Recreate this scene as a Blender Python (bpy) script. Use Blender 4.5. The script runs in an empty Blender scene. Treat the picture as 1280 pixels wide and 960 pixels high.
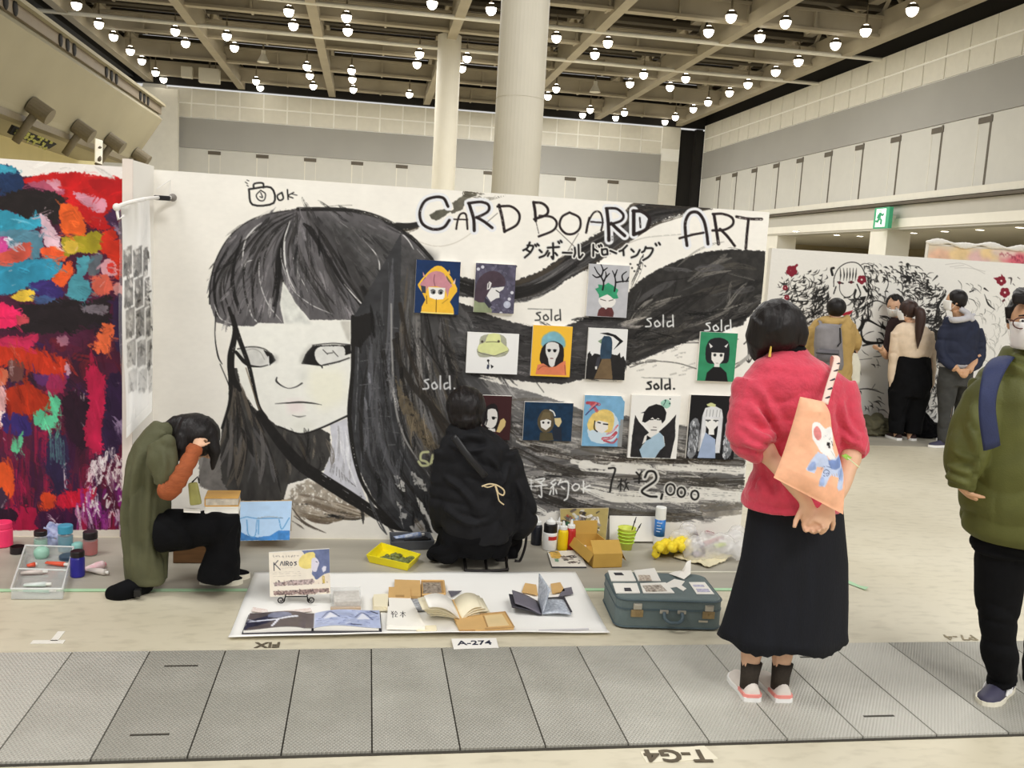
import bpy,bmesh,math,random
import numpy as np
from mathutils import Vector,Matrix,noise as mnoise

# ------------------------------------------------------------------ camera, world, lights, exposure
SC = bpy.context.scene
COL = SC.collection
H = 1.7
FPX = 1136.4
PITCH,ROLL,YAW = math.radians(7.536),math.radians(3.262),math.radians(9.304)

def _axes():
    cy,sy,cp,sp = math.cos(YAW),math.sin(YAW),math.cos(PITCH),math.sin(PITCH)
    f = Vector((sy * cp,cy * cp,-sp)); ri = Vector((cy,-sy,0)); up = ri.cross(f)
    return math.cos(ROLL) * ri + math.sin(ROLL) * up,-math.sin(ROLL) * ri + math.cos(ROLL) * up,f
AR,AU,AF = _axes()
cam_d = bpy.data.cameras.new('camera'); cam = bpy.data.objects.new('camera',cam_d); COL.objects.link(cam)
cam_d.sensor_width = 36; cam_d.lens = FPX / 1280 * 36; cam_d.clip_end = 300; cam_d.clip_start = 0.05
cam.matrix_world = Matrix(((AR.x,AU.x,-AF.x,0),(AR.y,AU.y,-AF.y,0),(AR.z,AU.z,-AF.z,H),(0,0,0,1)))
SC.camera = cam
SC.view_settings.view_transform = 'Standard'; SC.view_settings.look = 'None'
SC.view_settings.exposure = -0.11; SC.view_settings.gamma = 1.0; SC.view_settings.use_curve_mapping = False
W = bpy.data.worlds.new('hall_air'); SC.world = W; W.use_nodes = True
W.node_tree.nodes['Background'].inputs[0].default_value = (1.0,0.99,0.975,1)
W.node_tree.nodes['Background'].inputs[1].default_value = 0.74

def area(name,loc,size,power,col=(1,.99,.968),rot=(0,0,0)):
    d = bpy.data.lights.new(name,'AREA'); d.shape = 'SQUARE'; d.size = size; d.energy = power; d.color = col
    o = bpy.data.objects.new(name,d); COL.objects.link(o); o.location = loc; o.rotation_euler = rot
    return o
# groups of the hall's ceiling lamps that hang over and behind the camera
for loc_,size_,pow_ in (((-6,2,12.2),5,980),((4,-8,12.2),5,1500),((9.5,-2,12.2),5,900),((2,14,12.2),5,700),((14,18,12.2),6,1050),((2,34,12.2),10,2300),
                          ((13,40,12.2),10,1650),((-4,52,12.2),10,2500),((11,57,12.2),10,2100)):
    area('ceiling_lamps',loc_,size_,pow_)

# ------------------------------------------------------------------ helpers
def ray(x,y):
    return AR * ((x - 640) / FPX) - AU * ((y - 480) / FPX) + AF
def G(x,y,z=0.0):            # photo pixel -> point on the horizontal plane z
    d = ray(x,y); t = (z - H) / d.z; return Vector((d.x * t,d.y * t,z))
def P(x,y,Y):                # photo pixel -> point on the plane at depth Y
    d = ray(x,y); t = Y / d.y; return Vector((d.x * t,Y,H + d.z * t))
def PX(x,y,X):               # photo pixel -> point on the side plane x = X
    d = ray(x,y); t = X / d.x; return Vector((X,d.y * t,H + d.z * t))
def lin(c):
    c = np.asarray(c,float); return np.where(c <= .04045,c / 12.92,((c + .055) / 1.055) ** 2.4)
def srgb(r,g,b):
    return tuple(lin(np.array([r,g,b]) / 255.0)) + (1.0,)

_M = {}
def mat(name,rgb,rough=.6,var=.08,scale=12,bump=0.0,bscale=60,metal=0,spec=.4,alpha=1,emit=0,trans=0,stretch=(1,1,1),rgb2=None,sheen=0):
    if name in _M: return _M[name]
    m = bpy.data.materials.new(name); m.use_nodes = True; nt = m.node_tree; N = nt.nodes; L = nt.links
    b = N['Principled BSDF']; tc = N.new('ShaderNodeTexCoord'); mp = N.new('ShaderNodeMapping'); mp.inputs['Scale'].default_value = stretch
    L.new(tc.outputs['Object'],mp.inputs['Vector'])
    nz = N.new('ShaderNodeTexNoise'); nz.inputs['Scale'].default_value = scale; nz.inputs['Detail'].default_value = 4
    L.new(mp.outputs[0],nz.inputs['Vector'])
    cr = N.new('ShaderNodeValToRGB'); c = np.array(srgb(*rgb)[:3])
    a,z = (c * (1 - var),np.minimum(c * (1 + var),1)) if rgb2 is None else (c,np.array(srgb(*rgb2)[:3]))
    cr.color_ramp.elements[0].color = (*a,1); cr.color_ramp.elements[1].color = (*z,1)
    cr.color_ramp.elements[0].position = .3; cr.color_ramp.elements[1].position = .7
    L.new(nz.outputs['Fac'],cr.inputs['Fac']); L.new(cr.outputs[0],b.inputs['Base Color'])
    b.inputs['Roughness'].default_value = rough; b.inputs['Metallic'].default_value = metal
    b.inputs['Specular IOR Level'].default_value = spec; b.inputs['Alpha'].default_value = alpha
    if sheen: b.inputs['Sheen Weight'].default_value = sheen; b.inputs['Sheen Roughness'].default_value = .5
    if trans: b.inputs['Transmission Weight'].default_value = trans
    if emit:
        L.new(cr.outputs[0],b.inputs['Emission Color']); b.inputs['Emission Strength'].default_value = emit
    if bump:
        n2 = N.new('ShaderNodeTexNoise'); n2.inputs['Scale'].default_value = bscale; n2.inputs['Detail'].default_value = 3
        L.new(mp.outputs[0],n2.inputs['Vector'])
        bp = N.new('ShaderNodeBump'); bp.inputs['Strength'].default_value = bump; bp.inputs['Distance'].default_value = .01
        L.new(n2.outputs['Fac'],bp.inputs['Height']); L.new(bp.outputs[0],b.inputs['Normal'])
    _M[name] = m; return m

def paint_mat(name='brushed_paint',rough=.75):
    if name in _M: return _M[name]
    m = bpy.data.materials.new(name); m.use_nodes = True; nt = m.node_tree; N = nt.nodes; L = nt.links
    b = N['Principled BSDF']; at = N.new('ShaderNodeAttribute'); at.attribute_name = 'paint'
    nz = N.new('ShaderNodeTexNoise'); nz.inputs['Scale'].default_value = 90
    mx = N.new('ShaderNodeHueSaturation'); mr = N.new('ShaderNodeMapRange')
    mr.inputs['To Min'].default_value = .96; mr.inputs['To Max'].default_value = 1.04
    L.new(nz.outputs['Fac'],mr.inputs[0]); L.new(mr.outputs[0],mx.inputs['Value']); L.new(at.outputs['Color'],mx.inputs['Color'])
    L.new(mx.outputs[0],b.inputs['Base Color']); b.inputs['Roughness'].default_value = rough; b.inputs['Specular IOR Level'].default_value = .3
    _M[name] = m; return m

def wpos(o):
    v = Vector((0,0,0))
    while o is not None:
        v += o.location; o = o.parent
    return v
def tag(o,label=None,cat=None,group=None,kind=None):
    if label: o['label'] = label
    if cat: o['category'] = cat
    if group: o['group'] = group
    if kind: o['kind'] = kind
    return o
def thing(name,loc,label,cat,group=None):
    o = bpy.data.objects.new(name,None); COL.objects.link(o); o.location = loc; o.empty_display_size = .1
    return tag(o,label,cat,group)
def link(name,me,m,parent=None,smooth=True,label=None):
    if parent is not None: me.transform(Matrix.Translation(-wpos(parent)))
    o = bpy.data.objects.new(name,me); COL.objects.link(o)
    if parent is not None: o.parent = parent
    for q in (m if isinstance(m,(list,tuple)) else [m]): me.materials.append(q)
    if smooth: me.polygons.foreach_set('use_smooth',[True] * len(me.polygons))
    if label: o['label'] = label
    return o

class MB:
    """collects shapes in world coordinates and links them as ONE mesh object"""
    def __init__(s): s.bm = bmesh.new(); s.mi = 0
    def _mark(s,n0):
        if s.mi:
            s.bm.faces.ensure_lookup_table()
            for f in s.bm.faces[n0:]: f.material_index = s.mi
    def box(s,c,sz,rot=None,bev=0,taper=None):
        n0 = len(s.bm.faces)
        r = bmesh.ops.create_cube(s.bm,size=1); vs = r['verts']
        if taper:
            for v in vs:
                if v.co.z > 0: v.co.x *= taper[0]; v.co.y *= taper[1]
        M = Matrix.Translation(c) @ (rot.to_4x4() if rot is not None else Matrix()) @ Matrix.Diagonal((*sz,1))
        bmesh.ops.transform(s.bm,matrix=M,verts=vs)
        if bev:
            es = list({e for v in vs for e in v.link_edges})
            bmesh.ops.bevel(s.bm,geom=es,offset=bev,segments=2,affect='EDGES',profile=.6)
        s._mark(n0); return s
    def loft(s,rings,caps=True):
        n0 = len(s.bm.faces); R = [[s.bm.verts.new(p) for p in r] for r in rings]; n = len(R[0])
        for a,b in zip(R,R[1:]):
            for i in range(n): s.bm.faces.new((a[i],a[(i + 1) % n],b[(i + 1) % n],b[i]))
        if caps: s.bm.faces.new(R[0][::-1]); s.bm.faces.new(R[-1])
        s._mark(n0); return s
    def tube(s,pts,rad,n=12,side=None,caps=True):
        """rad: number, list of numbers or list of (a, b): half widths along and across 'side'"""
        pts = [Vector(p) for p in pts]; k = len(pts)
        if not isinstance(rad,(list,tuple)): rad = [rad] * k
        rad = [(r,r) if not isinstance(r,(list,tuple)) else r for r in rad]
        rings = []; prev = None
        for i,p in enumerate(pts):
            t = (pts[min(i + 1,k - 1)] - pts[max(i - 1,0)]).normalized()
            x = Vector(side) if side is not None else (prev if prev is not None else (Vector((1,0,0)) if abs(t.x) < .8 else Vector((0,1,0))))
            x = x - t * x.dot(t)
            if x.length < 1e-4: x = Vector((0,1,0)) - t * t.y
            x.normalize(); y = t.cross(x); prev = x
            rings.append([p + x * (math.cos(2 * math.pi * j / n) * rad[i][0]) + y * (math.sin(2 * math.pi * j / n) * rad[i][1]) for j in range(n)])
        return s.loft(rings,caps)
    def ball(s,c,r,seg=16,rot=None):
        n0 = len(s.bm.faces)
        if not isinstance(r,(list,tuple)): r = (r,r,r)
        M = Matrix.Translation(c) @ (rot.to_4x4() if rot is not None else Matrix()) @ Matrix.Diagonal((*r,1))
        bmesh.ops.create_uvsphere(s.bm,u_segments=seg,v_segments=max(6,seg // 2 + 1),radius=1,matrix=M)
        s._mark(n0); return s
    def lathe(s,c,prof,n=20,axis=None):
        """prof: (radius, height) pairs"""
        c = Vector(c); rot = Vector((0,0,1)).rotation_difference(Vector(axis)).to_matrix() if axis is not None else Matrix.Identity(3)
        return s.loft([[c + rot @ Vector((r * math.cos(2 * math.pi * j / n),r * math.sin(2 * math.pi * j / n),h)) for j in range(n)] for r,h in prof])
    def prism(s,pts,d):
        """polygon pts swept along vector d"""
        d = Vector(d); a = [Vector(p) for p in pts]
        return s.loft([a,[p + d for p in a]])
    def sheet(s,grid):
        n0 = len(s.bm.faces); V = [[s.bm.verts.new(p) for p in r] for r in grid]
        for a,b in zip(V,V[1:]):
            for i in range(len(a) - 1): s.bm.faces.new((a[i],a[i + 1],b[i + 1],b[i]))
        s._mark(n0); return s
    def build(s,name,m,parent=None,smooth=False,label=None,norm=True,bevel=0,solid=0):
        if norm: bmesh.ops.recalc_face_normals(s.bm,faces=s.bm.faces)
        me = bpy.data.meshes.new(name); s.bm.to_mesh(me); s.bm.free()
        o = link(name,me,m,parent,smooth,label)
        if solid:
            q = o.modifiers.new('solid','SOLIDIFY'); q.thickness = solid; q.offset = 0
        if bevel:
            q = o.modifiers.new('bevel','BEVEL'); q.width = bevel; q.segments = 2; q.limit_method = 'ANGLE'
        return o
    def skin(s,name,m,parent=None,voxel=.008,it=4,disp=None,label=None,sub=0):
        """one continuous surface over all the shapes collected"""
        bmesh.ops.recalc_face_normals(s.bm,faces=s.bm.faces)
        me = bpy.data.meshes.new(name); s.bm.to_mesh(me); s.bm.free()
        t = bpy.data.objects.new('skin_work',me); COL.objects.link(t)
        q = t.modifiers.new('r','REMESH'); q.mode = 'VOXEL'; q.voxel_size = voxel; q.use_smooth_shade = True
        q = t.modifiers.new('s','SMOOTH'); q.iterations = it; q.factor = .5
        dg = bpy.context.evaluated_depsgraph_get(); dg.update()
        m2 = bpy.data.meshes.new_from_object(t.evaluated_get(dg)); m2.name = name
        bpy.data.objects.remove(t); bpy.data.meshes.remove(me)
        if disp:
            n = len(m2.vertices); co = np.empty(n * 3); m2.vertices.foreach_get('co',co); co = co.reshape(-1,3)
            nr = np.empty(n * 3); m2.vertices.foreach_get('normal',nr); nr = nr.reshape(-1,3)
            m2.vertices.foreach_set('co',(co + nr * disp(co)[:,None]).ravel()); m2.update()
        m2.materials.clear()
        return link(name,m2,m,parent,True,label)
def creases(amp,fx,fz,seed=0,fy=None,p=2.5,base=.5):
    """sharp cloth creases and soft hollows for MB.skin"""
    def f(co):
        x = co[:,0] * fx + co[:,1] * (fy if fy is not None else fx); z = co[:,2] * fz; w = 1.2 * fbm(x * .5,z * .5,seed + 5,2)
        n = vn(x + w,z + w,seed) * .65 + vn(x * 2.1 - w,z * 1.7 + w,seed + 2) * .35
        return amp * (base * (fbm(x * .5,z * .5,seed + 9,2) - .5) - (1 - np.abs(2 * n - 1)) ** p * .8 + .25)
    return f
def rotz(a): return Matrix.Rotation(a,3,'Z')
def rotx(a): return Matrix.Rotation(a,3,'X')
def roty(a): return Matrix.Rotation(a,3,'Y')
def cr(pts,n=8,closed=False):
    """smooth curve through the points"""
    p = [np.asarray(q,float) for q in pts]
    if closed: p = [p[-1]] + p + [p[0],p[1]]
    else: p = [2 * p[0] - p[1]] + p + [2 * p[-1] - p[-2]]
    out = []
    for i in range(1,len(p) - 2):
        for k in range(n):
            t = k / n
            out.append(.5 * (2 * p[i] + (p[i + 1] - p[i - 1]) * t + (2 * p[i - 1] - 5 * p[i] + 4 * p[i + 1] - p[i + 2]) * t * t + (3 * p[i] - p[i - 1] - 3 * p[i + 1] + p[i + 2]) * t ** 3))
    if not closed: out.append(p[-2])
    return out
def catmull3(pts,n=6): return [Vector(q) for q in cr([tuple(p) for p in pts],n)]
RNG = np.random.default_rng(7)
_T = RNG.random((256,256))
def vn(x,y,seed=0):
    x = np.asarray(x,float) + seed * 17.31; y = np.asarray(y,float) + seed * 9.77
    i = np.floor(x).astype(int); j = np.floor(y).astype(int); fx = x - i; fy = y - j
    fx = fx * fx * (3 - 2 * fx); fy = fy * fy * (3 - 2 * fy)
    a = _T[i % 256,j % 256]; b = _T[(i + 1) % 256,j % 256]; c = _T[i % 256,(j + 1) % 256]; d = _T[(i + 1) % 256,(j + 1) % 256]
    return (a * (1 - fx) + b * fx) * (1 - fy) + (c * (1 - fx) + d * fx) * fy
def fbm(x,y,seed=0,o=4):
    s = 0; a = .5; t = 0
    for k in range(o): s = s + a * vn(x * 2 ** k,y * 2 ** k,seed + k); t += a; a *= .55
    return s / t
def folds(amp,fx,fz,seed=0,amp2=0):
    """cloth folds for MB.skin"""
    return lambda co: amp * (fbm(co[:,0] * fx + co[:,1] * fx * .8,co[:,2] * fz + co[:,1] * 2,seed,3) - .5) + (amp2 * (vn(co[:,0] * 40,co[:,2] * 40,seed + 3) - .5) if amp2 else 0)
ORD = ['first','second','third','fourth','fifth','sixth','seventh','eighth','ninth','tenth','eleventh','twelfth','thirteenth','fourteenth']
# ------------------------------------------------------------------ the hall
YB = 67.0
XR = P(877.8,159.8,YB).x
ZT = P(300,115.5,YB).z
def struct(o,label=None):
    o['kind'] = 'structure'
    if label: o['label'] = label
    return o
def floor_mat():
    m = bpy.data.materials.new('cream_concrete'); m.use_nodes = True; nt = m.node_tree; N = nt.nodes; L = nt.links; b = N['Principled BSDF']
    tc = N.new('ShaderNodeTexCoord'); n1 = N.new('ShaderNodeTexNoise'); n1.inputs['Scale'].default_value = 1.1; n1.inputs['Detail'].default_value = 6
    n2 = N.new('ShaderNodeTexNoise'); n2.inputs['Scale'].default_value = 9; n2.inputs['Detail'].default_value = 8
    mp = N.new('ShaderNodeMapping'); mp.inputs['Scale'].default_value = (1,2.4,1)
    L.new(tc.outputs['Object'],n1.inputs['Vector']); L.new(tc.outputs['Object'],mp.inputs['Vector']); L.new(mp.outputs[0],n2.inputs['Vector'])
    r1 = N.new('ShaderNodeValToRGB'); r1.color_ramp.elements[0].position = .3; r1.color_ramp.elements[1].position = .7
    r1.color_ramp.elements[0].color = srgb(202,193,168); r1.color_ramp.elements[1].color = srgb(217,209,186)
    r2 = N.new('ShaderNodeValToRGB'); r2.color_ramp.elements[0].position = .28; r2.color_ramp.elements[1].position = .5
    r2.color_ramp.elements[0].color = (.62,.6,.56,1); r2.color_ramp.elements[1].color = (1,1,1,1)
    mx = N.new('ShaderNodeMix'); mx.data_type = 'RGBA'; mx.blend_type = 'MULTIPLY'; mx.inputs[0].default_value = .4
    L.new(n1.outputs['Fac'],r1.inputs[0]); L.new(n2.outputs['Fac'],r2.inputs[0]); L.new(r1.outputs[0],mx.inputs[6]); L.new(r2.outputs[0],mx.inputs[7])
    L.new(mx.outputs[2],b.inputs['Base Color']); b.inputs['Roughness'].default_value = .42; b.inputs['Specular IOR Level'].default_value = .35
    return m
f = MB().sheet([[(-40,-8,0),(45,-8,0)],[(-40,YB + 1,0),(45,YB + 1,0)]]).build('floor',floor_mat()); struct(f)

m_panel = mat('hall_wall_panel',(221,217,205),.7,.03,3)
m_joint = mat('hall_wall_joint',(254,252,246),.7,.02,3)
m_band = mat('hall_grey_band',(160,158,153),.75,.05,.25)
m_pale = mat('hall_pale_wall',(198,196,189),.7,.02,2)
m_vent = mat('vent_dark',(92,84,72),.6)
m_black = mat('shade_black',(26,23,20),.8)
m_truss = mat('truss_paint',(160,150,130),.6,.12,.5)
m_trussd = mat('truss_dark',(84,76,63),.7,.15,.5)
m_deck = mat('roof_deck',(44,39,33),.85,.3,.3)

def panel_wall(axis,fixed,u0,u1,out,z0,zb0,zb1,ztop,us,slits,sm=4):
    """a hall wall: tile panels over a grey band over pale panels with slits; axis 0: runs along x at y=fixed, 1: along y at x=fixed"""
    b = MB()
    def bx(ua,ub,za,zb,d0,d1,mi):
        b.mi = mi; c = (ua + ub) / 2; q = fixed + out * (d0 + d1) / 2
        if axis == 0: b.box((c,q,(za + zb) / 2),(ub - ua,abs(d1 - d0),zb - za))
        else: b.box((q,c,(za + zb) / 2),(abs(d1 - d0),ub - ua,zb - za))
    bx(u0,u1,z0,ztop,-.5,0,1)
    zm = (zb1 + ztop) / 2
    for a,c in zip(us,us[1:]):
        for za,zb in ((zb1 + .06,zm - .05),(zm + .05,ztop - .02)): bx(a + .05,c - .05,za,zb,0,.05,0)
    bx(us[0] if axis == 0 else u0,us[-1],zb0,zb1,0,.08,2)
    bx(us[0] if axis == 0 else u0,us[-1],z0,zb0 - .03,0,.06,3)
    for sl in slits:
        bx(sl - .07,sl + (.06 if sm == 4 else .0),z0 + .35,zb0 - .06,.06,.07,sm); bx(sl - .1,sl + .75,zb0 - .36,zb0 - .12,.06,.09,4)
        bx(sl + .70,sl + .73,z0 + .35,zb0 - .3,.06,.07,0)
    return b
zb1 = P(500,168,YB).z; zb0 = P(500,204,YB).z
x0 = P(209,140,YB).x; sp = (P(388.5,140,YB).x - x0) / 6
us = [x0 + sp * i for i in range(int((P(823,210,YB).x - x0) / sp + .6) + 1)]
xl,xr = P(178,106,YB).x,P(851.4,161,YB).x
b = panel_wall(0,YB,xl,xr,-1,0,zb0,zb1,ZT,us,[P(x,195,YB).x for x in (262,322,382,441,497,607,709,763)],0)
for za in np.arange(zb0 - .1,3,-1.75):
    for ua,ub in ((us[-1],xr),(xl,us[0])): b.mi = 0; b.box(((ua + ub) / 2,YB - .03,za + .85),(ub - ua - .1,.06,1.65))
for ua,ub in ((us[-1],xr),(xl,us[0])): b.mi = 0; b.box(((ua + ub) / 2,YB - .03,(zb1 + ZT) / 2 + .3),(ub - ua - .1,.06,1.6))
struct(b.build('wall_back',[m_panel,m_joint,m_band,m_pale,m_vent]))
rz1 = PX(1280,70,XR).z; rz0 = PX(1280,132,XR).z; rzt = PX(1266,10,XR).z; rzl = PX(1280,241,XR).z
ys = [YB - .9 - sp * i for i in range(30)]
slits = [PX(x,y,XR).y for x,y in ((1242,141),(1180.3,158),(1127,172),(1080.6,185),(1041,193),(1005,200),(974.8,208),(947,214),(922,220),(901,226))]
slits += [2 * slits[0] - slits[1] - 0.0,3 * slits[0] - 2 * slits[1]]
b = panel_wall(1,XR,YB - .9 - sp * 29,YB - .6,-1,rzl,rz0,rz1,rzt,ys[::-1],slits)
b.mi = 4; b.box((XR - .12,45,rzl + .02),(.5,60,.12))
b.mi = 0; b.box((XR - .1,45,rzl + .28),(.3,60,.3))
struct(b.build('wall_right',[m_panel,m_joint,m_band,m_pale,m_vent]))
# fascia under the right wall, recess behind it, its ceiling and piers
zf = PX(963.7,295,XR).z
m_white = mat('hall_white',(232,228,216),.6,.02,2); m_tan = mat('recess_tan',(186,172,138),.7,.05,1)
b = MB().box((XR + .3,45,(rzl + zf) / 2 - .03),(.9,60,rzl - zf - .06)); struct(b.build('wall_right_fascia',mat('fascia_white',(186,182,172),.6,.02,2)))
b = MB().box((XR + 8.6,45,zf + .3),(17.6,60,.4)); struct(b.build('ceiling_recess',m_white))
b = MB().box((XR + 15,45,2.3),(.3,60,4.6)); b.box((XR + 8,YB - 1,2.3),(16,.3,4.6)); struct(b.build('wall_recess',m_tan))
for k,(xa,xb) in enumerate(((1090,1138),(962,985))):
    pa,pb = PX(xa,300,XR),PX(xb,300,XR); w = abs(pa.y - pb.y)
    yc = pb.y if k == 0 else pb.y
    b = MB().box((XR + .5,yc + w * .78,zf / 2),(1.2,1.5,zf)); 
    b.box((XR + .55,yc + w * .78,.15),(1.26,1.56,.3)); struct(b.build('column_pier',m_white))
m_lamp = mat('lamp_glow',(255,248,232),.4,0,3,emit=12)
m_sign = mat('exit_green',(60,150,110),.5,.03,5,emit=.35); m_signw = mat('exit_white',(240,245,238),.5,0,5,emit=.6)
for k,(px,py) in enumerate(((995,289),(1020,291.5),(1046,293.5),(1075,295),(1142,291),(1181,289),(1225,287),(1275,284))):
    p = G(px,py,zf - .0); p = G(px,py,zf + .08)
    t = thing('recessed_downlight',(p.x,p.y,zf + .1),f'small round downlight in the recess ceiling, {ORD[k]} from the big black and white mural','light','recess downlights')
    MB().lathe((p.x,p.y,zf + .06),[(.16,0),(.22,0),(.22,.04),(.16,.04)]).build('trim_ring',m_white,t)
    MB().lathe((p.x,p.y,zf + .05),[(.02,0),(.17,.01),(.17,.04),(.02,.05)]).build('bulb',m_lamp,t)
# exit sign hanging on the pier
a,c = PX(1093,260,XR - .8),PX(1109,285,XR - .8)
t = thing('exit_sign',((a + c) / 2),'green and white running figure EXIT sign hanging on the pale pier','sign')
w = abs(a.y - c.y); h = a.z - c.z; cx = (a + c) / 2
MB().box(cx + Vector((.12,0,0)),(.2,w,h),bev=.02).build('housing',m_sign,t); MB().box(cx + Vector((.5,0,.0)),(.75,w * .3,h * .3)).build('bracket',m_white,t)
b = MB().box(cx + Vector((.0,0,0)),(.03,w * .62,h * .86)); b.build('face_plate',m_signw,t)
b = MB(); q = lambda u,v: cx + Vector((-.03,-u * w * .3,v * h * .42))
for pl,r in (([(0,.75),(0,.78)],.13),([(.05,.55),(-.15,.0)],.1),([(-.15,0),(.35,-.3),(.3,-.75)],.07),([(-.15,0),(-.5,-.45),(-.8,-.35)],.07),([(.05,.5),(.5,.25),(.7,.45)],.05),([(.05,.5),(-.4,.35),(-.6,.0)],.05)):
    b.tube([q(*p) for p in pl],r * w * .6,6)
b.build('running_figure',m_sign,t)

# columns of the hall
m_colw = mat('column_paint',(214,208,192),.55,.02,1.5)
def column(px0,px1,py,Y,ztop,jt):
    a,c = P(px0,py,Y),P(px1,py,Y); x = (a.x + c.x) / 2; r = abs(c.x - a.x) / 2
    b = MB().lathe((x,Y,0),[(r,0),(r,jt - .02),(r * .985,jt - .02),(r * .985,jt + .02),(r,jt + .02),(r,ztop)],40)
    struct(b.build('column',m_colw,smooth=False))
    b = MB().lathe((x,Y,0),[(r * 1.02,0),(r * 1.02,.25),(r,.26)],40); struct(b.build('column_base_trim',m_panel))
    return x,r
cx1,r1 = column(626.5,686.8,5,22.6,13.2,P(655,126,22.6).z)
cx2,r2 = column(546.5,576,70,47.2,12.75,6.3)

# ceiling: girders, roof deck, ducts, lamps
ZB = 12.6
b = MB(); b.box((4,34,17.6),(60,84,.2)); struct(b.build('ceiling',m_deck))
b = MB()
for Y in np.arange(14.4,YB,1.575):
    b.box((4,Y,15.2 + .5 * math.sin(Y)),(58,.18,.5))
for Y in np.arange(15.5,YB,3.15):
    b.tube([(-24,Y,14.4),(30,Y,14.4)],.28,8)
struct(b.build('ceiling_purlins',m_trussd))
for Y in np.arange(14.4 - 6.3,YB,6.3):
    yy = Y + .0
    b = MB(); b.box((4,yy,ZB + .45),(37,.5,.8)); b.box((4,yy - .38,ZB + .05),(37,.1,.12)); b.box((4,yy - .38,ZB + .85),(37,.1,.12))
    for x in np.arange(-12,22,3.1):
        b.box((x,yy,ZB + .45),(.1,.8,.86))
    struct(b.build('beam_cross',m_truss))
for x in (-15,-9,-2.9,3.65,10.1,16.1,22.3):
    b = MB(); b.box((x,38,ZB + .12),(.46,58,.5)); b.box((x,38,ZB + .75),(.22,58,.8)); b.box((x,38,ZB + 1.9),(.5,58,.35))
    for y in np.arange(12,66,3.15):
        b.tube([(x,y,ZB + .3),(x,y + 1.57,ZB + 1.9)],.1,6); b.tube([(x,y + 3.15,ZB + .3),(x,y + 1.57,ZB + 1.9)],.1,6)
    struct(b.build('beam_long',m_truss))
for x in (-5.9,.4,6.9,13.1,19.2):
    b = MB()
    for y in (20.7,27,33.3,39.6):
        b.tube([(x - 2.6,y,ZB + .6),(x,y + 3.1,ZB + 3)],.16,6); b.tube([(x + 2.6,y,ZB + .6),(x,y + 3.1,ZB + 3)],.16,6)
    struct(b.build('ceiling_brace',m_trussd))
b = MB()
for Y in (42.6,30.1,48.9): b.tube([(-18,Y,ZB - .1),(26,Y,ZB - .1)],.1,8)
struct(b.build('ceiling_pipe',m_panel))
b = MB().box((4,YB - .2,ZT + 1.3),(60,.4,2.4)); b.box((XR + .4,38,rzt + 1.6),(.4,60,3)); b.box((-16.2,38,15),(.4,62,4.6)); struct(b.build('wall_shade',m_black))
# dark gap between the walls at the corner
b = MB().box((xr + 1.2,YB + .3,ZT / 2),(2.4,.3,ZT)); b.box((XR - .35,YB - .3,ZT / 2),(.5,.5,ZT)); struct(b.build('wall_corner',m_black))

m_shade = mat('lamp_shade',(120,110,92),.4,.05,5,metal=.3)
def lamp_parts(root):
    p = root.location
    MB().lathe(p,[(.03,.62),(.05,.6),(.05,.2),(.2,.14),(.26,-.02),(.25,-.02),(.19,.12),(.04,.16)]).build('lamp_shade',m_shade,root)
    MB().tube([p + Vector((0,0,.55)),p + Vector((0,0,1.0))],.025,6).build('stem',m_shade,root)
    MB().ball(p + Vector((0,0,-.05)),(.23,.23,.27),12).build('bulb',m_lamp,root,smooth=True)
LX = [-13.9,-10.2,-7.65,-4.0,-1.4,2.3,4.85,8.5,11.05,14.75,17.2,20.9]
LY = {34.85: [11],38.3: [9,10,11],40.9: [5,6,9,10,11],44.6: [3,4,7,8,11],47.2: [0,3,4,8,11],50.8: [0,1,2,5,6,9,10,11],53.5: [0,1,2,5,6,9,10,11],
      57.0: [0,3,4,8,11],59.7: [0,3,4,8,11],63.3: [0,1,2,3,4,5,9,10,11],65.6: [0,2,9,10,11]}
proto = None
for j,(Y,cs) in enumerate(sorted(LY.items(),reverse=True)):
    for i,k in enumerate(cs):
        lab = f'lit spotlight under the hall ceiling, {ORD[j]} row from the far wall, {ORD[i]} from the gallery'
        t = thing('ceiling_spotlight',(LX[k],Y,ZB),lab,'light','ceiling spotlights')
        if proto is None: lamp_parts(t); proto = t
        else:
            for ch in proto.children:
                c = ch.copy(); COL.objects.link(c); c.parent = t
# small horn speaker / floodlight boxes on the ceiling
for px,py,what in ((329,71,'over the near end of the grey band'),(744,109,'between the two bright lamps beside the column')):
    p = G(px,py,ZB); t = thing('ceiling_speaker',p,f'small pale horn speaker under the ceiling {what}','speaker')
    MB().lathe(p,[(.3,-.3),(.34,-.3),(.12,.15),(.12,.35)]).build('horn',m_colw,t); MB().tube([p + Vector((0,0,.3)),p + Vector((0,0,.8))],.05,6).build('bracket',m_shade,t)
p = G(262,95,ZB); t = thing('ceiling_projector',p,'boxy pale floodlight unit under the ceiling near the gallery end','light fixture')
MB().box(p + Vector((0,0,0)),(1.3,.6,.9),bev=.05).build('housing',m_colw,t); MB().box(p + Vector((0,0,.7)),(.1,.1,.8)).build('bracket',m_shade,t)
MB().box(p + Vector((-1.4,0,.1)),(.7,.4,.7),bev=.04).build('control_box',m_colw,t)

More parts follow.
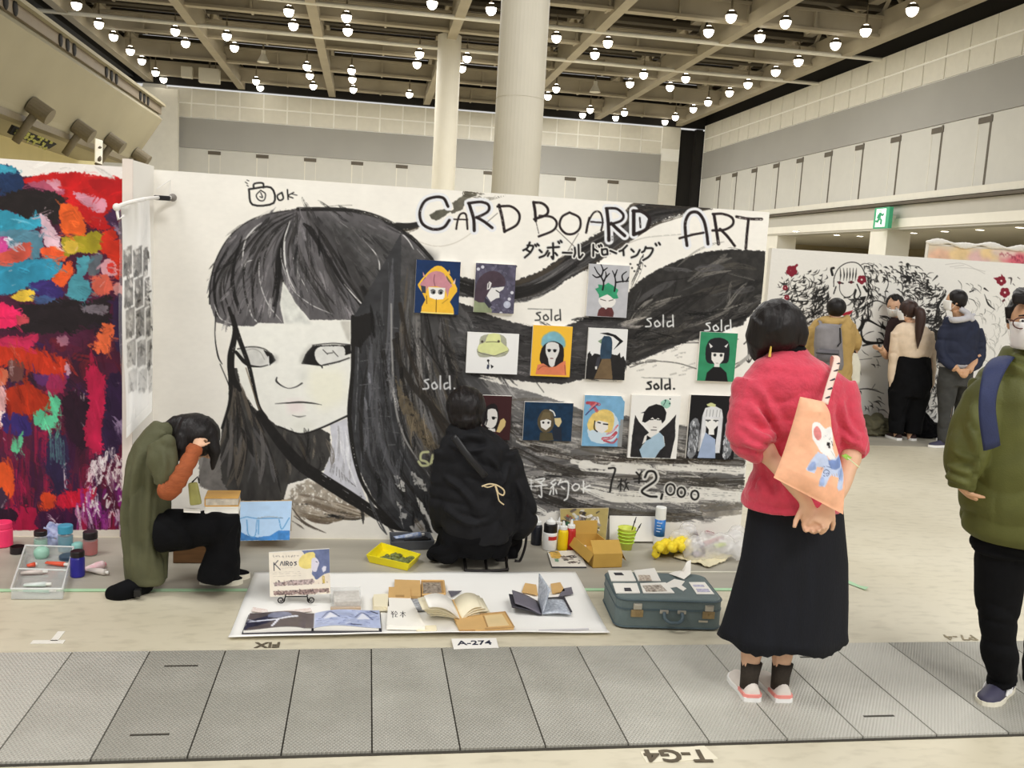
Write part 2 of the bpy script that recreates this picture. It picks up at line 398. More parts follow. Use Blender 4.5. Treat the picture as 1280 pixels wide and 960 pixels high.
# gallery with a sloping face on the left
YE = 54.0
A = P(200,133,YE); B_ = P(198,143,YE); C_ = P(203,150,YE); D_ = P(171,196,YE); E_ = P(166,205,YE)
m_gal = mat('gallery_face',(150,142,118),.7,.04,.6); m_gald = mat('gallery_fascia',(120,108,90),.7,.06,1); m_strut = mat('gallery_strut',(112,102,82),.6)
def ext(pts,y0=9): return [(p.x,y0,p.z) for p in pts]
poly = [A,B_,C_,D_,E_,E_ + Vector((-5,0,0)),A + Vector((-5,0,0))]
b = MB().prism([(p.x,9,p.z) for p in poly],(0,YE - 9,0)); 
g = b.build('gallery_wall',m_gal); struct(g)
b = MB(); b.box((A.x + .02,(YE + 9) / 2,(A.z + B_.z) / 2),(.12,YE - 9,(A.z - B_.z))); b.build('fascia',m_gald,g)
b = MB(); b.box((A.x + .1,(YE + 9) / 2,A.z + .06),(.4,YE - 9,.14)); b.build('rail',m_gal,g)
for y in range(14,54,6):
    b = MB()
    for k in (-.8,0,.8): b.ball((A.x + .1,y + k,(A.z + B_.z) / 2),(.06,.2,.26),10)
    b.build('vent',m_black,g)
b = MB(); b.box((E_.x - .1,(YE + 9) / 2,E_.z + .05),(.5,YE - 9,.25)); b.build('lower_beam',m_strut,g)
sl = (D_ - C_); sl.normalize(); nr = Vector((-sl.z,0,sl.x));
if nr.x < 0: nr = -nr
xs = C_.x
def on_slope(px,py):
    d = ray(px,py); o = Vector((0,0,H)); n = Vector((nr.x,0,nr.z)); t = (C_ - o).dot(n) / d.dot(n); return o + d * t
for k,(p0,p1) in enumerate((((37,129),(2,168)),((93,156),(66,185)),((134,172),(108,200)),((168,190),(150,206)))):
    a,c = on_slope(*p0),on_slope(*p1); c = a + sl * (c - a).dot(sl)
    a = a + nr * .35; c = c + nr * .35
    t = MB().tube([a,c],.16,8).build('strut',m_strut,g,smooth=True); MB().tube([a - nr * .3,a + nr * .5],.33,16).build('head_drum',m_strut,t)
# lit notice panel on the lower edge of the gallery
p = [on_slope(*q) for q in ((14,155),(68,178),(58,184),(8,165))]
t = thing('notice_board',p[0],'dark notice panel with yellow green lettering low on the sloping gallery face','sign')
off = nr * .12
MB().prism([q + off for q in p],-nr * .1).build('panel',m_black,t)
b = MB(); rr = random.Random(4)
for i in range(8):
    for j in range(2):
        u = .1 + i * .108; v = .25 + .5 * j
        c = p[0].lerp(p[1],u).lerp(p[3].lerp(p[2],u),v) + off + nr * .02
        e = (p[1] - p[0]).normalized()
        for k in range(3):
            s = rr.uniform(.06,.16); c2 = c + e * rr.uniform(-.12,.12) + sl * rr.uniform(-.12,.12)
            b.prism([c2 - e * s,c2 + e * s,c2 + e * s + sl * .08,c2 - e * s + sl * .08],nr * .02)
b.build('lettering',mat('notice_yellow',(150,148,60),.5,.1,5),t)
p = [on_slope(*q) for q in ((106,164),(115.5,167),(115.5,197),(106,194))]
t = thing('gallery_banner',p[0],'narrow white sign with a small black mark on the gallery face','sign')
MB().prism([q + nr * .5 for q in p],nr * .04).build('board',m_joint,t)
b = MB()
for v in (.3,.75,.8):
    c = p[0].lerp(p[1],.5).lerp(p[3].lerp(p[2],.5),v) + nr * .56; b.ball(c,(.1,.12,.06 if v < .5 else .12),8)
b.build('mark',m_vent,t)
b = MB().box((E_.x - 3.0,33,3.0),(.3,50,6.5)); struct(b.build('wall_gallery',mat('gallery_cream',(222,210,160),.7,.03,1)))
b = MB().box((-16,YB - 1,6),(6,.4,12)); struct(b.build('wall_back_return',m_panel))
# ------------------------------------------------------------------ brush and canvas: paint laid on a board as colours of its surface
class Cv:
    def __init__(s,x0,y0,x1,y1,k,bg):
        s.x0,s.y0,s.k = x0,y0,k; s.w,s.h = int((x1 - x0) * k) + 1,int((y1 - y0) * k) + 1
        s.im = np.ones((s.h,s.w,3)) * (np.array(bg,float) / 255); s.n = 0
    def _bb(s,P_,pad):
        a = np.asarray(P_,float); k = s.k
        i0 = max(0,int((a[:,0].min() - s.x0 - pad) * k)); i1 = min(s.w,int((a[:,0].max() - s.x0 + pad) * k) + 2)
        j0 = max(0,int((a[:,1].min() - s.y0 - pad) * k)); j1 = min(s.h,int((a[:,1].max() - s.y0 + pad) * k) + 2)
        if i1 <= i0 or j1 <= j0: return None
        xx,yy = np.meshgrid(np.arange(i0,i1) / k + s.x0,np.arange(j0,j1) / k + s.y0)
        return i0,i1,j0,j1,xx,yy
    def _put(s,b,m,col,var,fx=.15,fy=.15):
        i0,i1,j0,j1,xx,yy = b; s.n += 1
        c = np.array(col,float) / 255
        if var: c = np.clip(c[None,None,:] * (1 + var * 2 * (fbm(xx * fx,yy * fy,s.n % 50,3) - .5))[...,None],0,1)
        t = s.im[j0:j1,i0:i1]; t += (c - t) * m[...,None]
    def poly(s,pts,col,a=1,rough=0,var=0,soft=0,smooth=0,fx=.15,fy=.15,tex=0):
        if smooth: pts = cr(pts,smooth,True)
        p = np.asarray(pts,float); b = s._bb(p,rough + soft + 1)
        if b is None: return s
        xx,yy = b[4],b[5]
        if rough:
            xx = xx + rough * 2 * (fbm(xx * .35,yy * .35,s.n % 40 + 3,3) - .5); yy = yy + rough * 2 * (fbm(b[4] * .35,b[5] * .35,s.n % 40 + 9,3) - .5)
        m = np.zeros(xx.shape)
        for ox,oy in ((-.25,-.25),(.25,-.25),(-.25,.25),(.25,.25)):
            X = xx + ox / s.k; Y = yy + oy / s.k; ins = np.zeros(xx.shape,bool); q = len(p)
            for i in range(q):
                (xa,ya),(xb,yb) = p[i],p[(i + 1) % q]
                if ya == yb: continue
                ins ^= ((ya > Y) != (yb > Y)) & (X < (xb - xa) * (Y - ya) / (yb - ya) + xa)
            m += ins * .25
        if soft:
            r = max(1,int(soft * s.k))
            for ax in (0,1):
                ker = np.ones(2 * r + 1) / (2 * r + 1)
                m = np.apply_along_axis(lambda v: np.convolve(v,ker,'same'),ax,m)
        if tex: m = m * np.clip((fbm(b[4] * fx * 2,b[5] * fy * 2,s.n % 30 + 5,3) - tex) * 5,0,1)
        s._put(b,m * a,col,var,fx,fy); return s
    def stroke(s,pts,w,col,a=1,dry=0,var=.0,smooth=6,taper=0):
        if smooth and len(pts) > 2: pts = cr(pts,smooth)
        p = np.asarray(pts,float); n = len(p)
        w = np.interp(np.linspace(0,1,n),np.linspace(0,1,len(w)),w) if isinstance(w,(list,tuple)) else np.full(n,float(w))
        if taper: w = w * np.clip(np.minimum(np.linspace(0,1,n),np.linspace(1,0,n)) * 4 * taper + .25,0,1)
        b = s._bb(p,w.max() + 1)
        if b is None: return s
        i0,i1,j0,j1,xx,yy = b
        D = np.full(xx.shape,9.0); V = np.zeros(xx.shape); U = np.zeros(xx.shape); u0 = 0
        for i in range(n - 1):
            d = p[i + 1] - p[i]; l = math.hypot(*d)
            if l < 1e-6: continue
            r = max(w[i],w[i + 1]) / 2 + 1.2 / s.k
            ia = max(0,int((min(p[i][0],p[i + 1][0]) - r - s.x0) * s.k) - i0); ib = int((max(p[i][0],p[i + 1][0]) + r - s.x0) * s.k) + 2 - i0
            ja = max(0,int((min(p[i][1],p[i + 1][1]) - r - s.y0) * s.k) - j0); jb = int((max(p[i][1],p[i + 1][1]) + r - s.y0) * s.k) + 2 - j0
            if ib <= 0 or jb <= 0: u0 += l; continue
            sx,sy = xx[ja:jb,ia:ib],yy[ja:jb,ia:ib]
            if sx.size == 0: u0 += l; continue
            rx,ry = sx - p[i][0],sy - p[i][1]; t = np.clip((rx * d[0] + ry * d[1]) / l ** 2,0,1)
            ww = (w[i] * (1 - t) + w[i + 1] * t) / 2 + 1e-6
            dx,dy = rx - t * d[0],ry - t * d[1]; dist = np.hypot(dx,dy)
            q = (dist - ww) * s.k; side = np.sign(d[0] * ry - d[1] * rx) * dist / ww
            o = q < D[ja:jb,ia:ib]
            D[ja:jb,ia:ib] = np.where(o,q,D[ja:jb,ia:ib]); V[ja:jb,ia:ib] = np.where(o,side,V[ja:jb,ia:ib]); U[ja:jb,ia:ib] = np.where(o,u0 + t * l,U[ja:jb,ia:ib])
            u0 += l
        m = np.clip(.5 - D,0,1)
        if dry:
            br = vn(V * max(3,w.max() * .55) + 40,U * .035,s.n % 60) * .75 + vn(xx * .5,yy * .5,s.n % 37) * .25
            m = m * np.clip((br - dry * .62) * 6,0,1)
        s._put(b,m * a,col,var); return s
    def dots(s,pts,r,col,a=1):
        for q in pts: s.stroke([q,(q[0] + .01,q[1])],2 * r,col,a,smooth=0)
        return s
    def sample(s,px,py):
        x = np.clip((px - s.x0) * s.k,0,s.w - 1.001); y = np.clip((py - s.y0) * s.k,0,s.h - 1.001)
        i = x.astype(int); j = y.astype(int); fx = (x - i)[...,None]; fy = (y - j)[...,None]; m = s.im
        return (m[j,i] * (1 - fx) + m[j,i + 1] * fx) * (1 - fy) + (m[j + 1,i] * (1 - fx) + m[j + 1,i + 1] * fx) * fy
def painted_face(name,pts,cols,parent,m=None,label=None):
    """pts (rows, cols, 3) world points from top row down, cols (rows, cols, 3) sRGB"""
    r,c = pts.shape[:2]; me = bpy.data.meshes.new(name)
    idx = np.arange(r * c).reshape(r,c)
    q = np.stack([idx[:-1,:-1],idx[1:,:-1],idx[1:,1:],idx[:-1,1:]],-1).reshape(-1,4)
    me.vertices.add(r * c); me.vertices.foreach_set('co',pts.reshape(-1))
    me.loops.add(q.size); me.loops.foreach_set('vertex_index',q.reshape(-1)); me.polygons.add(len(q)); me.polygons.foreach_set('loop_start',np.arange(0,q.size,4))
    me.update(calc_edges=True)
    at = me.color_attributes.new('paint','FLOAT_COLOR','POINT')
    at.data.foreach_set('color',np.concatenate([lin(np.clip(cols,0,1)),np.ones((r,c,1))],-1).reshape(-1))
    return link(name,me,m or paint_mat(),parent,True,label)
def grid_on(o,ex,ez,nx,nz):
    """grid of points from the top corner o along ex, down along ez"""
    u = np.linspace(0,1,nx)[None,:,None]; v = np.linspace(0,1,nz)[:,None,None]
    return np.array(o)[None,None,:] + u * np.array(ex) + v * np.array(ez)
def project(p):
    q = p - np.array([0,0,H]); R,U,F_ = (np.array(v) for v in (AR,AU,AF)); z = q @ F_
    return 640 + FPX * (q @ R) / z,480 - FPX * (q @ U) / z
def flow(c,A,B,n,cols,wr,lr=(.25,.7),dry=.5,seed=1,a=(.5,1),tr=(0,1),var=.1):
    """n brush marks running between two guide lines"""
    rr = random.Random(seed); A = np.array(cr(A,10)); B = np.array(cr(B,10))
    g = lambda L,t: np.array([np.interp(t,np.linspace(0,1,len(L)),L[:,i]) for i in (0,1)])
    for i in range(n):
        t = rr.uniform(*tr); l = rr.uniform(*lr); s0 = rr.uniform(0,max(0.001,1 - l)); ts = [s0 + l * k / 5 for k in range(6)]; dt = rr.uniform(-.05,.05)
        pts = [g(A,q) * (1 - t - dt * k) + g(B,q) * (t + dt * k) for k,q in enumerate(ts)]
        c.stroke(pts,rr.uniform(*wr),rr.choice(cols),rr.uniform(*a),dry * rr.uniform(.5,1.2),var,4,1)
def smear(c,box,n,l,w,ang,jit,seed=1,spread=.5,dry=.5,mask=None,a=.8):
    """brush marks that pick up the paint already there"""
    rr = random.Random(seed)
    for i in range(n):
        x,y = rr.uniform(box[0],box[2]),rr.uniform(box[1],box[3]); q = c.sample(np.array([x]),np.array([y]))[0] * 255
        if mask and not mask(q): continue
        g = 1 + rr.uniform(-jit,jit); t = rr.gauss(ang(x,y) if callable(ang) else ang,spread); L_ = rr.uniform(*l)
        c.stroke([(x - L_ / 2 * math.cos(t),y - L_ / 2 * math.sin(t)),(x + rr.uniform(-1,1),y + rr.uniform(-1,1)),(x + L_ / 2 * math.cos(t),y + L_ / 2 * math.sin(t))],rr.uniform(*w),np.clip(q * g + rr.uniform(-6,6),0,255),a,dry,.1,3,1)
Z7 = lambda L: [(500 + x * .3594,220 + y * .3594) for x,y in L]
Z8 = lambda L: [(500 + x * .3594,440 + y * .3594) for x,y in L]
Z5 = lambda L: [(240 + x * .25,240 + y * .25) for x,y in L]
Z6 = lambda L: [(240 + x * .25,460 + y * .25) for x,y in L]
ZF = lambda L: [(280 + x * .1875,380 + y * .1875) for x,y in L]
ZL = lambda L: [(500 + x * .1875,230 + y * .1875) for x,y in L]
ZR = lambda L: [(720 + x * .1875,230 + y * .1875) for x,y in L]
ZP = lambda L: [(640 + x * .2031,560 + y * .2031) for x,y in L]
ZH = lambda L: [(400 + x * .2708,420 + y * .2708) for x,y in L]

# ------------------------------------------------------------------ the big mural
YM = 5.39
WHITE = (243,239,230); K0 = (30,28,27); K1 = (54,52,51); K2 = (84,82,82); K3 = (112,110,109); KB = (70,62,52); PALE = (222,220,216)
cv = Cv(180,195,975,690,1.5,WHITE)
cv.poly([(180,195),(975,195),(975,690),(180,690)],WHITE,1,var=.02,fx=.03,fy=.03)
# hair that streams behind the lettering
cv.stroke(Z7([(-10,176),(30,176),(65,168)]),[10,9,7],K0,.95,.25)
cv.stroke(Z7([(-10,190),(30,190),(60,180)]),[6,5,4],KB,.9,.5)
cv.poly(ZL([(195,208),(240,178),(300,165),(345,180),(320,195),(285,222),(240,245),(205,228)]),(92,90,78),1,1,.2)
cv.poly(ZL([(350,125),(440,55),(490,62),(520,72),(430,110),(420,170),(350,200),(335,185),(360,165)]),(104,100,88),1,1.5,.25)
cv.stroke(ZL([(440,62),(520,72),(590,90),(700,75)]),[9,8,7,2],(78,72,60),.9,.75)
cv.stroke(ZL([(20,320),(120,380),(240,415),(360,395),(470,330),(470,300)]),1.2,(190,182,168),.6,.3)
# upper strand sweeping through the middle and up to the right
S1a = Z7([(0,185),(70,240),(140,320),(210,350),(300,370),(400,365),(480,335),(560,285),(620,240),(690,200),(760,160),(800,105),(880,95),(1020,108),(1090,115)])
S1b = Z7([(0,420),(120,440),(200,415),(280,425),(360,440),(430,435),(520,405),(600,350),(660,320),(730,270),(800,222),(880,165),(950,140),(1040,118),(1090,116)])
cv.poly(S1a + S1b[::-1],K1,1,2.5,.35,fx=.08,fy=.12)
flow(cv,S1a,S1b,44,[K0,K0,K2,KB,K3],(2,7),(.15,.5),.6,3)
cv.stroke(Z7([(210,380),(300,410),(420,405),(520,370),(620,300),(700,240)]),[14,18,14,8,5,3],K0,.9,.3,.1)
cv.stroke(Z7([(780,240),(850,215),(950,205),(1020,200)]),1.3,(170,166,158),.6,.4)
# the broad hair body: crown and the mass under the pictures
crown = Z5([(85,545),(88,460),(105,390),(125,320),(160,265),(205,205),(260,160),(330,125),(420,98),(530,84),(680,84),(800,92),(880,112),(980,150),(1060,195),(1140,265),(1200,330)]) 
mass_top = Z7([(0,300),(60,360),(130,420),(200,440),(260,455),(330,490),(410,512),(500,530),(560,528),(620,505),(700,470),(780,430),(800,400),(850,355),(900,325),(980,290),(1060,265),(1150,256),(1275,262)])
mass_bot = Z8([(1240,-180),(1195,-95),(1100,-65),(1010,-40),(900,5),(790,45),(780,75),(650,93),(560,112),(420,102),(290,82)])
cv.poly(mass_top + mass_bot + Z8([(200,60),(100,0),(0,-60)]),(62,60,60),1,1.8,.3,fx=.05,fy=.09)
low_a = Z8([(0,0),(150,50),(290,84),(420,120),(500,152),(600,184),(650,208),(790,222),(900,246),(1195,252),(1205,300)])
low_b = Z8([(1190,545),(1090,580),(960,585),(800,575),(720,560),(600,545),(480,560),(330,610),(250,690),(150,640),(0,520)])
cv.poly(low_a + low_b,(118,116,114),1,2,.25,fx=.03,fy=.09)
right_out = Z5([(1060,195),(1140,265),(1210,340),(1290,450),(1340,560)]) + [(600,420),(600,470),(640,520),(640,680),(490,660)]
cv.poly(Z5([(530,84),(800,92),(980,150)]) + right_out + [(470,610),(447,585),(437,522),(440,400)],(72,71,71),1,1,.3,fx=.06,fy=.04)
# crown
cv.poly(crown + Z5([(1000,500),(900,690),(800,640),(590,640),(520,560),(460,450),(440,560),(460,658),(330,655),(310,672),(190,672),(120,650)]),(98,95,97),1,.8,.22,fx=.09,fy=.05)
cv.poly(Z5([(640,120),(900,180),(1230,320),(1080,560),(930,700),(850,660),(800,420)]),(70,69,69),.85,4,.3,soft=7)
rr = random.Random(5)
cA = Z5([(520,90),(330,170),(180,330),(110,480),(140,650)]); cB = Z5([(560,110),(470,200),(420,340),(430,500),(450,650)])
flow(cv,cA,cB,34,[K0,K0,K1,(98,96,98),(98,96,98)],(1.2,4),(.3,.8),.35,11)
dA = Z5([(540,110),(450,250),(460,400),(540,540),(620,640)]); dB = Z5([(600,100),(720,260),(800,420),(880,560),(900,640)])
flow(cv,dA,dB,40,[K0,K0,K1,(96,94,97),(90,88,90)],(1.2,4),(.3,.8),.35,12)
for L,w in (([(410,560),(430,420),(440,300),(480,160)],[7,8,7,2]),([(560,160),(600,200),(680,330),(760,460),(880,600)],[3,8,6,4,2]),([(130,620),(110,500),(120,400),(180,280)],3),([(240,600),(205,480),(210,360),(250,220)],[4,5,4,2]),([(850,480),(890,560),(905,700)],[5,8,3])):
    cv.stroke(Z5(L),w,(24,22,22),.9,.15,.1)
for L,w in (([(490,145),(465,230),(462,310),(480,420),(520,500)],2.2),([(350,152),(300,195),(265,250),(248,370)],1.8),([(262,375),(275,350),(305,340)],1),([(445,280),(450,350),(500,480),(590,560),(700,610)],1),([(335,330),(340,450),(380,560),(450,650)],1.1),([(760,460),(830,540),(900,610)],1.6),([(740,150),(790,185)],1.2),([(850,230),(930,330),(940,440),(970,560),(990,700)],1.4),([(1030,190),(1080,240),(1110,290)],1.4),([(1125,285),(1165,330)],1.8),([(280,560),(300,620),(330,655)],1.4),([(500,310),(530,400),(580,500)],.9),([(110,560),(140,630),(200,660)],1.3),([(960,420),(985,600),(985,760)],1.2)):
    cv.stroke(Z5(L),w,(228,226,224),.9,.15,0,6,1)
cv.stroke(Z5([(88,560),(90,470),(120,340),(200,210),(330,125),(530,84)]),1.6,K0,.9,.2)
cv.stroke(Z5([(530,86),(700,86),(850,100),(980,150),(1100,230),(1200,335)]),[5,5,4,6,5,4],K0,.95,.3)
cv.stroke(Z5([(640,78),(720,68),(800,66)]),.8,(120,116,110),.7,.3)
cv.poly(Z5([(560,100),(700,180),(820,300),(900,500),(870,560),(760,420),(640,240)]),K0,.35,3,.2,soft=3)
dk = lambda q: q.mean() < 170
smear(cv,(262,255,500,410),420,(10,34),(1,4),lambda x,y: math.atan2(y - 240,(x - 375) * .8 + 1),.55,2,.12,.55,dk)
# face
face = Z5([(190,668),(310,672),(330,655),(460,658),(440,560),(455,448),(520,560),(590,642),(800,640)]) + [(439,400),(439,460),(436,518),(415,529),(400,536),(385,541),(375,541.5),(362,539),(347,533),(330,521),(318,506),(306,490),(297,468),(293,440),(289,418)]
cv.poly(face,(240,239,231),1,.3,.02)
cv.poly(Z5([(455,450),(440,560),(465,655),(600,660),(520,560)]),(206,208,202),.55,.6,.2,soft=2)
cv.poly(Z5([(740,645),(792,645),(792,755),(775,740)]),(188,184,174),.7,.6,.1,soft=1.5)
# tint and shading painted on the cheeks
cv.poly(ZF([(560,420),(800,430),(820,640),(650,720),(560,600)]),(243,240,216),.6,2,0,soft=8)
cv.poly(ZF([(420,640),(520,640),(540,720),(430,730)]),(238,216,218),.55,1,0,soft=5)
cv.poly(ZF([(500,440),(560,440),(550,520),(500,530)]),(212,212,204),.5,1,0,soft=5)
cv.poly(ZF([(450,790),(600,780),(580,850),(470,850)]),(222,222,210),.6,1,0,soft=6)
# eyes
cv.poly(ZF([(95,300),(180,282),(260,300),(320,330),(345,375),(310,405),(230,418),(150,405)]),(214,213,208),1,.4,.08,smooth=3)
cv.poly(ZF([(262,305),(320,330),(345,375),(305,410),(295,360)]),K0,1,.4)
cv.stroke(ZF([(90,300),(180,285),(270,300),(330,350)]),1.6,(60,58,54),.9,.25)
cv.stroke(ZF([(80,320),(130,380),(170,410),(240,418),(300,405)]),[4,5,3,1.5,1],K0,1,.1)
cv.stroke(ZF([(120,320),(190,300),(240,320),(270,370)]),1.2,(150,148,144),.7,.3)
cv.stroke(ZF([(296,350),(299,412)]),1.2,(225,225,222),1)
cv.poly(ZF([(520,390),(545,330),(590,278),(700,272),(845,275),(848,360),(780,385),(680,412),(580,405)]),K0,1,.5)
cv.poly(ZF([(605,320),(640,285),(720,282),(795,285),(808,345),(790,375),(700,405),(650,408),(615,375)]),(224,223,218),1,.3,.05,smooth=3)
cv.poly(ZF([(800,345),(848,330),(848,372),(780,388)]),(226,225,219),1,.4)
for L in ([(660,305),(690,335)],[(690,330),(725,325)],[(725,312),(760,350)]): cv.stroke(ZF(L),1.1,K0,.8)
cv.stroke(ZF([(520,395),(640,410),(655,425),(660,408),(760,385),(835,360)]),1.6,K0,.95,.15)
cv.stroke(ZF([(590,275),(720,262),(845,272)]),1.4,K1,.9,.2)
cv.poly(ZF([(500,400),(520,340),(570,275),(600,268),(545,330),(530,395)]),(130,128,122),.5,2,0,soft=3)
cv.poly(ZF([(330,330),(360,350),(355,390),(335,400)]),(150,148,142),.5,1,0,soft=2)
# nose, mouth
cv.stroke(ZF([(352,490),(350,515),(385,545),(430,562),(480,552),(520,528)]),[1.5,2.6,1.5,.8,1.4,2],K1,.95,.1)
cv.stroke(ZF([(340,665),(420,660),(500,655),(580,660),(650,672)]),[.5,1.6,2.2,1.8,.5],K0,.95,.1)
cv.stroke(ZF([(455,742),(500,752),(545,745)]),[.6,1.8,.6],(80,78,74),.8,.1,0)
# neck, hair left of the face
neck = Z6([(690,285),(775,252),(790,400),(832,520),(850,600),(870,660),(760,640),(650,540),(690,440),(700,360)])
cv.poly(neck,(206,206,214),1,1,.06)
flow(cv,Z6([(700,290),(700,420),(680,560)]),Z6([(775,270),(800,450),(845,620)]),14,[(236,236,240),(180,180,188),(150,148,150)],(1,4),(.3,.7),.7,21)
for k in range(9): cv.stroke(Z6([(700 + k * 12,470 + k * 13),(690 + k * 16,520 + k * 9)]),.9,(96,94,96),.7,.2)
lh = Z6([(180,0),(225,0),(245,100),(300,190),(360,240),(430,292),(540,330),(640,302),(690,330),(695,430),(660,510),(590,550),(480,580),(460,650),(460,665),(220,665),(50,590),(30,560),(60,440),(140,400),(150,300),(185,200)])
cv.poly(lh,(62,60,58),1,1,.3,fx=.12,fy=.05)
flow(cv,Z6([(190,20),(170,260),(140,420),(60,600)]),Z6([(240,60),(330,260),(400,420),(460,640)]),46,[K0,K0,K2,(104,100,98),(96,88,78)],(1.5,6),(.25,.6),.45,31)
flow(cv,Z6([(380,260),(430,360),(470,470),(480,570)]),Z6([(670,320),(680,400),(660,480),(600,540)]),26,[K0,K0,KB,(120,112,100),K1],(1.5,6),(.25,.6),.5,32)
cv.poly(Z6([(30,420),(70,400),(140,410),(150,560),(200,640),(120,630),(40,590)]),(128,124,120),.85,2,.15)
for L,w in (([(140,-20),(185,90),(190,160)],[1,1.2,.8]),([(120,-280),(115,-160),(130,-60),(150,-20)],[1.5,1.2,2,1]),([(185,-300),(215,-190),(195,-60),(200,40),(240,110)],[4,6,9,9,5]),([(205,-260),(235,-150),(285,-10),(330,180),(370,250)],[4,6,5,4,5]),([(195,0),(190,160),(150,300)],[7,4,3])):
    cv.stroke(Z6(L),w,K0,1,.1,.15)
cv.stroke(Z6([(270,0),(320,160),(350,235)]),1.5,(120,104,84),.8,.2)
cv.stroke(Z6([(430,292),(540,328),(640,302),(785,236)]),[2,1.5,2.2,2.5],K0,1)
# the thick strand crossing down to the right and the brush marks under it
cv.poly(Z6([(500,600),(560,570),(660,560),(800,640),(900,730),(860,750),(700,760),(620,770),(520,740),(480,660)]),(150,138,122),.8,4,.3,soft=1,tex=.25)
flow(cv,Z6([(500,620),(620,640),(780,700),(900,740)]),Z6([(500,740),(640,765),(760,760),(880,750)]),26,[(96,82,68),(120,106,88),(196,184,168),K0],(2,7),(.2,.6),.75,41)
cv.stroke(Z6([(340,230),(440,370),(540,480),(640,550),(780,640),(920,730),(1010,790),(1090,815)]),[10,13,15,15,15,13,9,3],K0,1,.12,.2)
for L in ([(500,700),(560,770),(670,825)],[(510,740),(580,790),(660,822)],[(500,765),(540,790),(560,805)]): cv.stroke(Z6(L),[1,2.4,.6],(76,66,56),.85,.4)
# right curtain of hair, beside the face
ca = [(441,398),(441,460),(438,522),(448,586),(466,622),(492,656),(516,668)]; cb = [(502,290),(500,400),(497,470),(505,540),(530,590),(548,615),(556,640)]
cv.poly(ca + [(530,668),(548,664),(560,640)] + cb[::-1],(56,56,58),1,.8,.25,fx=.05,fy=.12)
flow(cv,ca,cb,60,[K0,K1,(88,88,92),(78,78,80),(44,44,46)],(1.5,7),(.15,.45),.55,51)
for k in range(26):
    x = rr.uniform(448,492); y = rr.uniform(405,560); cv.stroke([(x,y),(x + rr.uniform(4,14),y + rr.uniform(-2,1))],rr.uniform(.6,1.6),(104,104,106),.7,.4)
cv.stroke([(441,396),(441,460),(437,520),(445,580),(462,620),(500,662)],[5,5,6,5,4,3],K0,1,.1,.1)
cv.stroke([(449,405),(447,470),(444,540)],1.1,(150,150,152),.7,.35)
cv.stroke([(489,380),(490,440),(494,505),(506,548),(530,585),(548,610)],[2,2.4,2.6,2.4,2,1],(150,148,146),.9,.15)
cv.poly(Z5([(795,630),(905,600),(905,690),(870,740),(840,780),(795,760)]),K0,1,1)
# flow of hair to the right of the curtain
fa = [(503,300),(500,400),(500,480),(512,545),(540,590),(560,640)]; fb = [(560,380),(565,420),(575,460),(590,510),(610,560),(640,620)]
flow(cv,fa,fb,90,[K0,K1,(104,102,102),(92,82,68),(70,66,60),(120,117,114)],(1.5,8),(.15,.5),.55,61)
cv.stroke([(496,418),(502,470),(520,530),(548,570)],[6,5,7,3],(34,30,27),.95,.2)
cv.stroke([(500,380),(512,440),(535,500),(560,545)],[5,6,9,6],(44,38,32),.9,.3)
cv.stroke(ZH([(340,20),(370,120),(430,230),(520,330),(600,420)]),[4,6,8,8,4],(40,36,32),.9,.25)
cv.stroke(ZH([(460,10),(520,100),(580,180)]),1.6,K0,.9)
cv.stroke(ZH([(545,0),(600,70),(665,105)]),[2,4,2],K0,.9,.2)
cv.poly(ZH([(345,180),(380,260),(420,300),(520,460),(560,540),(500,520),(420,430),(370,330)]),(104,92,72),.8,2,.3,tex=.2)
# light scraped patches at the lower end
for L in ([(340,640),(380,660),(400,720),(360,700)],[(420,620),(470,660),(500,720),(450,700),(430,670)],[(350,760),(390,790),(370,800)],[(380,820),(400,815),(395,850),(370,840)]):
    cv.poly(ZH(L),(196,194,190),.9,3,.1,tex=.25)
cv.poly(ZH([(440,730),(470,770),(545,915),(530,925),(460,800)]),(224,222,216),1,1.5)
cv.poly(ZH([(410,880),(470,850),(500,910),(430,905)]),(204,200,194),.9,1.5,.1)
cv.stroke(ZH([(440,850),(470,890)]),5,(120,108,92),.8,.4); cv.stroke(ZH([(480,830),(500,880)]),4,K1,.9,.3)
# streaks under the pictures to the right end
la = Z8([(290,90),(430,150),(600,205),(790,240),(960,262),(1200,275)]); lb = Z8([(300,600),(460,560),(640,545),(800,560),(1000,570),(1195,550)])
flow(cv,la,lb,120,[K1,K2,(150,147,143),(172,168,162),(96,90,82),(130,126,122)],(3,11),(.12,.4),.75,71)
for L,w,c in (([(380,260),(470,330),(600,365),(760,372),(900,372),(1190,385)],[9,12,9,10,10,8],(60,54,48)),([(400,340),(520,400),(640,425),(720,430)],[8,14,10,4],(52,48,43)),([(440,470),(560,520),(720,560),(800,562)],[16,18,12,6],(48,44,40)),([(870,440),(1000,448),(1100,462),(1200,455)],[14,18,18,14],(58,54,48)),([(680,545),(800,570),(950,575),(1050,568)],[9,12,12,6],(86,80,70)),([(1060,545),(1190,530)],13,(116,110,100)),([(1060,568),(1190,556)],7,(150,144,134)),([(380,420),(500,470),(640,490)],[5,9,4],(80,76,70))):
    cv.stroke(Z8(L),w,c,.92,.55,.2)
for L,w in (([(640,395),(780,405),(860,410)],14),([(640,470),(740,500),(870,505),(1030,515)],[10,16,14,8]),([(900,400),(1030,405),(1190,412)],[8,10,9]),([(1020,490),(1190,500)],16),([(600,380),(700,400)],6),([(430,520),(500,560)],8)):
    cv.stroke(Z8(L),w,(232,229,221),.95,.3)
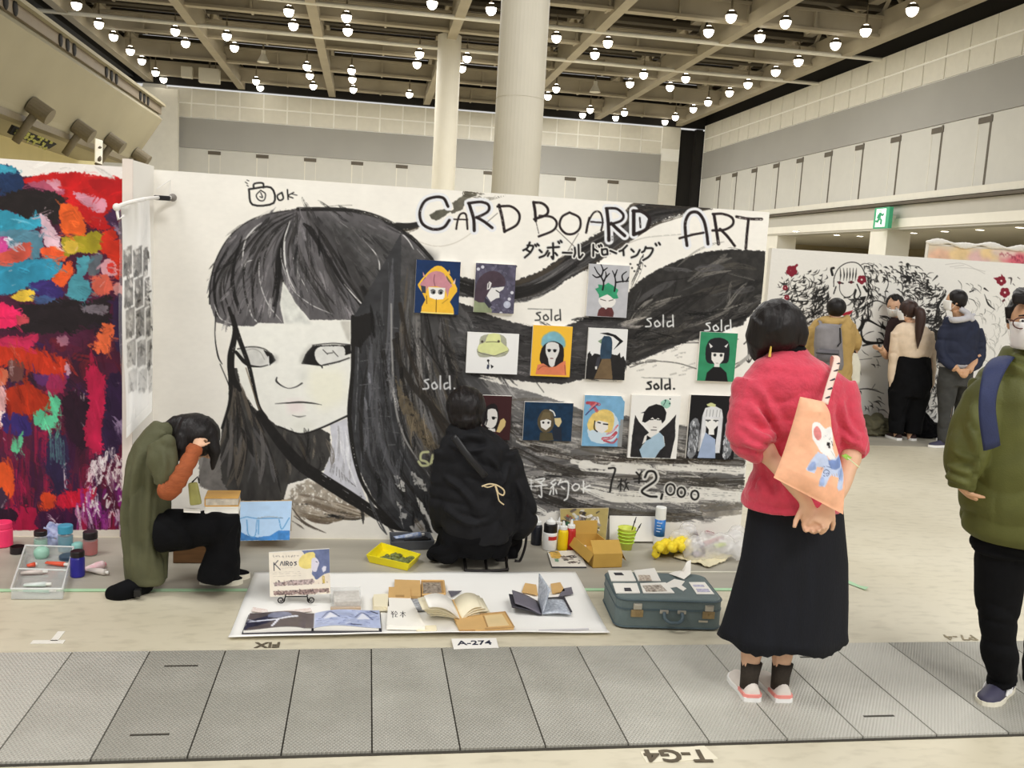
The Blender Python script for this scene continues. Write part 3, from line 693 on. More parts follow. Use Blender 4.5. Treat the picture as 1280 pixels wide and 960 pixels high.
for L in ([(270,90),(420,102),(560,114),(650,95),(780,78),(780,60),(880,10),(1010,-36),(1100,-60),(1195,-90),(1240,-120),(1240,245),(1190,250),(1000,258),(880,244),(790,222),(650,208),(600,184),(500,152),(420,130)],):
    cv.poly(Z8(L),(240,236,227),1,1.2)
cv.poly(Z8([(630,585),(700,590),(960,592),(1080,592),(1205,560),(1230,680),(300,690),(300,640),(420,640)]),(236,232,224),1,1.2)
cv.stroke(Z7([(800,665),(870,645),(960,650),(1030,670)]),1.3,(60,58,54),.8,.3); cv.stroke(Z7([(1165,655),(1195,640)]),1.2,(60,58,54),.8)
cv.stroke(Z8([(440,60),(500,140)]),1.2,(80,78,74),.8,.3)
# white crescent between the strands, left tip
cv.poly(Z7([(205,420),(240,428),(330,445),(430,440),(520,412),(600,360),(660,330),(700,310),(760,300),(780,330),(780,420),(700,465),(620,500),(560,525),(480,525),(400,508),(320,485),(250,455)]),(240,236,227),1,1)
# right big sweep
sa = Z7([(790,430),(800,395),(850,352),(900,322),(980,288),(1060,264),(1150,255),(1275,262)]); sb = Z7([(790,660),(880,610),(1000,575),(1100,550),(1180,520),(1230,470),(1270,430),(1275,420)])
cv.poly(sa + sb[::-1],(48,46,44),1,1.5,.3)
flow(cv,sa,sb,60,[K0,K0,K2,(74,70,64),(120,116,110)],(2,9),(.12,.4),.65,81)
cv.poly(Z7([(1275,250),(1275,440),(1255,440),(1268,380),(1270,265)]),WHITE,1,.5)
for k in range(22):
    x,y = rr.uniform(780,880),rr.uniform(430,470); cv.stroke([(x,y),(x + rr.uniform(2,8),y + rr.uniform(-3,0))],rr.uniform(.8,2.4),(128,124,118),.45,.5)
# arrow and small scribbles
for L in ([(935,432),(936,452)],[(932,448),(936,453),(940,447)],[(930,430),(933,427)],[(629,352),(629,373)],[(800,336),(801,337)],[(806,332),(807,333)]): cv.stroke(L,1.6,K0,.85)
cv.dots([(645,333),(632,355),(629,368),(790,335),(793,339),(788,330),(797,331)],1.2,K0)
# ---- lettering
LT = [ # CARDBOARD ART
 (ZL,[(320,150),(290,95),(230,88),(165,115),(132,190),(150,265),(220,302),(290,290),(330,240)],3.6),
 (ZL,[(375,300),(385,240),(405,200),(440,205),(450,300)],2.4),(ZL,[(360,235),(450,238)],1.8),
 (ZL,[(460,130),(490,230),(495,310)],4),(ZL,[(455,128),(540,120),(590,140),(585,185),(510,225)],3.4),(ZL,[(510,222),(560,250),(615,292)],3.6),
 (ZL,[(660,140),(680,220),(697,318)],3.6),(ZL,[(650,150),(740,150),(795,200),(780,270),(697,318)],3.0),
 (ZL,[(890,122),(900,180),(905,245)],3.6),(ZL,[(890,122),(950,130),(985,165),(975,205),(895,235)],3.2),(ZL,[(930,212),(1010,220),(1045,260),(1020,310),(925,350)],2.8),(ZL,[(905,245),(925,330)],.8),
 (ZL,[(1130,190),(1080,220),(1065,280),(1105,330),(1160,330),(1200,290),(1195,225),(1130,190)],2.8),
 (ZL,[(1240,325),(1250,270),(1262,225)],2.4),
 (ZR,[(70,325),(85,250),(120,190),(160,190),(178,250),(168,310)],2.2),(ZR,[(100,252),(180,258)],2.2),
 (ZR,[(205,165),(215,260),(220,375)],4.2),(ZR,[(200,162),(270,165),(315,205),(300,245),(225,270)],3.2),(ZR,[(235,262),(280,305),(325,345)],4),
 (ZR,[(385,180),(385,260),(385,335)],4.6),(ZR,[(380,180),(440,185),(490,230),(470,300),(385,338)],4.2),(ZR,[(425,225),(430,290)],2.2),
 (ZR,[(740,410),(730,330),(730,250),(760,195),(810,190),(850,240),(870,320),(880,400)],3.8),(ZR,[(690,362),(780,338),(850,325)],2.8),
 (ZR,[(920,205),(935,300),(950,400)],3.8),(ZR,[(912,200),(980,200),(1040,225),(1045,270),(990,305),(910,310)],3.0),(ZR,[(960,300),(1010,350),(1058,412)],3.4),
 (ZR,[(1070,218),(1150,232),(1238,234)],3.4),(ZR,[(1150,235),(1140,330),(1132,430)],3.4),
]
halo = {0,3,4,5,15,16,17,18,19,21,22}
for i in halo: f_,L,w = LT[i]; cv.stroke(f_(L),w + 7,(232,233,236),1,.05)
cv.poly(ZR([(385,180),(440,185),(480,230),(460,295),(385,325)]),(232,233,236),1)
for f_,L,w in LT: cv.stroke(f_(L),w,(34,24,24),1,.12,.1)
KT = [(ZL,L) for L in ([(865,390),(850,425),(822,442)],[(850,410),(888,415),(870,455),(832,490)],[(845,440),(870,455)],[(900,405),(908,415)],[(915,400),(925,410)],
  [(930,440),(945,455)],[(930,490),(965,475),(985,445)],[(985,425),(1060,420)],[(1020,395),(1022,495),(1010,485)],[(995,460),(985,480)],[(1035,460),(1048,475)],[(1055,385),(1062,395)],[(1070,378),(1078,388)],
  [(1085,458),(1145,460)],[(1165,425),(1168,460),(1160,485)],[(1190,405),(1195,490),(1218,470)])]
KT += [(ZR,L) for L in ([(115,405),(115,480)],[(115,430),(145,450)],[(150,410),(156,420)],[(165,405),(172,415)],[(172,435),(178,470),(210,468)],[(172,438),(205,435),(210,468)],[(228,445),(268,462)],
  [(340,410),(310,440),(290,448)],[(315,435),(318,475)],[(368,435),(385,452)],[(370,490),(405,475),(425,440)],[(465,420),(455,445),(440,455)],[(462,428),(512,432),(490,480),(448,508)],[(530,398),(537,410)],[(552,392),(560,404)])]
for f_,L in KT: cv.stroke(f_(L),6,(236,234,228),1,0,0,4)
for f_,L in KT: cv.stroke(f_(L),2.6,(26,22,22),1,0,0,4)
cv.stroke(ZL([(1040,300),(1160,415)]),.9,(70,64,58),.8); cv.stroke(ZL([(1190,330),(1120,445)]),.9,(90,84,76),.8); cv.stroke(ZL([(580,255),(650,195)]),.9,(90,84,76),.8)
# camera ok
Z1 = lambda L: [(x / 2.909,y / 2.909) for x,y in L]
for L,w in (([(905,688),(985,682),(995,738),(918,744),(905,688)],2.4),([(922,684),(925,668),(955,666),(958,682)],2.2),([(948,692),(965,705),(960,728),(942,728),(932,710),(948,692)],1.4),([(948,700),(955,718),(945,715)],1.2),([(892,662),(900,668)],1),([(898,674),(903,677)],1),([(898,655),(905,658)],1),
             ([(1025,700),(1008,712),(1015,728),(1030,722),(1025,700)],2),([(1045,690),(1048,725)],1.8),([(1068,700),(1048,712),(1065,720)],1.5),([(1060,705),(1080,710)],1)):
    cv.stroke(Z1(L),w,(28,26,26),1,0,0,4)
def LATE():
    # sold, five times: four letters s o l d
    def sold(x,y,w,h,c,lw=1.7,dot=False,lean=0):
        q = lambda L: [(x + u * w,y + v * h + lean * u) for u,v in L]
        for L in ([(.2,.25),(.05,.35),(.17,.6),(.18,.9),(.0,.95)],[(.42,.45),(.32,.65),(.38,.95),(.52,.8),(.42,.45)],[(.63,.0),(.63,.95)],[(.9,.5),(.78,.6),(.8,.95),(.97,.8)],[(.97,.0),(.99,.95)]):
            cv.stroke(q(L),lw,c,1,0,0,4)
        if dot: cv.dots(q([(1.15,.92)]),lw * .6,c)
    sold(669,387,32,14,(40,40,40)); sold(807,394,35,15,(230,230,228)); sold(881,400,33,14,(236,236,234)); sold(808,474,30,13,(18,18,18),2.2,True); sold(529,470,34,17,(214,214,214),2,True)
    cv.stroke([(660,386),(690,387)],1,(70,70,68),.8,.4); cv.stroke([(802,472),(840,473)],1,(70,70,68),.7,.5)
    for L in ([(20,355),(60,350),(70,375),(25,415),(12,400),(60,385),(85,420),(60,445)],): pass
    cv.stroke(ZH([(500,535),(470,540),(465,570),(490,580),(500,595),(470,598),(455,580)]),3,(206,208,160),1); cv.stroke(ZH([(520,550),(510,590)]),2.6,(206,208,160),1); cv.stroke(ZH([(535,560),(515,578),(540,600)]),2.4,(206,208,160),1)
    # reservation and price lines
    WH = (240,240,238); BK = (28,26,25)
    for L in ([(100,190),(125,200)],[(105,215),(130,215)],[(118,195),(118,255)],[(108,235),(130,235)]): cv.stroke(ZP(L),1.5,WH,.9)
    for L in ([(145,195),(200,188),(178,212)],[(160,205),(185,222)],[(140,235),(215,228)],[(180,235),(182,300),(165,292)],
              [(265,195),(240,215),(262,228)],[(270,215),(240,245)],[(255,240),(255,285)],[(240,262),(232,285)],[(270,258),(275,280)],[(300,195),(285,225)],[(292,215),(345,210),(342,300),(322,322)],[(305,238),(322,252)],
              [(390,220),(370,240),(385,262),(410,250),(412,228),(390,220)],[(440,205),(440,275)],[(480,230),(445,248),(480,262)]): cv.stroke(ZP(L),1.9,WH,1)
    for L,w in (([(595,125),(635,128),(615,200),(603,270)],2.4),([(655,205),(690,203)],1.5),([(672,190),(668,260)],1.6),([(668,215),(650,245)],1.2),([(672,218),(685,235)],1.2),([(705,190),(695,215),(720,212)],1.4),([(712,212),(690,260)],1.4),([(698,222),(718,258)],1.4),
                 ([(765,150),(785,170)],2.2),([(800,145),(785,170),(782,215)],2.2),([(750,190),(830,185)],1.8),([(755,208),(825,205)],1.6)):
        cv.stroke(ZP(L),w,BK,1,0,0,4)
    cv.stroke(ZP([(818,180),(838,145),(878,150),(882,200),(800,262),(840,295),(890,300)]),8,(226,224,218),.9); cv.stroke(ZP([(818,180),(838,145),(878,150),(882,200),(800,262),(840,295),(890,300)]),2.8,BK,1)
    cv.stroke(ZP([(925,285),(918,312)]),3,BK,1)
    for x,y,s in ((975,255,1.1),(1042,272,.95),(1125,290,.9)):
        L = [(x - 25 * s * math.sin(q),y - 31 * s * math.cos(q)) for q in np.linspace(0,6.3,11)]; cv.stroke(ZP(L),6,(226,224,218),.9); cv.stroke(ZP(L),2.4,BK,1)
hairy = lambda q: q.mean() < 150 and abs(q[0] - q[2]) < 40
smear(cv,(560,385,960,470),420,(10,44),(2,7),lambda x,y: .35 - (x - 560) * .0022,.7,4,.18,.75,hairy)
smear(cv,(445,400,640,660),320,(12,44),(1.5,6),lambda x,y: 1.5 - max(0,x - 500) * .005,.6,5,.12,.7,hairy)
smear(cv,(640,470,945,660),420,(10,50),(2,7),lambda x,y: .28 - (x - 640) * .0009,.6,6,.08,.8,hairy)
smear(cv,(560,480,945,640),70,(14,60),(1.5,5),lambda x,y: .28 - (x - 640) * .0009,.0,7,.08,.85,lambda q: q.mean() > 190)
for k in range(110):
    x = rr.uniform(640,930); y = 520 + (x - 560) * .12 + rr.uniform(0,90)
    if y < 640: cv.stroke([(x,y),(x + rr.uniform(10,40),y + rr.uniform(1,7))],rr.uniform(1.5,5),(226,222,214),.75,.8,0,0)
LATE()
xm0,xm1 = P(192.5,210,YM).x,P(962,265,YM).x; ZM = P(640,243,YM).z
mural = thing('mural_board',((xm0 + xm1) / 2,YM,0),'big white partition painted with a grey haired girl, lettered CARD BOARD ART','mural')
m_board = mat('white_board',(240,236,228),.7,.015,3)
MB().box(((xm0 + xm1) / 2,YM + .045,ZM / 2),(xm1 - xm0,.08,ZM)).build('board',m_board,mural)
pts = grid_on((xm0,YM,ZM),(xm1 - xm0,0,0),(0,0,-ZM),1130,620); px,py = project(pts)
painted_face('painting',pts,cv.sample(px,py),mural)
del cv
# ------------------------------------------------------------------ the abstract painting on the left partition
A1 = lambda L: [(x * .2605,190 + y * .2605) for x,y in L]
A2 = lambda L: [(x * .2605,430 + y * .2605) for x,y in L]
cv = Cv(-60,195,170,690,1.6,(238,232,226))
cv.poly([(-60,222),(30,221),(90,217),(161,226),(158,400),(156,540),(149,665),(-60,668)],(74,26,52),1,1,.4,fx=.04,fy=.02)
def blob(f_,L,c,a=1,r=3,v=.18,sm=2,tex=0): cv.poly(f_(L),c,a,r,v,smooth=sm,tex=tex,fx=.08,fy=.05)
rr = random.Random(9)
for i in range(150):
    y = rr.uniform(480,662); x = rr.uniform(-50,152); c = rr.choice([(150,20,60),(120,20,50),(60,20,60),(176,24,70),(52,22,64),(90,18,40)])
    cv.stroke([(x,y),(x + rr.uniform(-4,4),y + rr.uniform(12,50))],rr.uniform(4,16),c,rr.uniform(.4,.9),.5,.15,0)
for i in range(60):
    y = rr.uniform(380,500); x = rr.uniform(-50,155); c = rr.choice([(40,22,56),(30,22,40),(120,30,40),(58,28,76),(90,24,50)])
    cv.stroke([(x,y),(x + rr.uniform(-20,20),y + rr.uniform(-6,20))],rr.uniform(5,14),c,rr.uniform(.4,.9),.5,.15,0)
blob(A1,[(110,130),(220,105),(350,95),(480,115),(620,140),(620,250),(560,350),(450,370),(330,250),(240,180),(120,150)],(196,26,28))
blob(A1,[(420,130),(600,150),(610,210),(480,200)],(172,22,26),.9)
blob(A1,[(130,150),(240,140),(300,170),(310,210),(200,190)],(176,84,110),.95)
blob(A1,[(220,130),(290,140),(300,190),(250,175)],(214,160,176),.8,tex=.3)
blob(A1,[(350,190),(430,210),(510,230),(500,290),(440,280),(380,230)],(214,150,170),.95,tex=.15)
blob(A1,[(0,60),(60,65),(105,120),(115,180),(60,200),(0,210),(-200,200),(-200,70)],(32,52,88))
blob(A1,[(-200,62),(0,62),(70,75),(75,95),(0,100),(-200,98)],(60,150,176))
blob(A1,[(-200,270),(0,270),(90,300),(190,285),(220,330),(150,380),(60,400),(0,420),(-200,430)],(52,150,178))
blob(A1,[(0,210),(60,190),(140,175),(200,190),(260,190),(310,230),(290,300),(270,360),(210,300),(130,320),(70,290),(0,270),(-200,260),(-200,210)],(34,28,28),1,4)
blob(A1,[(290,250),(360,260),(400,310),(410,390),(350,430),(300,380),(285,310)],(222,92,36))
blob(A1,[(190,300),(220,310),(290,420),(270,470),(215,440),(200,370)],(222,186,200))
blob(A1,[(0,380),(120,370),(190,380),(210,470),(150,520),(60,480),(0,440),(-200,440),(-200,400)],(82,128,148))
blob(A1,[(-200,400),(0,400),(40,430),(30,500),(0,510),(-200,510)],(196,66,140))
blob(A1,[(30,410),(70,430),(110,440),(50,470)],(216,206,220),.9,tex=.2)
blob(A1,[(-100,540),(20,480),(140,430),(150,500),(60,540),(0,550)],(198,82,66))
blob(A1,[(190,470),(260,455),(330,480),(310,520),(240,525)],(240,92,48))
blob(A1,[(300,410),(400,400),(470,375),(490,420),(460,490),(370,480),(310,500)],(166,152,36))
blob(A1,[(320,420),(380,440),(350,490),(310,470)],(226,188,70),.9)
blob(A1,[(-200,540),(0,545),(120,520),(240,510),(300,540),(270,600),(150,640),(60,680),(0,680),(-200,690)],(48,140,172))
blob(A1,[(330,520),(350,560),(310,640),(220,660),(270,590)],(234,92,42))
blob(A1,[(365,510),(430,505),(440,560),(400,600),(440,650),(400,720),(330,700),(330,620),(370,570)],(76,150,166))
blob(A1,[(440,500),(490,490),(480,560),(450,600),(420,570)],(98,106,116))
blob(A1,[(490,390),(580,380),(585,600),(540,590),(520,500),(480,470)],(206,50,30))
blob(A1,[(500,310),(580,260),(590,400),(540,370)],(60,44,84),.9,tex=.2); blob(A1,[(530,330),(575,370),(570,400)],(198,180,206),.7,tex=.3)
blob(A1,[(490,530),(520,510),(555,540),(560,590),(490,590)],(240,180,190),.9); blob(A1,[(515,540),(545,530),(548,580),(520,575)],(226,50,40),.9)
blob(A1,[(450,600),(520,590),(540,660),(500,690),(450,670)],(216,100,80))
blob(A1,[(540,640),(570,625),(600,660),(590,700),(550,680)],(216,150,150))
blob(A1,[(150,625),(250,620),(310,690),(220,700),(150,670)],(58,44,112))
blob(A1,[(60,690),(120,660),(165,670),(160,710),(80,715)],(230,192,66))
blob(A1,[(170,690),(260,700),(280,730),(180,725)],(70,100,150),.9)
blob(A1,[(80,730),(200,730),(300,700),(420,720),(500,690),(540,690),(520,760),(540,800),(440,850),(300,870),(150,870),(60,850),(-200,860),(-200,830),(100,830),(130,790)],(36,28,32),1,5)
blob(A1,[(390,750),(450,730),(520,740),(500,780),(420,770)],(130,120,130),.85,tex=.15)
blob(A1,[(-200,730),(0,720),(70,750),(110,800),(60,840),(0,850),(-200,850)],(236,38,96)); blob(A1,[(80,780),(150,800),(90,840)],(190,70,80))
blob(A1,[(550,700),(595,700),(600,960),(560,950),(540,830)],(52,34,70))
blob(A1,[(470,850),(530,820),(550,860),(530,920),(550,950),(450,960)],(226,104,62),1,5)
blob(A1,[(0,880),(100,890),(180,870),(170,930),(60,950),(-200,950)],(196,40,84)); blob(A1,[(270,890),(320,880),(330,920),(290,930)],(190,130,150),.8)
blob(A2,[(-200,20),(40,15),(200,30),(320,80),(330,130),(240,160),(120,120),(0,100),(-200,90)],(188,50,26),1,4)
blob(A2,[(20,230),(130,190),(240,260),(280,300),(200,330),(100,340),(40,310)],(176,48,22),1,4)
blob(A2,[(-60,120),(30,120),(40,180),(0,200)],(210,110,80)); blob(A2,[(40,80),(110,90),(110,170),(50,180)],(110,66,60),.9)
blob(A2,[(160,140),(230,150),(330,130),(320,190),(250,220),(170,180)],(96,48,110),.8,tex=.2); blob(A2,[(310,100),(335,90),(340,140),(320,150)],(220,170,190),.9)
blob(A2,[(240,150),(320,150),(300,230),(220,240)],(190,40,80),.7)
blob(A2,[(-100,210),(10,205),(30,280),(0,380),(-100,380)],(226,170,170)); blob(A2,[(0,320),(40,340),(0,400)],(236,210,206))
blob(A2,[(20,330),(130,350),(150,430),(90,440),(20,420)],(56,40,110))
blob(A2,[(155,350),(190,315),(250,340),(240,260),(290,260),(285,320),(265,400),(190,405)],(92,190,146),1,3)
blob(A2,[(50,480),(90,450),(110,410),(105,490),(80,525),(55,510)],(96,186,140),1,3)
blob(A2,[(300,250),(420,240),(430,480),(380,500),(320,420)],(38,18,34),.9,5); blob(A2,[(240,430),(320,440),(330,720),(250,720),(220,560)],(40,32,66),.9,6)
for k in range(8): cv.stroke(A2([(240 + k * 9,430 + rr.uniform(0,40)),(246 + k * 9,520 + rr.uniform(0,90))]),2.4,(90,140,140),.7,.5,0,0)
blob(A2,[(430,100),(500,150),(520,260),(490,360),(500,500),(440,520),(400,420),(430,280),(410,180)],(188,28,72),1,5)
blob(A2,[(520,150),(600,160),(600,420),(540,560),(490,520),(500,340)],(50,28,64),1,5); blob(A2,[(550,390),(600,350),(600,420),(560,430)],(150,130,160),.8,tex=.2)
blob(A2,[(-200,580),(20,570),(60,610),(65,700),(30,750),(-200,740)],(222,84,36)); blob(A2,[(-200,690),(10,690),(20,790),(-200,800)],(60,40,60))
blob(A2,[(185,740),(220,710),(270,730),(260,790),(200,800)],(216,70,34)); blob(A2,[(270,740),(340,710),(430,690),(460,720),(420,770),(300,790)],(212,26,56),1,4)
blob(A2,[(0,800),(100,780),(170,790),(190,900),(0,905),(-200,905)],(190,22,70),.8,4); blob(A2,[(-200,800),(60,790),(60,860),(-200,870)],(30,18,36),.9)
blob(A2,[(180,810),(360,790),(370,900),(190,910)],(56,20,60),.8,4)
for i in range(46):
    x = rr.uniform(430,610); y = rr.uniform(560 - (x - 430) * .5,640); cv.stroke(A2([(x,y),(x + rr.uniform(-16,16),y + rr.uniform(8,50))]),rr.uniform(1.5,5),(238,226,228),.9,.5,0,0)
for i in range(34):
    x = rr.uniform(370,590); y = rr.uniform(680,860); cv.stroke(A2([(x,y),(x + rr.uniform(-8,8),y + rr.uniform(30,90))]),rr.uniform(2,6),rr.choice([(150,40,140),(170,70,150),(120,30,110),(196,120,180),(226,206,222)]),.85,.5,0,0)
for L in ([(370,780),(390,900)],[(420,790),(440,860)],[(230,830),(260,850)],[(310,600),(316,690)]): cv.stroke(A2(L),3,(236,220,226),.9,.45,0,0)
for i in range(40):
    x = rr.uniform(-40,150); y = rr.uniform(240,660); cv.stroke([(x,y),(x + rr.uniform(-6,6),y + rr.uniform(-2,10))],rr.uniform(.8,2),(232,210,214),.5,.5,0,0)
smear(cv,(-20,205,160,440),420,(6,30),(2,7),.1,.16,21,.5,.75)
smear(cv,(-20,430,160,664),420,(8,34),(2,7),1.35,.2,22,.3,.75)
for k in range(90): x,y = rr.uniform(100,160),rr.uniform(560,640); cv.stroke([(x,y),(x + rr.uniform(-4,4),y + rr.uniform(1,9))],rr.uniform(.8,3),(240,230,230),.9 * (x > 160 - (y - 555) * .8),.4,0,0)
cv.poly([(-60,664),(30,663),(150,662),(150,675),(-60,676)],(232,224,212),1,.5)
xa0,xa1 = -2.95,P(162,210,YM).x; ZA = P(80,203.5,YM).z
lw = thing('abstract_board',((xa0 + xa1) / 2,YM,0),'white partition covered by a loose abstract painting in red, blue, orange and purple','painting')
MB().box(((xa0 + xa1) / 2,YM + .045,ZA / 2),(xa1 - xa0,.08,ZA)).build('board',m_board,lw)
pts = grid_on((xa0,YM,ZA),(xa1 - xa0,0,0),(0,0,-ZA),420,560); px,py = project(pts)
px = np.where(px < -30,-60 - px,px); py = np.where(px > 155,py,py)
painted_face('painting',pts,cv.sample(np.minimum(px,158),py),lw)
# narrow white wing board between the two paintings, standing out from the wall
wa,wb = P(163,199,YM - .36),P(193,210,YM - .01)
wing = thing('wing_board',(wa.x,YM - .36,0),'narrow plain white board standing out between the abstract painting and the mural','board')
b = MB(); b.prism([(wa.x,YM - .36,0),(wb.x,YM - .02,0),(wb.x - .03,YM - .02,0),(wa.x - .03,YM - .34,0)],(0,0,wa.z)); b.build('board',m_board,wing)
b = MB(); b.box((wa.x - .012,YM - .365,wa.z / 2),(.05,.012,wa.z)); b.build('edge_tape',mat('edge_tape',(228,216,206),.6,.03,8),wing)
# white rail with clip and hanging clear sleeves of photo prints
YS = YM - .40
ra,rb = P(146,259,YS - .12),P(216,247,YM - .03)
rail = thing('hanger_rail',(ra.x,YS,ra.z),'white bent hanger rail with a black clip fixed to the wing board','rail')
m_rail = mat('rail_white',(236,232,226),.35,.02,5); m_blk = mat('black_plastic',(26,25,26),.4,.1,6)
mid = P(180,249,YS)
MB().tube(catmull3([ra,P(158,254,YS - .06),mid,P(200,247,YM - .12),rb]),.011,8).ball(ra,.02,10).build('rod',m_rail,rail,smooth=True)
MB().tube([ra + Vector((0,0,-.01)),ra + Vector((.01,-.01,-.06)),ra + Vector((.035,0,-.04))],.008,8).build('hook',m_rail,rail,smooth=True)
MB().box(P(203,247.5,YM - .14),(.085,.03,.026),bev=.006).build('clip',m_blk,rail)
MB().ball(rb,.022,10).build('end_knob',mat('knob_grey',(130,124,118),.4),rail,smooth=True)
MB().tube([P(213,225,YM - .02),P(212.5,245,YM - .03)],.003,5).tube([P(213,225,YM - .02),P(196,236,YM - .1)],.003,5).build('wire',m_rail,rail)
m_film = mat('clear_film',(246,246,246),.18,.02,5,alpha=.12,spec=.7); m_print = None
cv = Cv(145,250,200,570,3,(236,234,230))
rr = random.Random(3)
rows = [(312,347),(350,386),(388,424),(428,460),(464,492)]
for j,(ya,yb) in enumerate(rows):
    for i in range(3):
        xa = 154 + i * 12.5 + j * 1.6; sk = -5
        q = [(xa,ya),(xa + 11,ya + sk),(xa + 11,yb + sk),(xa,yb)]
        fade = [1,.95,.8,.6,.3][j]
        if i == 2: q = [(xa,ya),(xa + 6,ya + sk),(xa + 6,yb + sk),(xa,yb)]
        cv.poly(q,(120,116,112),fade,.3,.5)
        for k in range(9):
            x,y = rr.uniform(xa + 1,xa + 8),rr.uniform(ya,yb - 4); cv.stroke([(x,y),(x + rr.uniform(-3,3),y + rr.uniform(1,8))],rr.uniform(1,4),rr.choice([(40,38,36),(70,66,62),(190,186,180),(210,206,200)]),fade * .9,.3,0,0)
slv = thing('print_sleeve',P(170,260,YS),'tall clear plastic sleeve sheet of small black and white prints hanging from the rail','print sheet')
us_,vs_ = np.linspace(0,1,40),np.linspace(0,1,120)
gp = np.zeros((120,40,3)); sx = np.zeros((120,40)); sy = np.zeros((120,40))
for j,v in enumerate(vs_):
    for i,u in enumerate(us_):
        xl_ = 151 + 6 * v + 1.5 * math.sin(v * 9); xr_ = 187 + 6 * min(1,v * 1.6) - 3 * v
        x = xl_ + (xr_ - xl_) * u; y = (258 - 8 * u) + ((548 - 34 * u) - (258 - 8 * u)) * v
        q = P(x,y,YS - .03 + .025 * math.sin(u * 7 + v * 4) + .02 * math.sin(v * 11))
        gp[j,i] = q; sx[j,i] = x; sy[j,i] = y
painted_face('print_sheet',gp,cv.sample(sx,sy),slv,paint_mat('glossy_print',.3))
b = MB(); b.sheet([[Vector(gp[j,i]) + Vector((-.012,-.02,.01)) for i in range(0,40,3)] for j in range(0,120,4)]); b.build('film',m_film,slv,smooth=True)

# ------------------------------------------------------------------ small pictures hung on the mural
def picture(name,box,size_mul,f_,draw,bg,label,ragged=0,k=3.2):
    x0,y0,x1,y1 = box; c = Cv(x0,y0,x1,y1,k,bg); draw(c,f_)
    mx,my = (x0 + x1) / 2,(y0 + y1) / 2; tl = P(x0,y0 + (mx - x0) * .0,YM); ctr = P(mx,my,YM)
    w = (P(x1,my,YM) - P(x0,my,YM)).length; h = (P(mx,y1,YM) - P(mx,y0,YM)).length
    t = thing(name,(ctr.x,YM - .012,ctr.z),label,'painting','small paintings on the mural')
    D = .022
    MB().box((ctr.x,YM - D / 2 - .001,ctr.z),(w,D,h),bev=.002).build('canvas',m_board,t)
    nx,nz = int((x1 - x0) * 2.2),int((y1 - y0) * 2.2)
    pts = grid_on((ctr.x - w / 2,YM - D - .002,ctr.z + h / 2),(w,0,0),(0,0,-h),nx,nz)
    u,v = np.meshgrid(np.linspace(x0,x1,nx),np.linspace(y0,y1,nz))
    painted_face('picture',pts,c.sample(u,v),t); return t
PA = lambda L: [(510 + x * .1172,320 + y * .1172) for x,y in L]
PB = lambda L: [(570 + x * .1172,400 + y * .1172) for x,y in L]
PC = lambda L: [(700 + x * .16667,320 + y * .16667) for x,y in L]
PD = lambda L: [(860 + x * .1877,400 + y * .1877) for x,y in L]
PE = lambda L: [(590 + x * .15625,485 + y * .15625) for x,y in L]
PF = lambda L: [(780 + x * .1146,470 + y * .1146) for x,y in L]
BLK = (24,22,24); SKIN = (232,228,222)
def d1(c,f):
    c.poly(f([(85,50),(540,60),(540,620),(80,620)]),(24,50,92),1,0,.1)
    c.poly(f([(160,230),(200,180),(270,115),(340,105),(410,160),(500,290),(520,370),(450,480),(500,605),(150,605),(190,470),(110,340),(110,300)]),(242,190,60),1,.2,.05,smooth=2)
    c.poly(f([(130,300),(180,230),(190,400),(150,400)]),(40,50,80),.9); c.poly(f([(400,200),(460,280),(440,340),(400,300)]),(40,50,80),.6)
    c.poly(f([(120,320),(180,240),(220,190),(290,160),(370,180),(420,260),(470,310),(440,340),(420,440),(390,340),(215,330),(190,430),(190,330)]),(200,138,148),1,.2,.06,smooth=2)
    c.poly(f([(150,175),(180,230),(155,220)]),(214,160,150)); c.poly(f([(430,140),(440,185),(410,180)]),(240,190,90)); c.poly(f([(500,225),(495,290),(470,285)]),(232,196,180))
    c.poly(f([(215,335),(395,335),(390,440),(300,465),(230,440)]),SKIN,1,.1); c.poly(f([(230,400),(390,400),(380,455),(300,465),(235,445)]),(248,246,242),1)
    for x in (268,345): c.dots(f([(x,385)]),3,(120,122,122)); c.dots(f([(x + 6,388)]),1.6,BLK)
    c.stroke(f([(240,370),(265,358),(290,370)]),.8,BLK); c.stroke(f([(325,368),(350,356),(375,372)]),.8,BLK)
    c.stroke(f([(275,200),(270,260),(285,320)]),.8,(120,70,84)); c.stroke(f([(305,460),(308,600)]),1,(120,86,30)); c.stroke(f([(200,430),(205,510)]),1.2,(140,100,40)); c.stroke(f([(430,450),(370,500)]),1.2,(200,150,50))
    c.stroke(f([(150,605),(490,608)]),1.6,(250,225,130))
picture('picture',(519,326,574,392),1,PA,d1,(24,50,92),'small painting of a pink haired child in a yellow hood on dark blue')
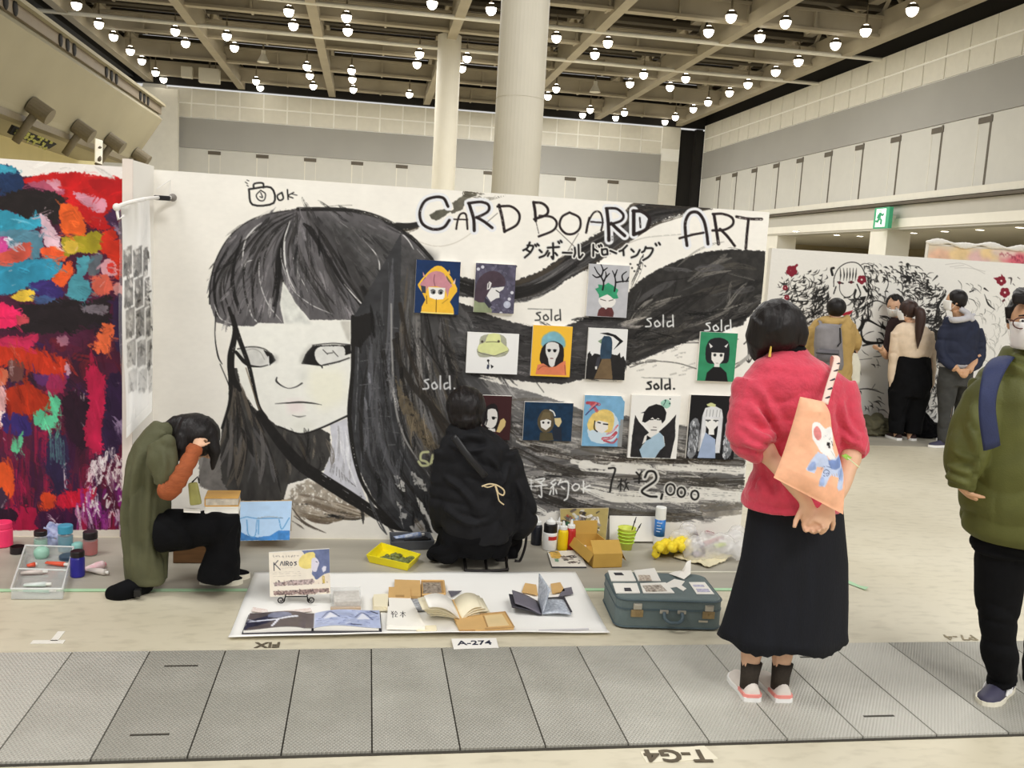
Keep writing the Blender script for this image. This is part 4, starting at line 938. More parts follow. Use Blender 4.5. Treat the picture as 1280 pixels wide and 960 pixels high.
def d2(c,f):
    c.poly(f([(700,80),(1130,80),(1130,620),(700,620)]),(84,80,98),1,0,.25); rr = random.Random(1)
    for i in range(70): x,y = rr.uniform(710,1120),rr.uniform(90,600); c.stroke(f([(x,y),(x + rr.uniform(-30,30),y + rr.uniform(-30,60))]),rr.uniform(1,4),rr.choice([(60,58,74),(110,108,126),(72,70,88),(130,128,146)]),.6,.4,0,0)
    c.poly(f([(700,480),(820,500),(900,570),(900,630),(700,630)]),(140,148,116),1,.4,.1)
    c.poly(f([(830,320),(900,340),(1020,320),(1010,350),(970,380),(975,440),(940,450),(885,490),(840,430)]),(226,224,222),1,.2)
    c.poly(f([(720,330),(760,230),(850,165),(950,170),(1020,230),(1025,310),(940,325),(890,330),(850,400),(820,470),(800,500),(715,480)]),(72,58,68),1,.3,.12,smooth=2)
    c.poly(f([(838,300),(860,272),(885,290),(870,350),(838,365)]),(216,212,212),1); c.stroke(f([(855,290),(850,340)]),.8,BLK); c.stroke(f([(935,365),(970,385)]),1.2,BLK)
    c.poly(f([(820,440),(900,520),(870,560),(820,500)]),(50,48,60),.9)
    for x,y in ((780,125),(735,150),(1105,380),(1060,500),(1000,605),(1080,450)): c.dots(f([(x,y)]),2,(222,222,230),.9)
    c.dots(f([(1060,510)]),4.5,(196,200,216),.9)
picture('picture',(593,330,643,391),1,PA,d2,(84,80,98),'small grey painting of a dark haired person bowing in profile, beside the yellow hood')
def d3(c,f):
    c.poly(f([(190,60),(520,60),(520,470),(190,470)]),(186,186,190),1,0,.05)
    c.poly(f([(290,320),(350,290),(410,315),(410,360),(350,400),(295,360)]),SKIN,1,.1,smooth=2)
    c.poly(f([(255,250),(280,240),(275,215),(320,220),(350,200),(380,215),(430,250),(420,280),(435,310),(400,320),(350,285),(290,315),(285,290)]),(52,150,108),1,.4,.15)
    for L in ([(312,255),(315,200),(290,155),(265,130),(240,90)],[(290,155),(260,165),(230,148)],[(295,155),(305,110),(285,65)],[(305,115),(335,90)],[(318,190),(330,150),(325,120)],[(330,160),(355,130)],[(400,260),(405,200),(395,150),(375,110)],[(405,195),(450,185),(500,180)],[(460,185),(450,140),(480,110)],[(485,182),(500,150)],[(395,150),(410,100)]): c.stroke(f(L),[2.2,1.2],BLK,1,0,0,4)
    c.stroke(f([(300,325),(340,335)]),1,(90,80,76)); c.stroke(f([(365,335),(395,325)]),1,(90,80,76))
    c.poly(f([(290,410),(310,385),(390,385),(408,420),(405,455),(285,452)]),(92,48,48),1,.2,.15); c.poly(f([(330,385),(345,400),(360,385)]),(230,228,224))
picture('picture',(733.5,331,784,396),1,PC,d3,(186,186,190),'small painting of a green haired child with branching antlers on pale grey')
def d4(c,f):
    c.poly(f([(215,320),(240,250),(250,180),(330,150),(450,145),(520,190),(530,270),(560,310),(520,370),(440,390),(380,385),(330,395),(250,395),(225,360)]),(170,170,150),1,.2,.1,smooth=2)
    c.poly(f([(230,270),(300,235),(330,150),(450,145),(470,230),(540,280),(545,330),(490,345),(430,370),(370,365),(300,350),(235,340)]),(222,226,160),1,.2,.04,smooth=2)
    c.stroke(f([(310,235),(380,228),(440,230)]),1,(120,120,90)); c.dots(f([(442,222),(268,232)]),1.6,(80,70,60)); c.stroke(f([(225,340),(290,362),(340,370),(400,378),(470,350),(545,320)]),.9,(110,108,92))
    c.dots(f([(342,430)]),1.5,BLK); c.poly(f([(335,470),(360,480),(350,525),(330,515)]),(60,64,84)); c.poly(f([(370,470),(405,490),(380,515)]),BLK); c.stroke(f([(345,440),(350,470)]),1,BLK)
picture('picture',(583,416,647,466.5),1,PB,d4,(240,239,236),'small white painting of a pale yellow green cloud over a tiny figure')
def d5(c,f):
    c.poly(f([(900,200),(940,150),(1020,115),(1100,150),(1150,220),(1130,300),(920,300)]),(118,178,200),.95,.4,.1,smooth=2,soft=1)
    c.poly(f([(960,240),(1030,220),(1100,245),(1140,300),(1140,440),(1080,490),(950,490),(890,430),(905,300)]),(34,28,28),1,.2,.1,smooth=2)
    c.poly(f([(950,260),(1000,230),(1080,250),(1090,340),(1060,410),(1050,480),(1020,495),(990,470),(980,410),(950,350)]),(222,220,216),1,.2,.02,smooth=2)
    c.poly(f([(870,480),(930,460),(1000,500),(1060,490),(1130,440),(1165,420),(1185,580),(855,580)]),(222,128,92),1,.3,.05)
    for x in (985,1045): c.dots(f([(x,322)]),2,BLK); c.stroke(f([(x - 20,312),(x + 20,312)]),.8,BLK)
    c.stroke(f([(1005,405),(1030,405)]),1.2,(120,70,66)); c.stroke(f([(880,530),(930,490),(1000,500)]),.8,(150,80,60)); c.stroke(f([(1160,470),(1175,570)]),.8,(150,80,60))
picture('picture',(664,407,713,470),1,PB,d5,(244,190,58),'small orange painting of a dark haired girl in a pale blue cap')
def d6(c,f):
    c.poly(f([(200,740),(215,715),(232,750),(250,730),(290,740),(380,730),(420,740),(440,715),(452,760),(470,740),(490,780),(490,930),(195,930)]),(34,32,32),1,.8,.2)
    c.poly(f([(280,580),(340,572),(400,588),(460,632),(390,700),(430,636),(380,600)]),BLK); c.poly(f([(270,640),(300,620),(300,660)]),(130,150,120))
    c.poly(f([(300,620),(330,598),(370,610),(380,680),(375,760),(340,780),(295,760)]),(46,68,88),1,.3,.2,smooth=2)
    c.poly(f([(310,770),(375,765),(400,920),(260,920)]),(112,92,66),1,.3,.1); c.poly(f([(275,760),(300,750),(290,830),(270,850),(262,830)]),(60,60,66)); c.poly(f([(262,830),(278,825),(278,850),(265,850)]),(230,226,220))
picture('picture',(733,410.5,781.5,474),1,PC,d6,(232,231,228),'small painting of a long haired figure with a scythe in black grass')
def d7(c,f):
    c.poly(f([(64,84),(312,84),(304,404),(60,404)]),(52,140,98),1,0,.08)
    c.poly(f([(105,180),(130,130),(190,115),(245,135),(262,180),(262,270),(230,285),(140,290),(110,260)]),(30,30,34),1,.3,.1,smooth=2)
    c.poly(f([(145,215),(230,215),(228,260),(205,290),(205,310),(170,310),(170,290),(148,262)]),SKIN,1,.1); c.poly(f([(145,205),(160,215),(185,200),(205,212),(232,205),(230,190),(145,190)]),(30,30,34))
    c.poly(f([(118,405),(125,350),(165,310),(215,310),(255,345),(270,405)]),(22,20,22),1); c.poly(f([(122,152),(150,175),(135,188)]),(226,224,222)); c.poly(f([(252,150),(240,180),(226,172)]),(226,224,222))
    for x in (168,210): c.dots(f([(x,231)]),2,(90,92,90)); c.dots(f([(x,231)]),1,BLK)
    c.stroke(f([(180,285),(196,285)]),.6,(110,90,86))
picture('picture',(872,415.5,918,476),1,PD,d7,(52,140,98),'small green painting of a black haired child with two white horns')
def d8(c,f):
    c.poly(f([(85,190),(115,140),(170,120),(205,180),(200,330),(90,330)]),(28,22,24),1,.3,.1,smooth=2)
    c.poly(f([(120,170),(180,165),(200,220),(190,290),(150,320),(100,290),(120,240)]),SKIN,1,.2,smooth=2); c.stroke(f([(120,250),(110,290)]),1.4,BLK); c.dots(f([(168,236)]),2,BLK); c.stroke(f([(155,228),(190,232)]),1,BLK)
    c.poly(f([(225,250),(250,235),(268,260),(262,300),(225,350),(195,345)]),(216,190,130),1,.2,smooth=1); c.poly(f([(130,320),(185,320),(190,345),(130,340)]),SKIN)
picture('picture',(602,494,638,549),1,PE,d8,(62,30,32),'small dark maroon painting of a pale face, half behind the crouching painter')
def d9(c,f):
    c.poly(f([(400,100),(800,100),(800,420),(400,420)]),(22,50,76),1,0,.25)
    c.poly(f([(520,240),(550,180),(590,165),(640,200),(650,290),(620,345),(560,345),(525,300)]),(92,80,58),1,.3,.15,smooth=2)
    c.poly(f([(540,260),(580,240),(628,255),(625,300),(590,332),(550,310)]),SKIN,1,.1); c.poly(f([(535,255),(560,190),(610,190),(630,250),(600,240),(570,250)]),(112,98,70),1,.2)
    for x in (565,606): c.dots(f([(x,272)]),1.4,BLK)
    c.poly(f([(650,235),(700,230),(712,262),(690,310),(660,280)]),(216,196,146),1); c.poly(f([(545,350),(640,350),(660,410),(540,420)]),(84,76,54),1,.5,.2); c.poly(f([(640,310),(710,300),(725,420),(650,400)]),(34,40,52),.9)
    c.stroke(f([(612,170),(640,185),(655,215)]),1.6,(226,226,220))
picture('picture',(654,502.5,714.5,550),1,PE,d9,(22,50,76),'small wide dark blue painting of a brown haired girl holding something cream')
def d10(c,f):
    c.poly(f([(880,50),(1205,50),(1205,470),(880,470)]),(122,172,206),1,0,.08)
    c.poly(f([(1170,48),(1210,48),(1210,110),(1190,90)]),WHITE,1,1); c.poly(f([(1180,240),(1210,240),(1210,470),(1170,460)]),(150,146,142),.9,1)
    c.poly(f([(920,340),(960,240),(1080,170),(1150,230),(1170,300),(1150,400),(1050,440),(960,420)]),(206,222,232),.95,.5,smooth=2)
    c.poly(f([(915,290),(950,210),(1030,165),(1100,180),(1130,240),(1120,330),(1080,350),(960,330),(940,340)]),(224,196,116),1,.4,.15,smooth=2)
    c.poly(f([(975,270),(1010,255),(1080,270),(1085,320),(1040,358),(990,335)]),SKIN,1,.1); c.stroke(f([(975,260),(975,320),(1000,345)]),1.4,BLK); c.stroke(f([(1000,270),(1020,275)]),1.6,BLK); c.stroke(f([(1045,282),(1080,285)]),1.6,BLK)
    for L,w in (([(1080,360),(1120,340),(1160,290)],2),([(1050,400),(1110,390),(1150,350)],4),([(1060,415),(1130,430),(1160,400)],2.4),([(905,120),(960,120),(1000,130)],4),([(940,130),(985,180)],4),([(975,120),(930,170)],2)): c.stroke(f(L),w,rr.choice([(206,96,100),(190,70,80),(226,130,126)]),.95,.3,.1)
    c.stroke(f([(985,130),(930,180),(900,215)]),1.6,(70,60,110),.9,.2)
picture('picture',(728,494,778,557),1,PE,d10,(122,172,206),'small light blue painting of a blond head with red brush strokes')
def d11(c,f):
    c.poly(f([(100,425),(150,500),(265,610),(250,700),(210,740),(180,800),(210,885),(80,880),(85,650)]),(38,36,38),1,.3,.25)
    c.poly(f([(545,405),(480,490),(370,600),(430,650),(450,750),(400,800),(350,885),(520,885),(555,650),(540,480)]),(38,36,38),1,.3,.25)
    c.poly(f([(225,480),(400,480),(395,520),(345,590),(350,620),(280,620),(280,590),(235,530)]),SKIN,1,.2); c.poly(f([(200,740),(220,650),(280,600),(345,600),(360,620),(300,660)]),SKIN,1)
    c.poly(f([(155,402),(200,385),(240,330),(320,300),(400,320),(438,390),(430,470),(400,510),(385,470),(350,450),(320,470),(290,445),(250,480),(215,505),(180,495),(195,400)]),(26,24,26),1,.2,.1)
    c.poly(f([(240,700),(310,650),(380,605),(420,640),(448,750),(400,800),(350,885),(210,885),(175,800)]),(164,190,208),1,.2,.04); c.poly(f([(245,640),(295,672),(240,700)]),BLK)
    c.poly(f([(365,280),(420,245),(470,270),(470,320),(430,345),(385,315)]),(160,204,186),1,.3,.1,smooth=2); c.dots(f([(465,242),(415,258),(465,290)]),1,(30,60,60)); c.stroke(f([(420,265),(400,310)]),.8,(30,60,60))
    c.stroke(f([(265,470),(300,468)]),1.2,BLK); c.stroke(f([(340,468),(375,470)]),1.2,BLK); c.stroke(f([(305,550),(340,552)]),.8,(110,96,92)); c.stroke(f([(285,582),(345,582)]),.9,BLK)
picture('picture',(786,494,847,572),1,PF,d11,(238,236,230),'small white painting of a black haired figure with black wings in pale blue')
def d12(c,f):
    rr = random.Random(6)
    for x0 in (28,262):
        c.poly(f([(x0 - 22,720),(x0 - 26,690),(x0 + 6,650),(x0 + 38,690),(x0 + 38,850),(x0 + 10,915),(x0 - 26,900)]),(120,122,126),1,.4,.3,smooth=2)
        for i in range(40): x,y = rr.uniform(x0 - 24,x0 + 36),rr.uniform(665,900); c.stroke(f([(x,y),(x + rr.uniform(-8,8),y + 18)]),rr.uniform(.8,1.8),rr.choice([(216,218,222),(180,182,188),(60,60,62)]),.9,.3,0,0)
    c.poly(f([(80,640),(95,585),(150,565),(205,590),(220,650),(215,880),(180,880),(190,700),(110,700),(115,880),(70,870)]),(218,218,220),1,.3,.08)
    c.poly(f([(105,655),(190,655),(185,700),(165,725),(170,760),(130,760),(130,725),(108,700)]),(238,236,232),1); c.poly(f([(85,640),(110,590),(190,590),(215,640),(190,640),(150,632),(110,642)]),(222,222,222))
    for x in (108,130,150,175,195): c.stroke(f([(x,595),(x - 2,640)]),.6,(130,130,132))
    for x in (120,172): c.stroke(f([(x - 14,664),(x + 14,664)]),1.4,(60,60,60)); c.dots(f([(x,668)]),1.4,(90,90,90))
    c.poly(f([(110,745),(180,790),(190,915),(70,915),(95,800)]),(158,174,202),1,.2,.04); c.poly(f([(100,560),(130,548),(165,560),(160,575),(110,572)]),(206,208,150),1,.4); c.stroke(f([(80,640),(78,870)]),.8,(120,120,122)); c.stroke(f([(218,640),(218,860)]),.8,(120,120,122))
picture('picture',(859,494,918.5,573),1,PD,d12,(20,18,20),'small black painting of a silver haired girl with grey feathered wings')

# ------------------------------------------------------------------ the black and white mural further back
YK = 9.62
cv = Cv(940,300,1330,560,2.2,(236,233,226)); rr = random.Random(12)
Q5 = lambda L: [(940 + x * .14587,300 + y * .14587) for x,y in L]; Q6 = lambda L: [(1100 + x * .14587,300 + y * .14587) for x,y in L]
INK = (30,28,27)
def tufts(n,xr,yr,l,ang,w=(.6,2.4),col=INK):
    for i in range(n):
        x,y = rr.uniform(*xr),rr.uniform(*yr); a = rr.gauss(ang,.5); L = rr.uniform(*l)
        cv.stroke([(x,y),(x + L * .5 * math.cos(a) + rr.uniform(-1,1),y + L * .5 * math.sin(a)),(x + L * math.cos(a + .4),y + L * math.sin(a + .4))],[rr.uniform(.3,.6),rr.uniform(*w),.2],col,rr.uniform(.6,1),.1,0,4)
tufts(60,(1012,1036),(334,395),(4,14),1.9); tufts(46,(1066,1090),(340,390),(4,14),1.4); tufts(70,(1080,1150),(328,352),(3,9),.5); tufts(50,(1128,1160),(352,372),(3,10),-.4)
tufts(70,(1150,1186),(352,420),(3,12),2.2,(.8,3)); tufts(60,(1160,1176),(390,450),(4,12),1.9,(.8,3)); tufts(30,(985,1012),(338,400),(4,9),2.0); tufts(40,(1000,1030),(385,410),(3,10),2.4); tufts(20,(1195,1235),(350,400),(4,14),.6,(.4,1)); tufts(30,(1200,1250),(400,470),(4,12),1.2,(.3,.8),(120,118,112))
for i in range(70):
    a = rr.uniform(0,6.28); cx,cy,r0 = rr.choice([(1112,390,14),(1140,345,16),(1000,355,12),(1165,440,18),(1085,340,14),(1095,430,20),(1020,430,16)]); q = [(cx + r0 * math.cos(a + t),cy + r0 * .8 * math.sin(a + t)) for t in (0,.3,.6)]
    cv.stroke(q,[.4,rr.uniform(.6,1.4),.4],INK,.85,.1)
tufts(70,(975,1010),(345,410),(4,12),2.2,(.8,3)); tufts(80,(1080,1160),(335,375),(4,12),.3,(.8,3.4)); tufts(70,(1160,1190),(360,440),(4,14),2.0,(1,4)); tufts(70,(1010,1040),(350,400),(6,16),1.8,(1,3)); tufts(60,(1064,1090),(345,400),(6,16),1.5,(1,3)); tufts(60,(1095,1130),(395,440),(5,16),.4,(.8,3)); tufts(50,(1158,1180),(440,520),(5,14),1.7,(.8,3)); tufts(40,(1040,1100),(440,520),(5,16),.6,(.5,2)); tufts(60,(1215,1270),(370,470),(6,18),1.0,(.3,.9),(140,138,132))
# girl's head
cv.poly(Q5([(690,480),(700,330),(740,240),(820,195),(900,200),(960,260),(990,360),(990,480),(930,520),(740,470)]),(236,233,226),1)
cv.stroke(Q5([(700,400),(705,320),(745,240),(820,195),(905,200),(960,270),(985,400)]),1.1,INK)
for x in (760,790,815,840,865,890): cv.stroke(Q5([(x + rr.uniform(-10,10),240),(x,300),(x - 6,350)]),[.4,1.8,.3],INK)
cv.stroke(Q5([(690,300),(680,250),(700,240)]),3,INK)
for L,w in (([(735,360),(780,372)],1.8),([(830,362),(870,362)],1.8),([(750,370),(755,440),(800,490),(860,470),(885,420)],.9),([(790,495),(840,490)],1.6),([(340,525),(480,525)],1.6),([(890,430),(880,500),(960,510)],2.4),([(720,400),(700,460)],1.6),([(900,380),(930,460),(900,510)],1.6),([(960,400),(985,440)],3)):
    cv.stroke(Q5(L),w,INK,.95,.1)
cv.poly(Q5([(920,490),(980,480),(960,530)]),INK)
for L in ([(750,366)],[(850,362)]): cv.dots(Q5(L),2,(90,40,46))
RED = (132,30,48)
def flower(f,x,y,s):
    for k in range(5):
        a = k * 1.26 + .3; cv.dots(f([(x + s * .6 * math.cos(a),y + s * .6 * math.sin(a))]),s * .085,RED)
    cv.dots(f([(x,y)]),s * .035,(236,220,214))
flower(Q5,340,265,42); cv.stroke(Q5([(330,300),(350,250),(385,215)]),3,RED); flower(Q5,285,410,20); flower(Q5,298,492,20); flower(Q5,940,340,34); cv.poly(Q5([(760,640),(800,620),(870,600),(840,640),(790,650)]),(170,34,50))
flower(Q6,1040,350,36); flower(Q6,1070,450,38); cv.poly(Q6([(970,325),(1010,320),(1025,345),(1000,350)]),RED); cv.poly(Q6([(1040,290),(1055,310),(1048,330),(1036,315)]),RED); cv.poly(Q6([(1045,520),(1070,500),(1072,520),(1052,535)]),(90,40,46))
for f,L in ((Q5,[(285,280),(300,300)]),(Q5,[(225,380),(240,410)]),(Q5,[(255,320),(262,335)]),(Q6,[(1100,325),(1125,330),(1120,380)]),(Q6,[(1180,320),(1200,335)]),(Q6,[(1140,375),(1155,390)])): cv.stroke(f(L),[1,2.4,.6],(70,60,58),.9)
# arms, hand and shoulders in heavy ink
for L,w in (([(880,800),(930,760),(960,700),(1000,690),(1060,720),(1180,790)],[1,5,4,3,2,1]),([(945,640),(950,700),(960,720)],[1,5,2]),([(990,560),(1000,680)],[1,3]),([(935,760),(945,840),(1000,880),(1180,880)],[2,3,4,2]),([(950,905),(1040,885),(1190,870)],[2,3,1]),([(860,620),(960,570),(1060,520),(1150,550)],[.6,1.8,.8]),([(1120,700),(1125,740),(1190,790)],[1,3,2])):
    cv.stroke(Q5(L),w,INK,1,.1)
for f,L,w in ((Q6,[(410,345),(405,400),(440,430),(510,420)],[3,3,2,1]),(Q6,[(490,310),(450,350)],[2.4,.6]),(Q6,[(895,465),(930,550),(990,600)],[.5,2.4,.5]),(Q6,[(895,415),(930,440)],[2.4,.5]),(Q6,[(60,290),(70,380),(45,450),(55,500)],[.6,1.2,.6]),(Q6,[(180,310),(250,330),(200,370)],[2,5,2]),(Q6,[(235,210),(240,250)],[4,1]),(Q6,[(390,700),(480,690),(500,560),(560,470)],[5,6,3,2]),(Q6,[(0,650),(60,660),(110,700)],[1,2,1]),(Q6,[(770,445),(805,430)],1.6),(Q6,[(0,740),(40,750),(100,800)],[1,3,1]),(Q6,[(470,770),(490,900),(480,920)],[2,3,1])): cv.stroke(f(L),w,INK,.95,.15)
for L in ([(1000,470),(1030,462),(1050,470)],[(1058,490),(1063,505),(1052,520)],[(1065,488),(1085,486),(1105,492)],[(1090,486),(1094,480)],[(1160,440),(1168,470),(1162,500)],[(1052,452),(1090,448)],[(1055,445),(1058,510)]): cv.stroke(L,[.5,1.6,.5],INK,.9)
tufts(40,(1155,1172),(450,515),(3,9),1.6,(.4,1.6))
for L in ([(560,210),(700,200),(820,250),(900,290)],[(640,240),(760,240),(900,270)],[(600,230),(720,215)]): cv.stroke(Q6(L),.7,(190,186,180),.8)
ka,kb = P(965,310,YK),P(1340,334,YK); zk = P(1100,318.5,YK).z
kt = thing('ink_mural_board',((ka.x + kb.x) / 2,YK,0),'white partition with a black ink drawing of a girl and dark red flowers','mural')
MB().box(((ka.x + kb.x) / 2,YK + .045,zk / 2),(kb.x - ka.x,.08,zk)).build('board',m_board,kt)
pts = grid_on((ka.x,YK,zk),(kb.x - ka.x,0,0),(0,0,-zk),640,420); px,py = project(pts)
painted_face('drawing',pts,cv.sample(px,py),kt)
# pink poster board behind it
YP = 14.0
pa,pb = P(1161,309,YP),P(1330,306,YP); zt = P(1220,308,YP).z
pt = thing('poster_board',((pa.x + pb.x) / 2,YP,0),'pale pink and orange poster board with a curled top edge behind the ink mural','poster')
cv = Cv(1155,290,1330,340,2,(232,214,190)); rr = random.Random(2)
for x,y,c in ((1175,320,(244,196,168)),(1200,318,(246,214,160)),(1225,322,(232,190,190)),(1240,316,(250,218,160)),(1265,322,(236,140,150)),(1275,326,(224,110,126)),(1255,314,(238,216,206))):
    cv.poly([(x + 16 * math.cos(a),y + 9 * math.sin(a)) for a in np.linspace(0,6.2,9)[:-1]],c,.9,3,.1,soft=3)
for i in range(20): x,y = rr.uniform(1248,1285),rr.uniform(318,332); cv.stroke([(x,y),(x + 3,y - 2),(x + 5,y + 1)],1,(170,60,84),.8)
MB().box(((pa.x + pb.x) / 2,YP + .05,zt / 2),(pb.x - pa.x,.08,zt)).build('board',m_board,pt)
pts = grid_on((pa.x,YP - .002,zt - .03),(pb.x - pa.x,0,0),(0,0,-zt * .6),160,60); px,py = project(pts); painted_face('poster',pts,cv.sample(px,py),pt)
b = MB(); n = 40
for i in range(n): 
    u = i / (n - 1); b.ball((pa.x + (pb.x - pa.x) * u,YP - .03,zt + .02 * math.sin(u * 19) + .02),(.09,.03,.035 + .02 * math.sin(u * 31)),8)
b.build('curled_edge',m_board,pt,smooth=True)
del cv
# ------------------------------------------------------------------ floor: sheets, tape, trench plates, painted marks
def text_on(s,o,ux,uy,size,m,name,parent,depth=.0015,align='CENTER',bold=0):
    cu = bpy.data.curves.new('t','FONT'); cu.body = s; cu.size = size; cu.align_x = align; cu.align_y = 'CENTER'; cu.extrude = depth / 2; cu.resolution_u = 3; cu.offset = bold
    t = bpy.data.objects.new('t',cu); COL.objects.link(t); dg = bpy.context.evaluated_depsgraph_get()
    me = bpy.data.meshes.new_from_object(t.evaluated_get(dg)); bpy.data.objects.remove(t); bpy.data.curves.remove(cu)
    ux = Vector(ux).normalized(); uy = Vector(uy); uy = (uy - ux * uy.dot(ux)).normalized(); n = ux.cross(uy)
    M = Matrix(((ux.x,uy.x,n.x,o[0]),(ux.y,uy.y,n.y,o[1]),(ux.z,uy.z,n.z,o[2]),(0,0,0,1))); me.transform(M); me.name = name; me.materials.clear()
    return link(name,me,m,parent,False)
m_grey = mat('grey_floor_sheet',(178,172,157),.5,.1,2.2,bump=.1,bscale=30,stretch=(.5,3,1),rgb2=(160,154,140))
def floor_sheet(x0,x1,y0,y1,label):
    t = MB().box(((x0 + x1) / 2,(y0 + y1) / 2,.0015),(x1 - x0,y1 - y0,.003)).build('floor_sheet',m_grey); return tag(t,label,'floor covering')
floor_sheet(-3.1,2.42,4.54,5.37,'thin grey protective sheet on the floor along the foot of the big mural')
floor_sheet(3.6,8.6,8.78,9.6,'thin grey protective sheet on the floor along the foot of the ink mural')
m_tape = mat('green_tape',(176,214,172),.5,.06,6)
tp = thing('green_tape',(0,4.53,0),'pale green tape stuck in a long line across the floor before the big mural','tape')
MB().box((-.35,4.525,.004),(5.5,.035,.002)).build('tape_strip',m_tape,tp)
p = G(1075,738); tg = thing('tape_scrap',p,'short curled scrap of pale green tape on the cream floor behind the long skirt','tape')
b = MB(); n = 12; e = (G(1088,741) - G(1052,727)).normalized(); s_ = Vector((-e.y,e.x,0))
b.sheet([[G(1052,727) + e * (.16 * i / n) + s_ * k * .05 * (1 - i / n * .5) + Vector((0,0,.004 + .03 * max(0,i / n - .6) * (k + .2))) for k in (0,1)] for i in range(n + 1)]); b.build('tape_piece',m_tape,tg,solid=.001)
lt = thing('pale_tape',(1.9,4.78,0),'thin whitish tape line on the grey sheet behind the suitcase','tape'); MB().box((1.9,G(1000,716).y,.005),(.9,.02,.002)).build('tape_strip',mat('pale_tape',(214,210,192),.5),lt)
p = G(60,803); tw = thing('white_tape_mark',p,'white T-shaped tape mark on the cream floor by the trench plates','mark')
MB().box((p.x,p.y,.002),(.13,.035,.002)).box((p.x + .02,p.y + .06,.002),(.03,.1,.002)).build('tape_strip',mat('white_tape',(236,232,220),.5),tw)

def plate_mat():
    m = bpy.data.materials.new('checker_steel'); m.use_nodes = True; nt = m.node_tree; N = nt.nodes; L = nt.links; b = N['Principled BSDF']; tc = N.new('ShaderNodeTexCoord')
    hs = []
    for a in (.6,-.6):
        mp = N.new('ShaderNodeMapping'); mp.inputs['Rotation'].default_value = (0,0,a); w = N.new('ShaderNodeTexWave'); w.inputs['Scale'].default_value = 26; w.bands_direction = 'X'
        L.new(tc.outputs['Object'],mp.inputs[0]); L.new(mp.outputs[0],w.inputs[0]); hs.append(w)
    mu = N.new('ShaderNodeMath'); mu.operation = 'MULTIPLY'; L.new(hs[0].outputs['Fac'],mu.inputs[0]); L.new(hs[1].outputs['Fac'],mu.inputs[1])
    bp = N.new('ShaderNodeBump'); bp.inputs['Strength'].default_value = .7; bp.inputs['Distance'].default_value = .006; L.new(mu.outputs[0],bp.inputs['Height']); L.new(bp.outputs[0],b.inputs['Normal'])
    nz = N.new('ShaderNodeTexNoise'); nz.inputs['Scale'].default_value = 4; nz.inputs['Detail'].default_value = 5; oi = N.new('ShaderNodeObjectInfo'); ad = N.new('ShaderNodeVectorMath'); L.new(tc.outputs['Object'],ad.inputs[0]); L.new(oi.outputs['Random'],ad.inputs[1]); L.new(ad.outputs[0],nz.inputs['Vector'])
    r = N.new('ShaderNodeValToRGB'); r.color_ramp.elements[0].color = srgb(160,157,146); r.color_ramp.elements[1].color = srgb(196,193,182); r.color_ramp.elements[0].position = .3; r.color_ramp.elements[1].position = .7
    mx = N.new('ShaderNodeMath'); mx.operation = 'MULTIPLY_ADD'; mx.inputs[1].default_value = .55; 
    L.new(oi.outputs['Random'],mx.inputs[0]); m2 = N.new('ShaderNodeMath'); m2.operation = 'MULTIPLY'; m2.inputs[1].default_value = .5; L.new(nz.outputs['Fac'],m2.inputs[0]); L.new(m2.outputs[0],mx.inputs[2])
    L.new(mx.outputs[0],r.inputs[0]); L.new(r.outputs[0],b.inputs['Base Color']); b.inputs['Roughness'].default_value = .5; b.inputs['Metallic'].default_value = .15; return m
m_plate = plate_mat(); m_gap = mat('trench_gap',(62,58,50),.8)
Y0,Y1 = G(600,939).y,G(600,811.5).y
xs_ = [G(x,815).x for x in (93,185,281,374,467,558,642,722,806)]; xs_ = [G(x,815).x for x in (93,806)]; wp = (xs_[1] - xs_[0]) / 8
b = MB().box((xs_[0] + wp * 7,(Y0 + Y1) / 2,.0015),(wp * 16,Y1 - Y0 + .02,.003)); o = b.build('trench_bed',m_gap); tag(o,'dark steel frame of the cable trench running under the floor plates','trench frame')
where = ['at the edge of the photo under the T-shaped tape mark','below the T-shaped tape mark','with two lifting slots, between the tape mark and FIX','below the painted letters FIX','below the open photo book',
         'below the white picture book box','below the A-274 label','below the corner of the white cloth','between the white cloth and the suitcase','in front of the suitcase','under the shoes of the woman in the red sweater','with two lifting slots beside the woman in red','under the feet of the man in the green jacket','beyond the man in the green jacket','last but one past the man in green','last past the man in green']
k = 0
for i in range(-1,15):
    xa,xb = xs_[0] + wp * i,xs_[0] + wp * (i + 1)
    t = thing('trench_plate',((xa + xb) / 2,(Y0 + Y1) / 2,.003),'grey checkered steel trench plate ' + where[k],'floor plate','trench plates')
    MB().box(((xa + xb) / 2,(Y0 + Y1) / 2,.007),(wp - .006,Y1 - Y0 - .006,.008)).build('plate',m_plate,t)
    if k in (2,11):
        c = Vector(((xa + xb) / 2,(Y0 + Y1) / 2,.0112))
        for s_ in (-.27,.27): MB().box(c + Vector((0,s_,0)),(.13,.012,.002)).build('lifting_slot',m_gap,t)
    k += 1
m_ink = mat('floor_paint_dark',(92,82,66),.7,.15,30)
p = G(335,806.5); t = thing('floor_marking',p,'dark painted letters FIX upside down on the floor before the white cloth','marking'); text_on('FIX',(p.x,p.y,.003),(-1,0,0),(0,-1,0),.075,m_ink,'lettering',t,bold=.002)
p = G(846,945); t = thing('floor_marking',p,'dark painted letters T-G4 upside down on a paler patch below the plates','marking')
MB().prism([G(*q) + Vector((0,0,.0005)) for q in ((800,940),(880,932),(898,949),(808,954))],(0,0,.001)).build('pale_patch',mat('floor_patch',(232,224,200),.5,.04,8),t)
text_on('T-G4',(p.x,p.y,.004),(-1,.06,0),(0,-1,0),.11,m_ink,'lettering',t,bold=.003)
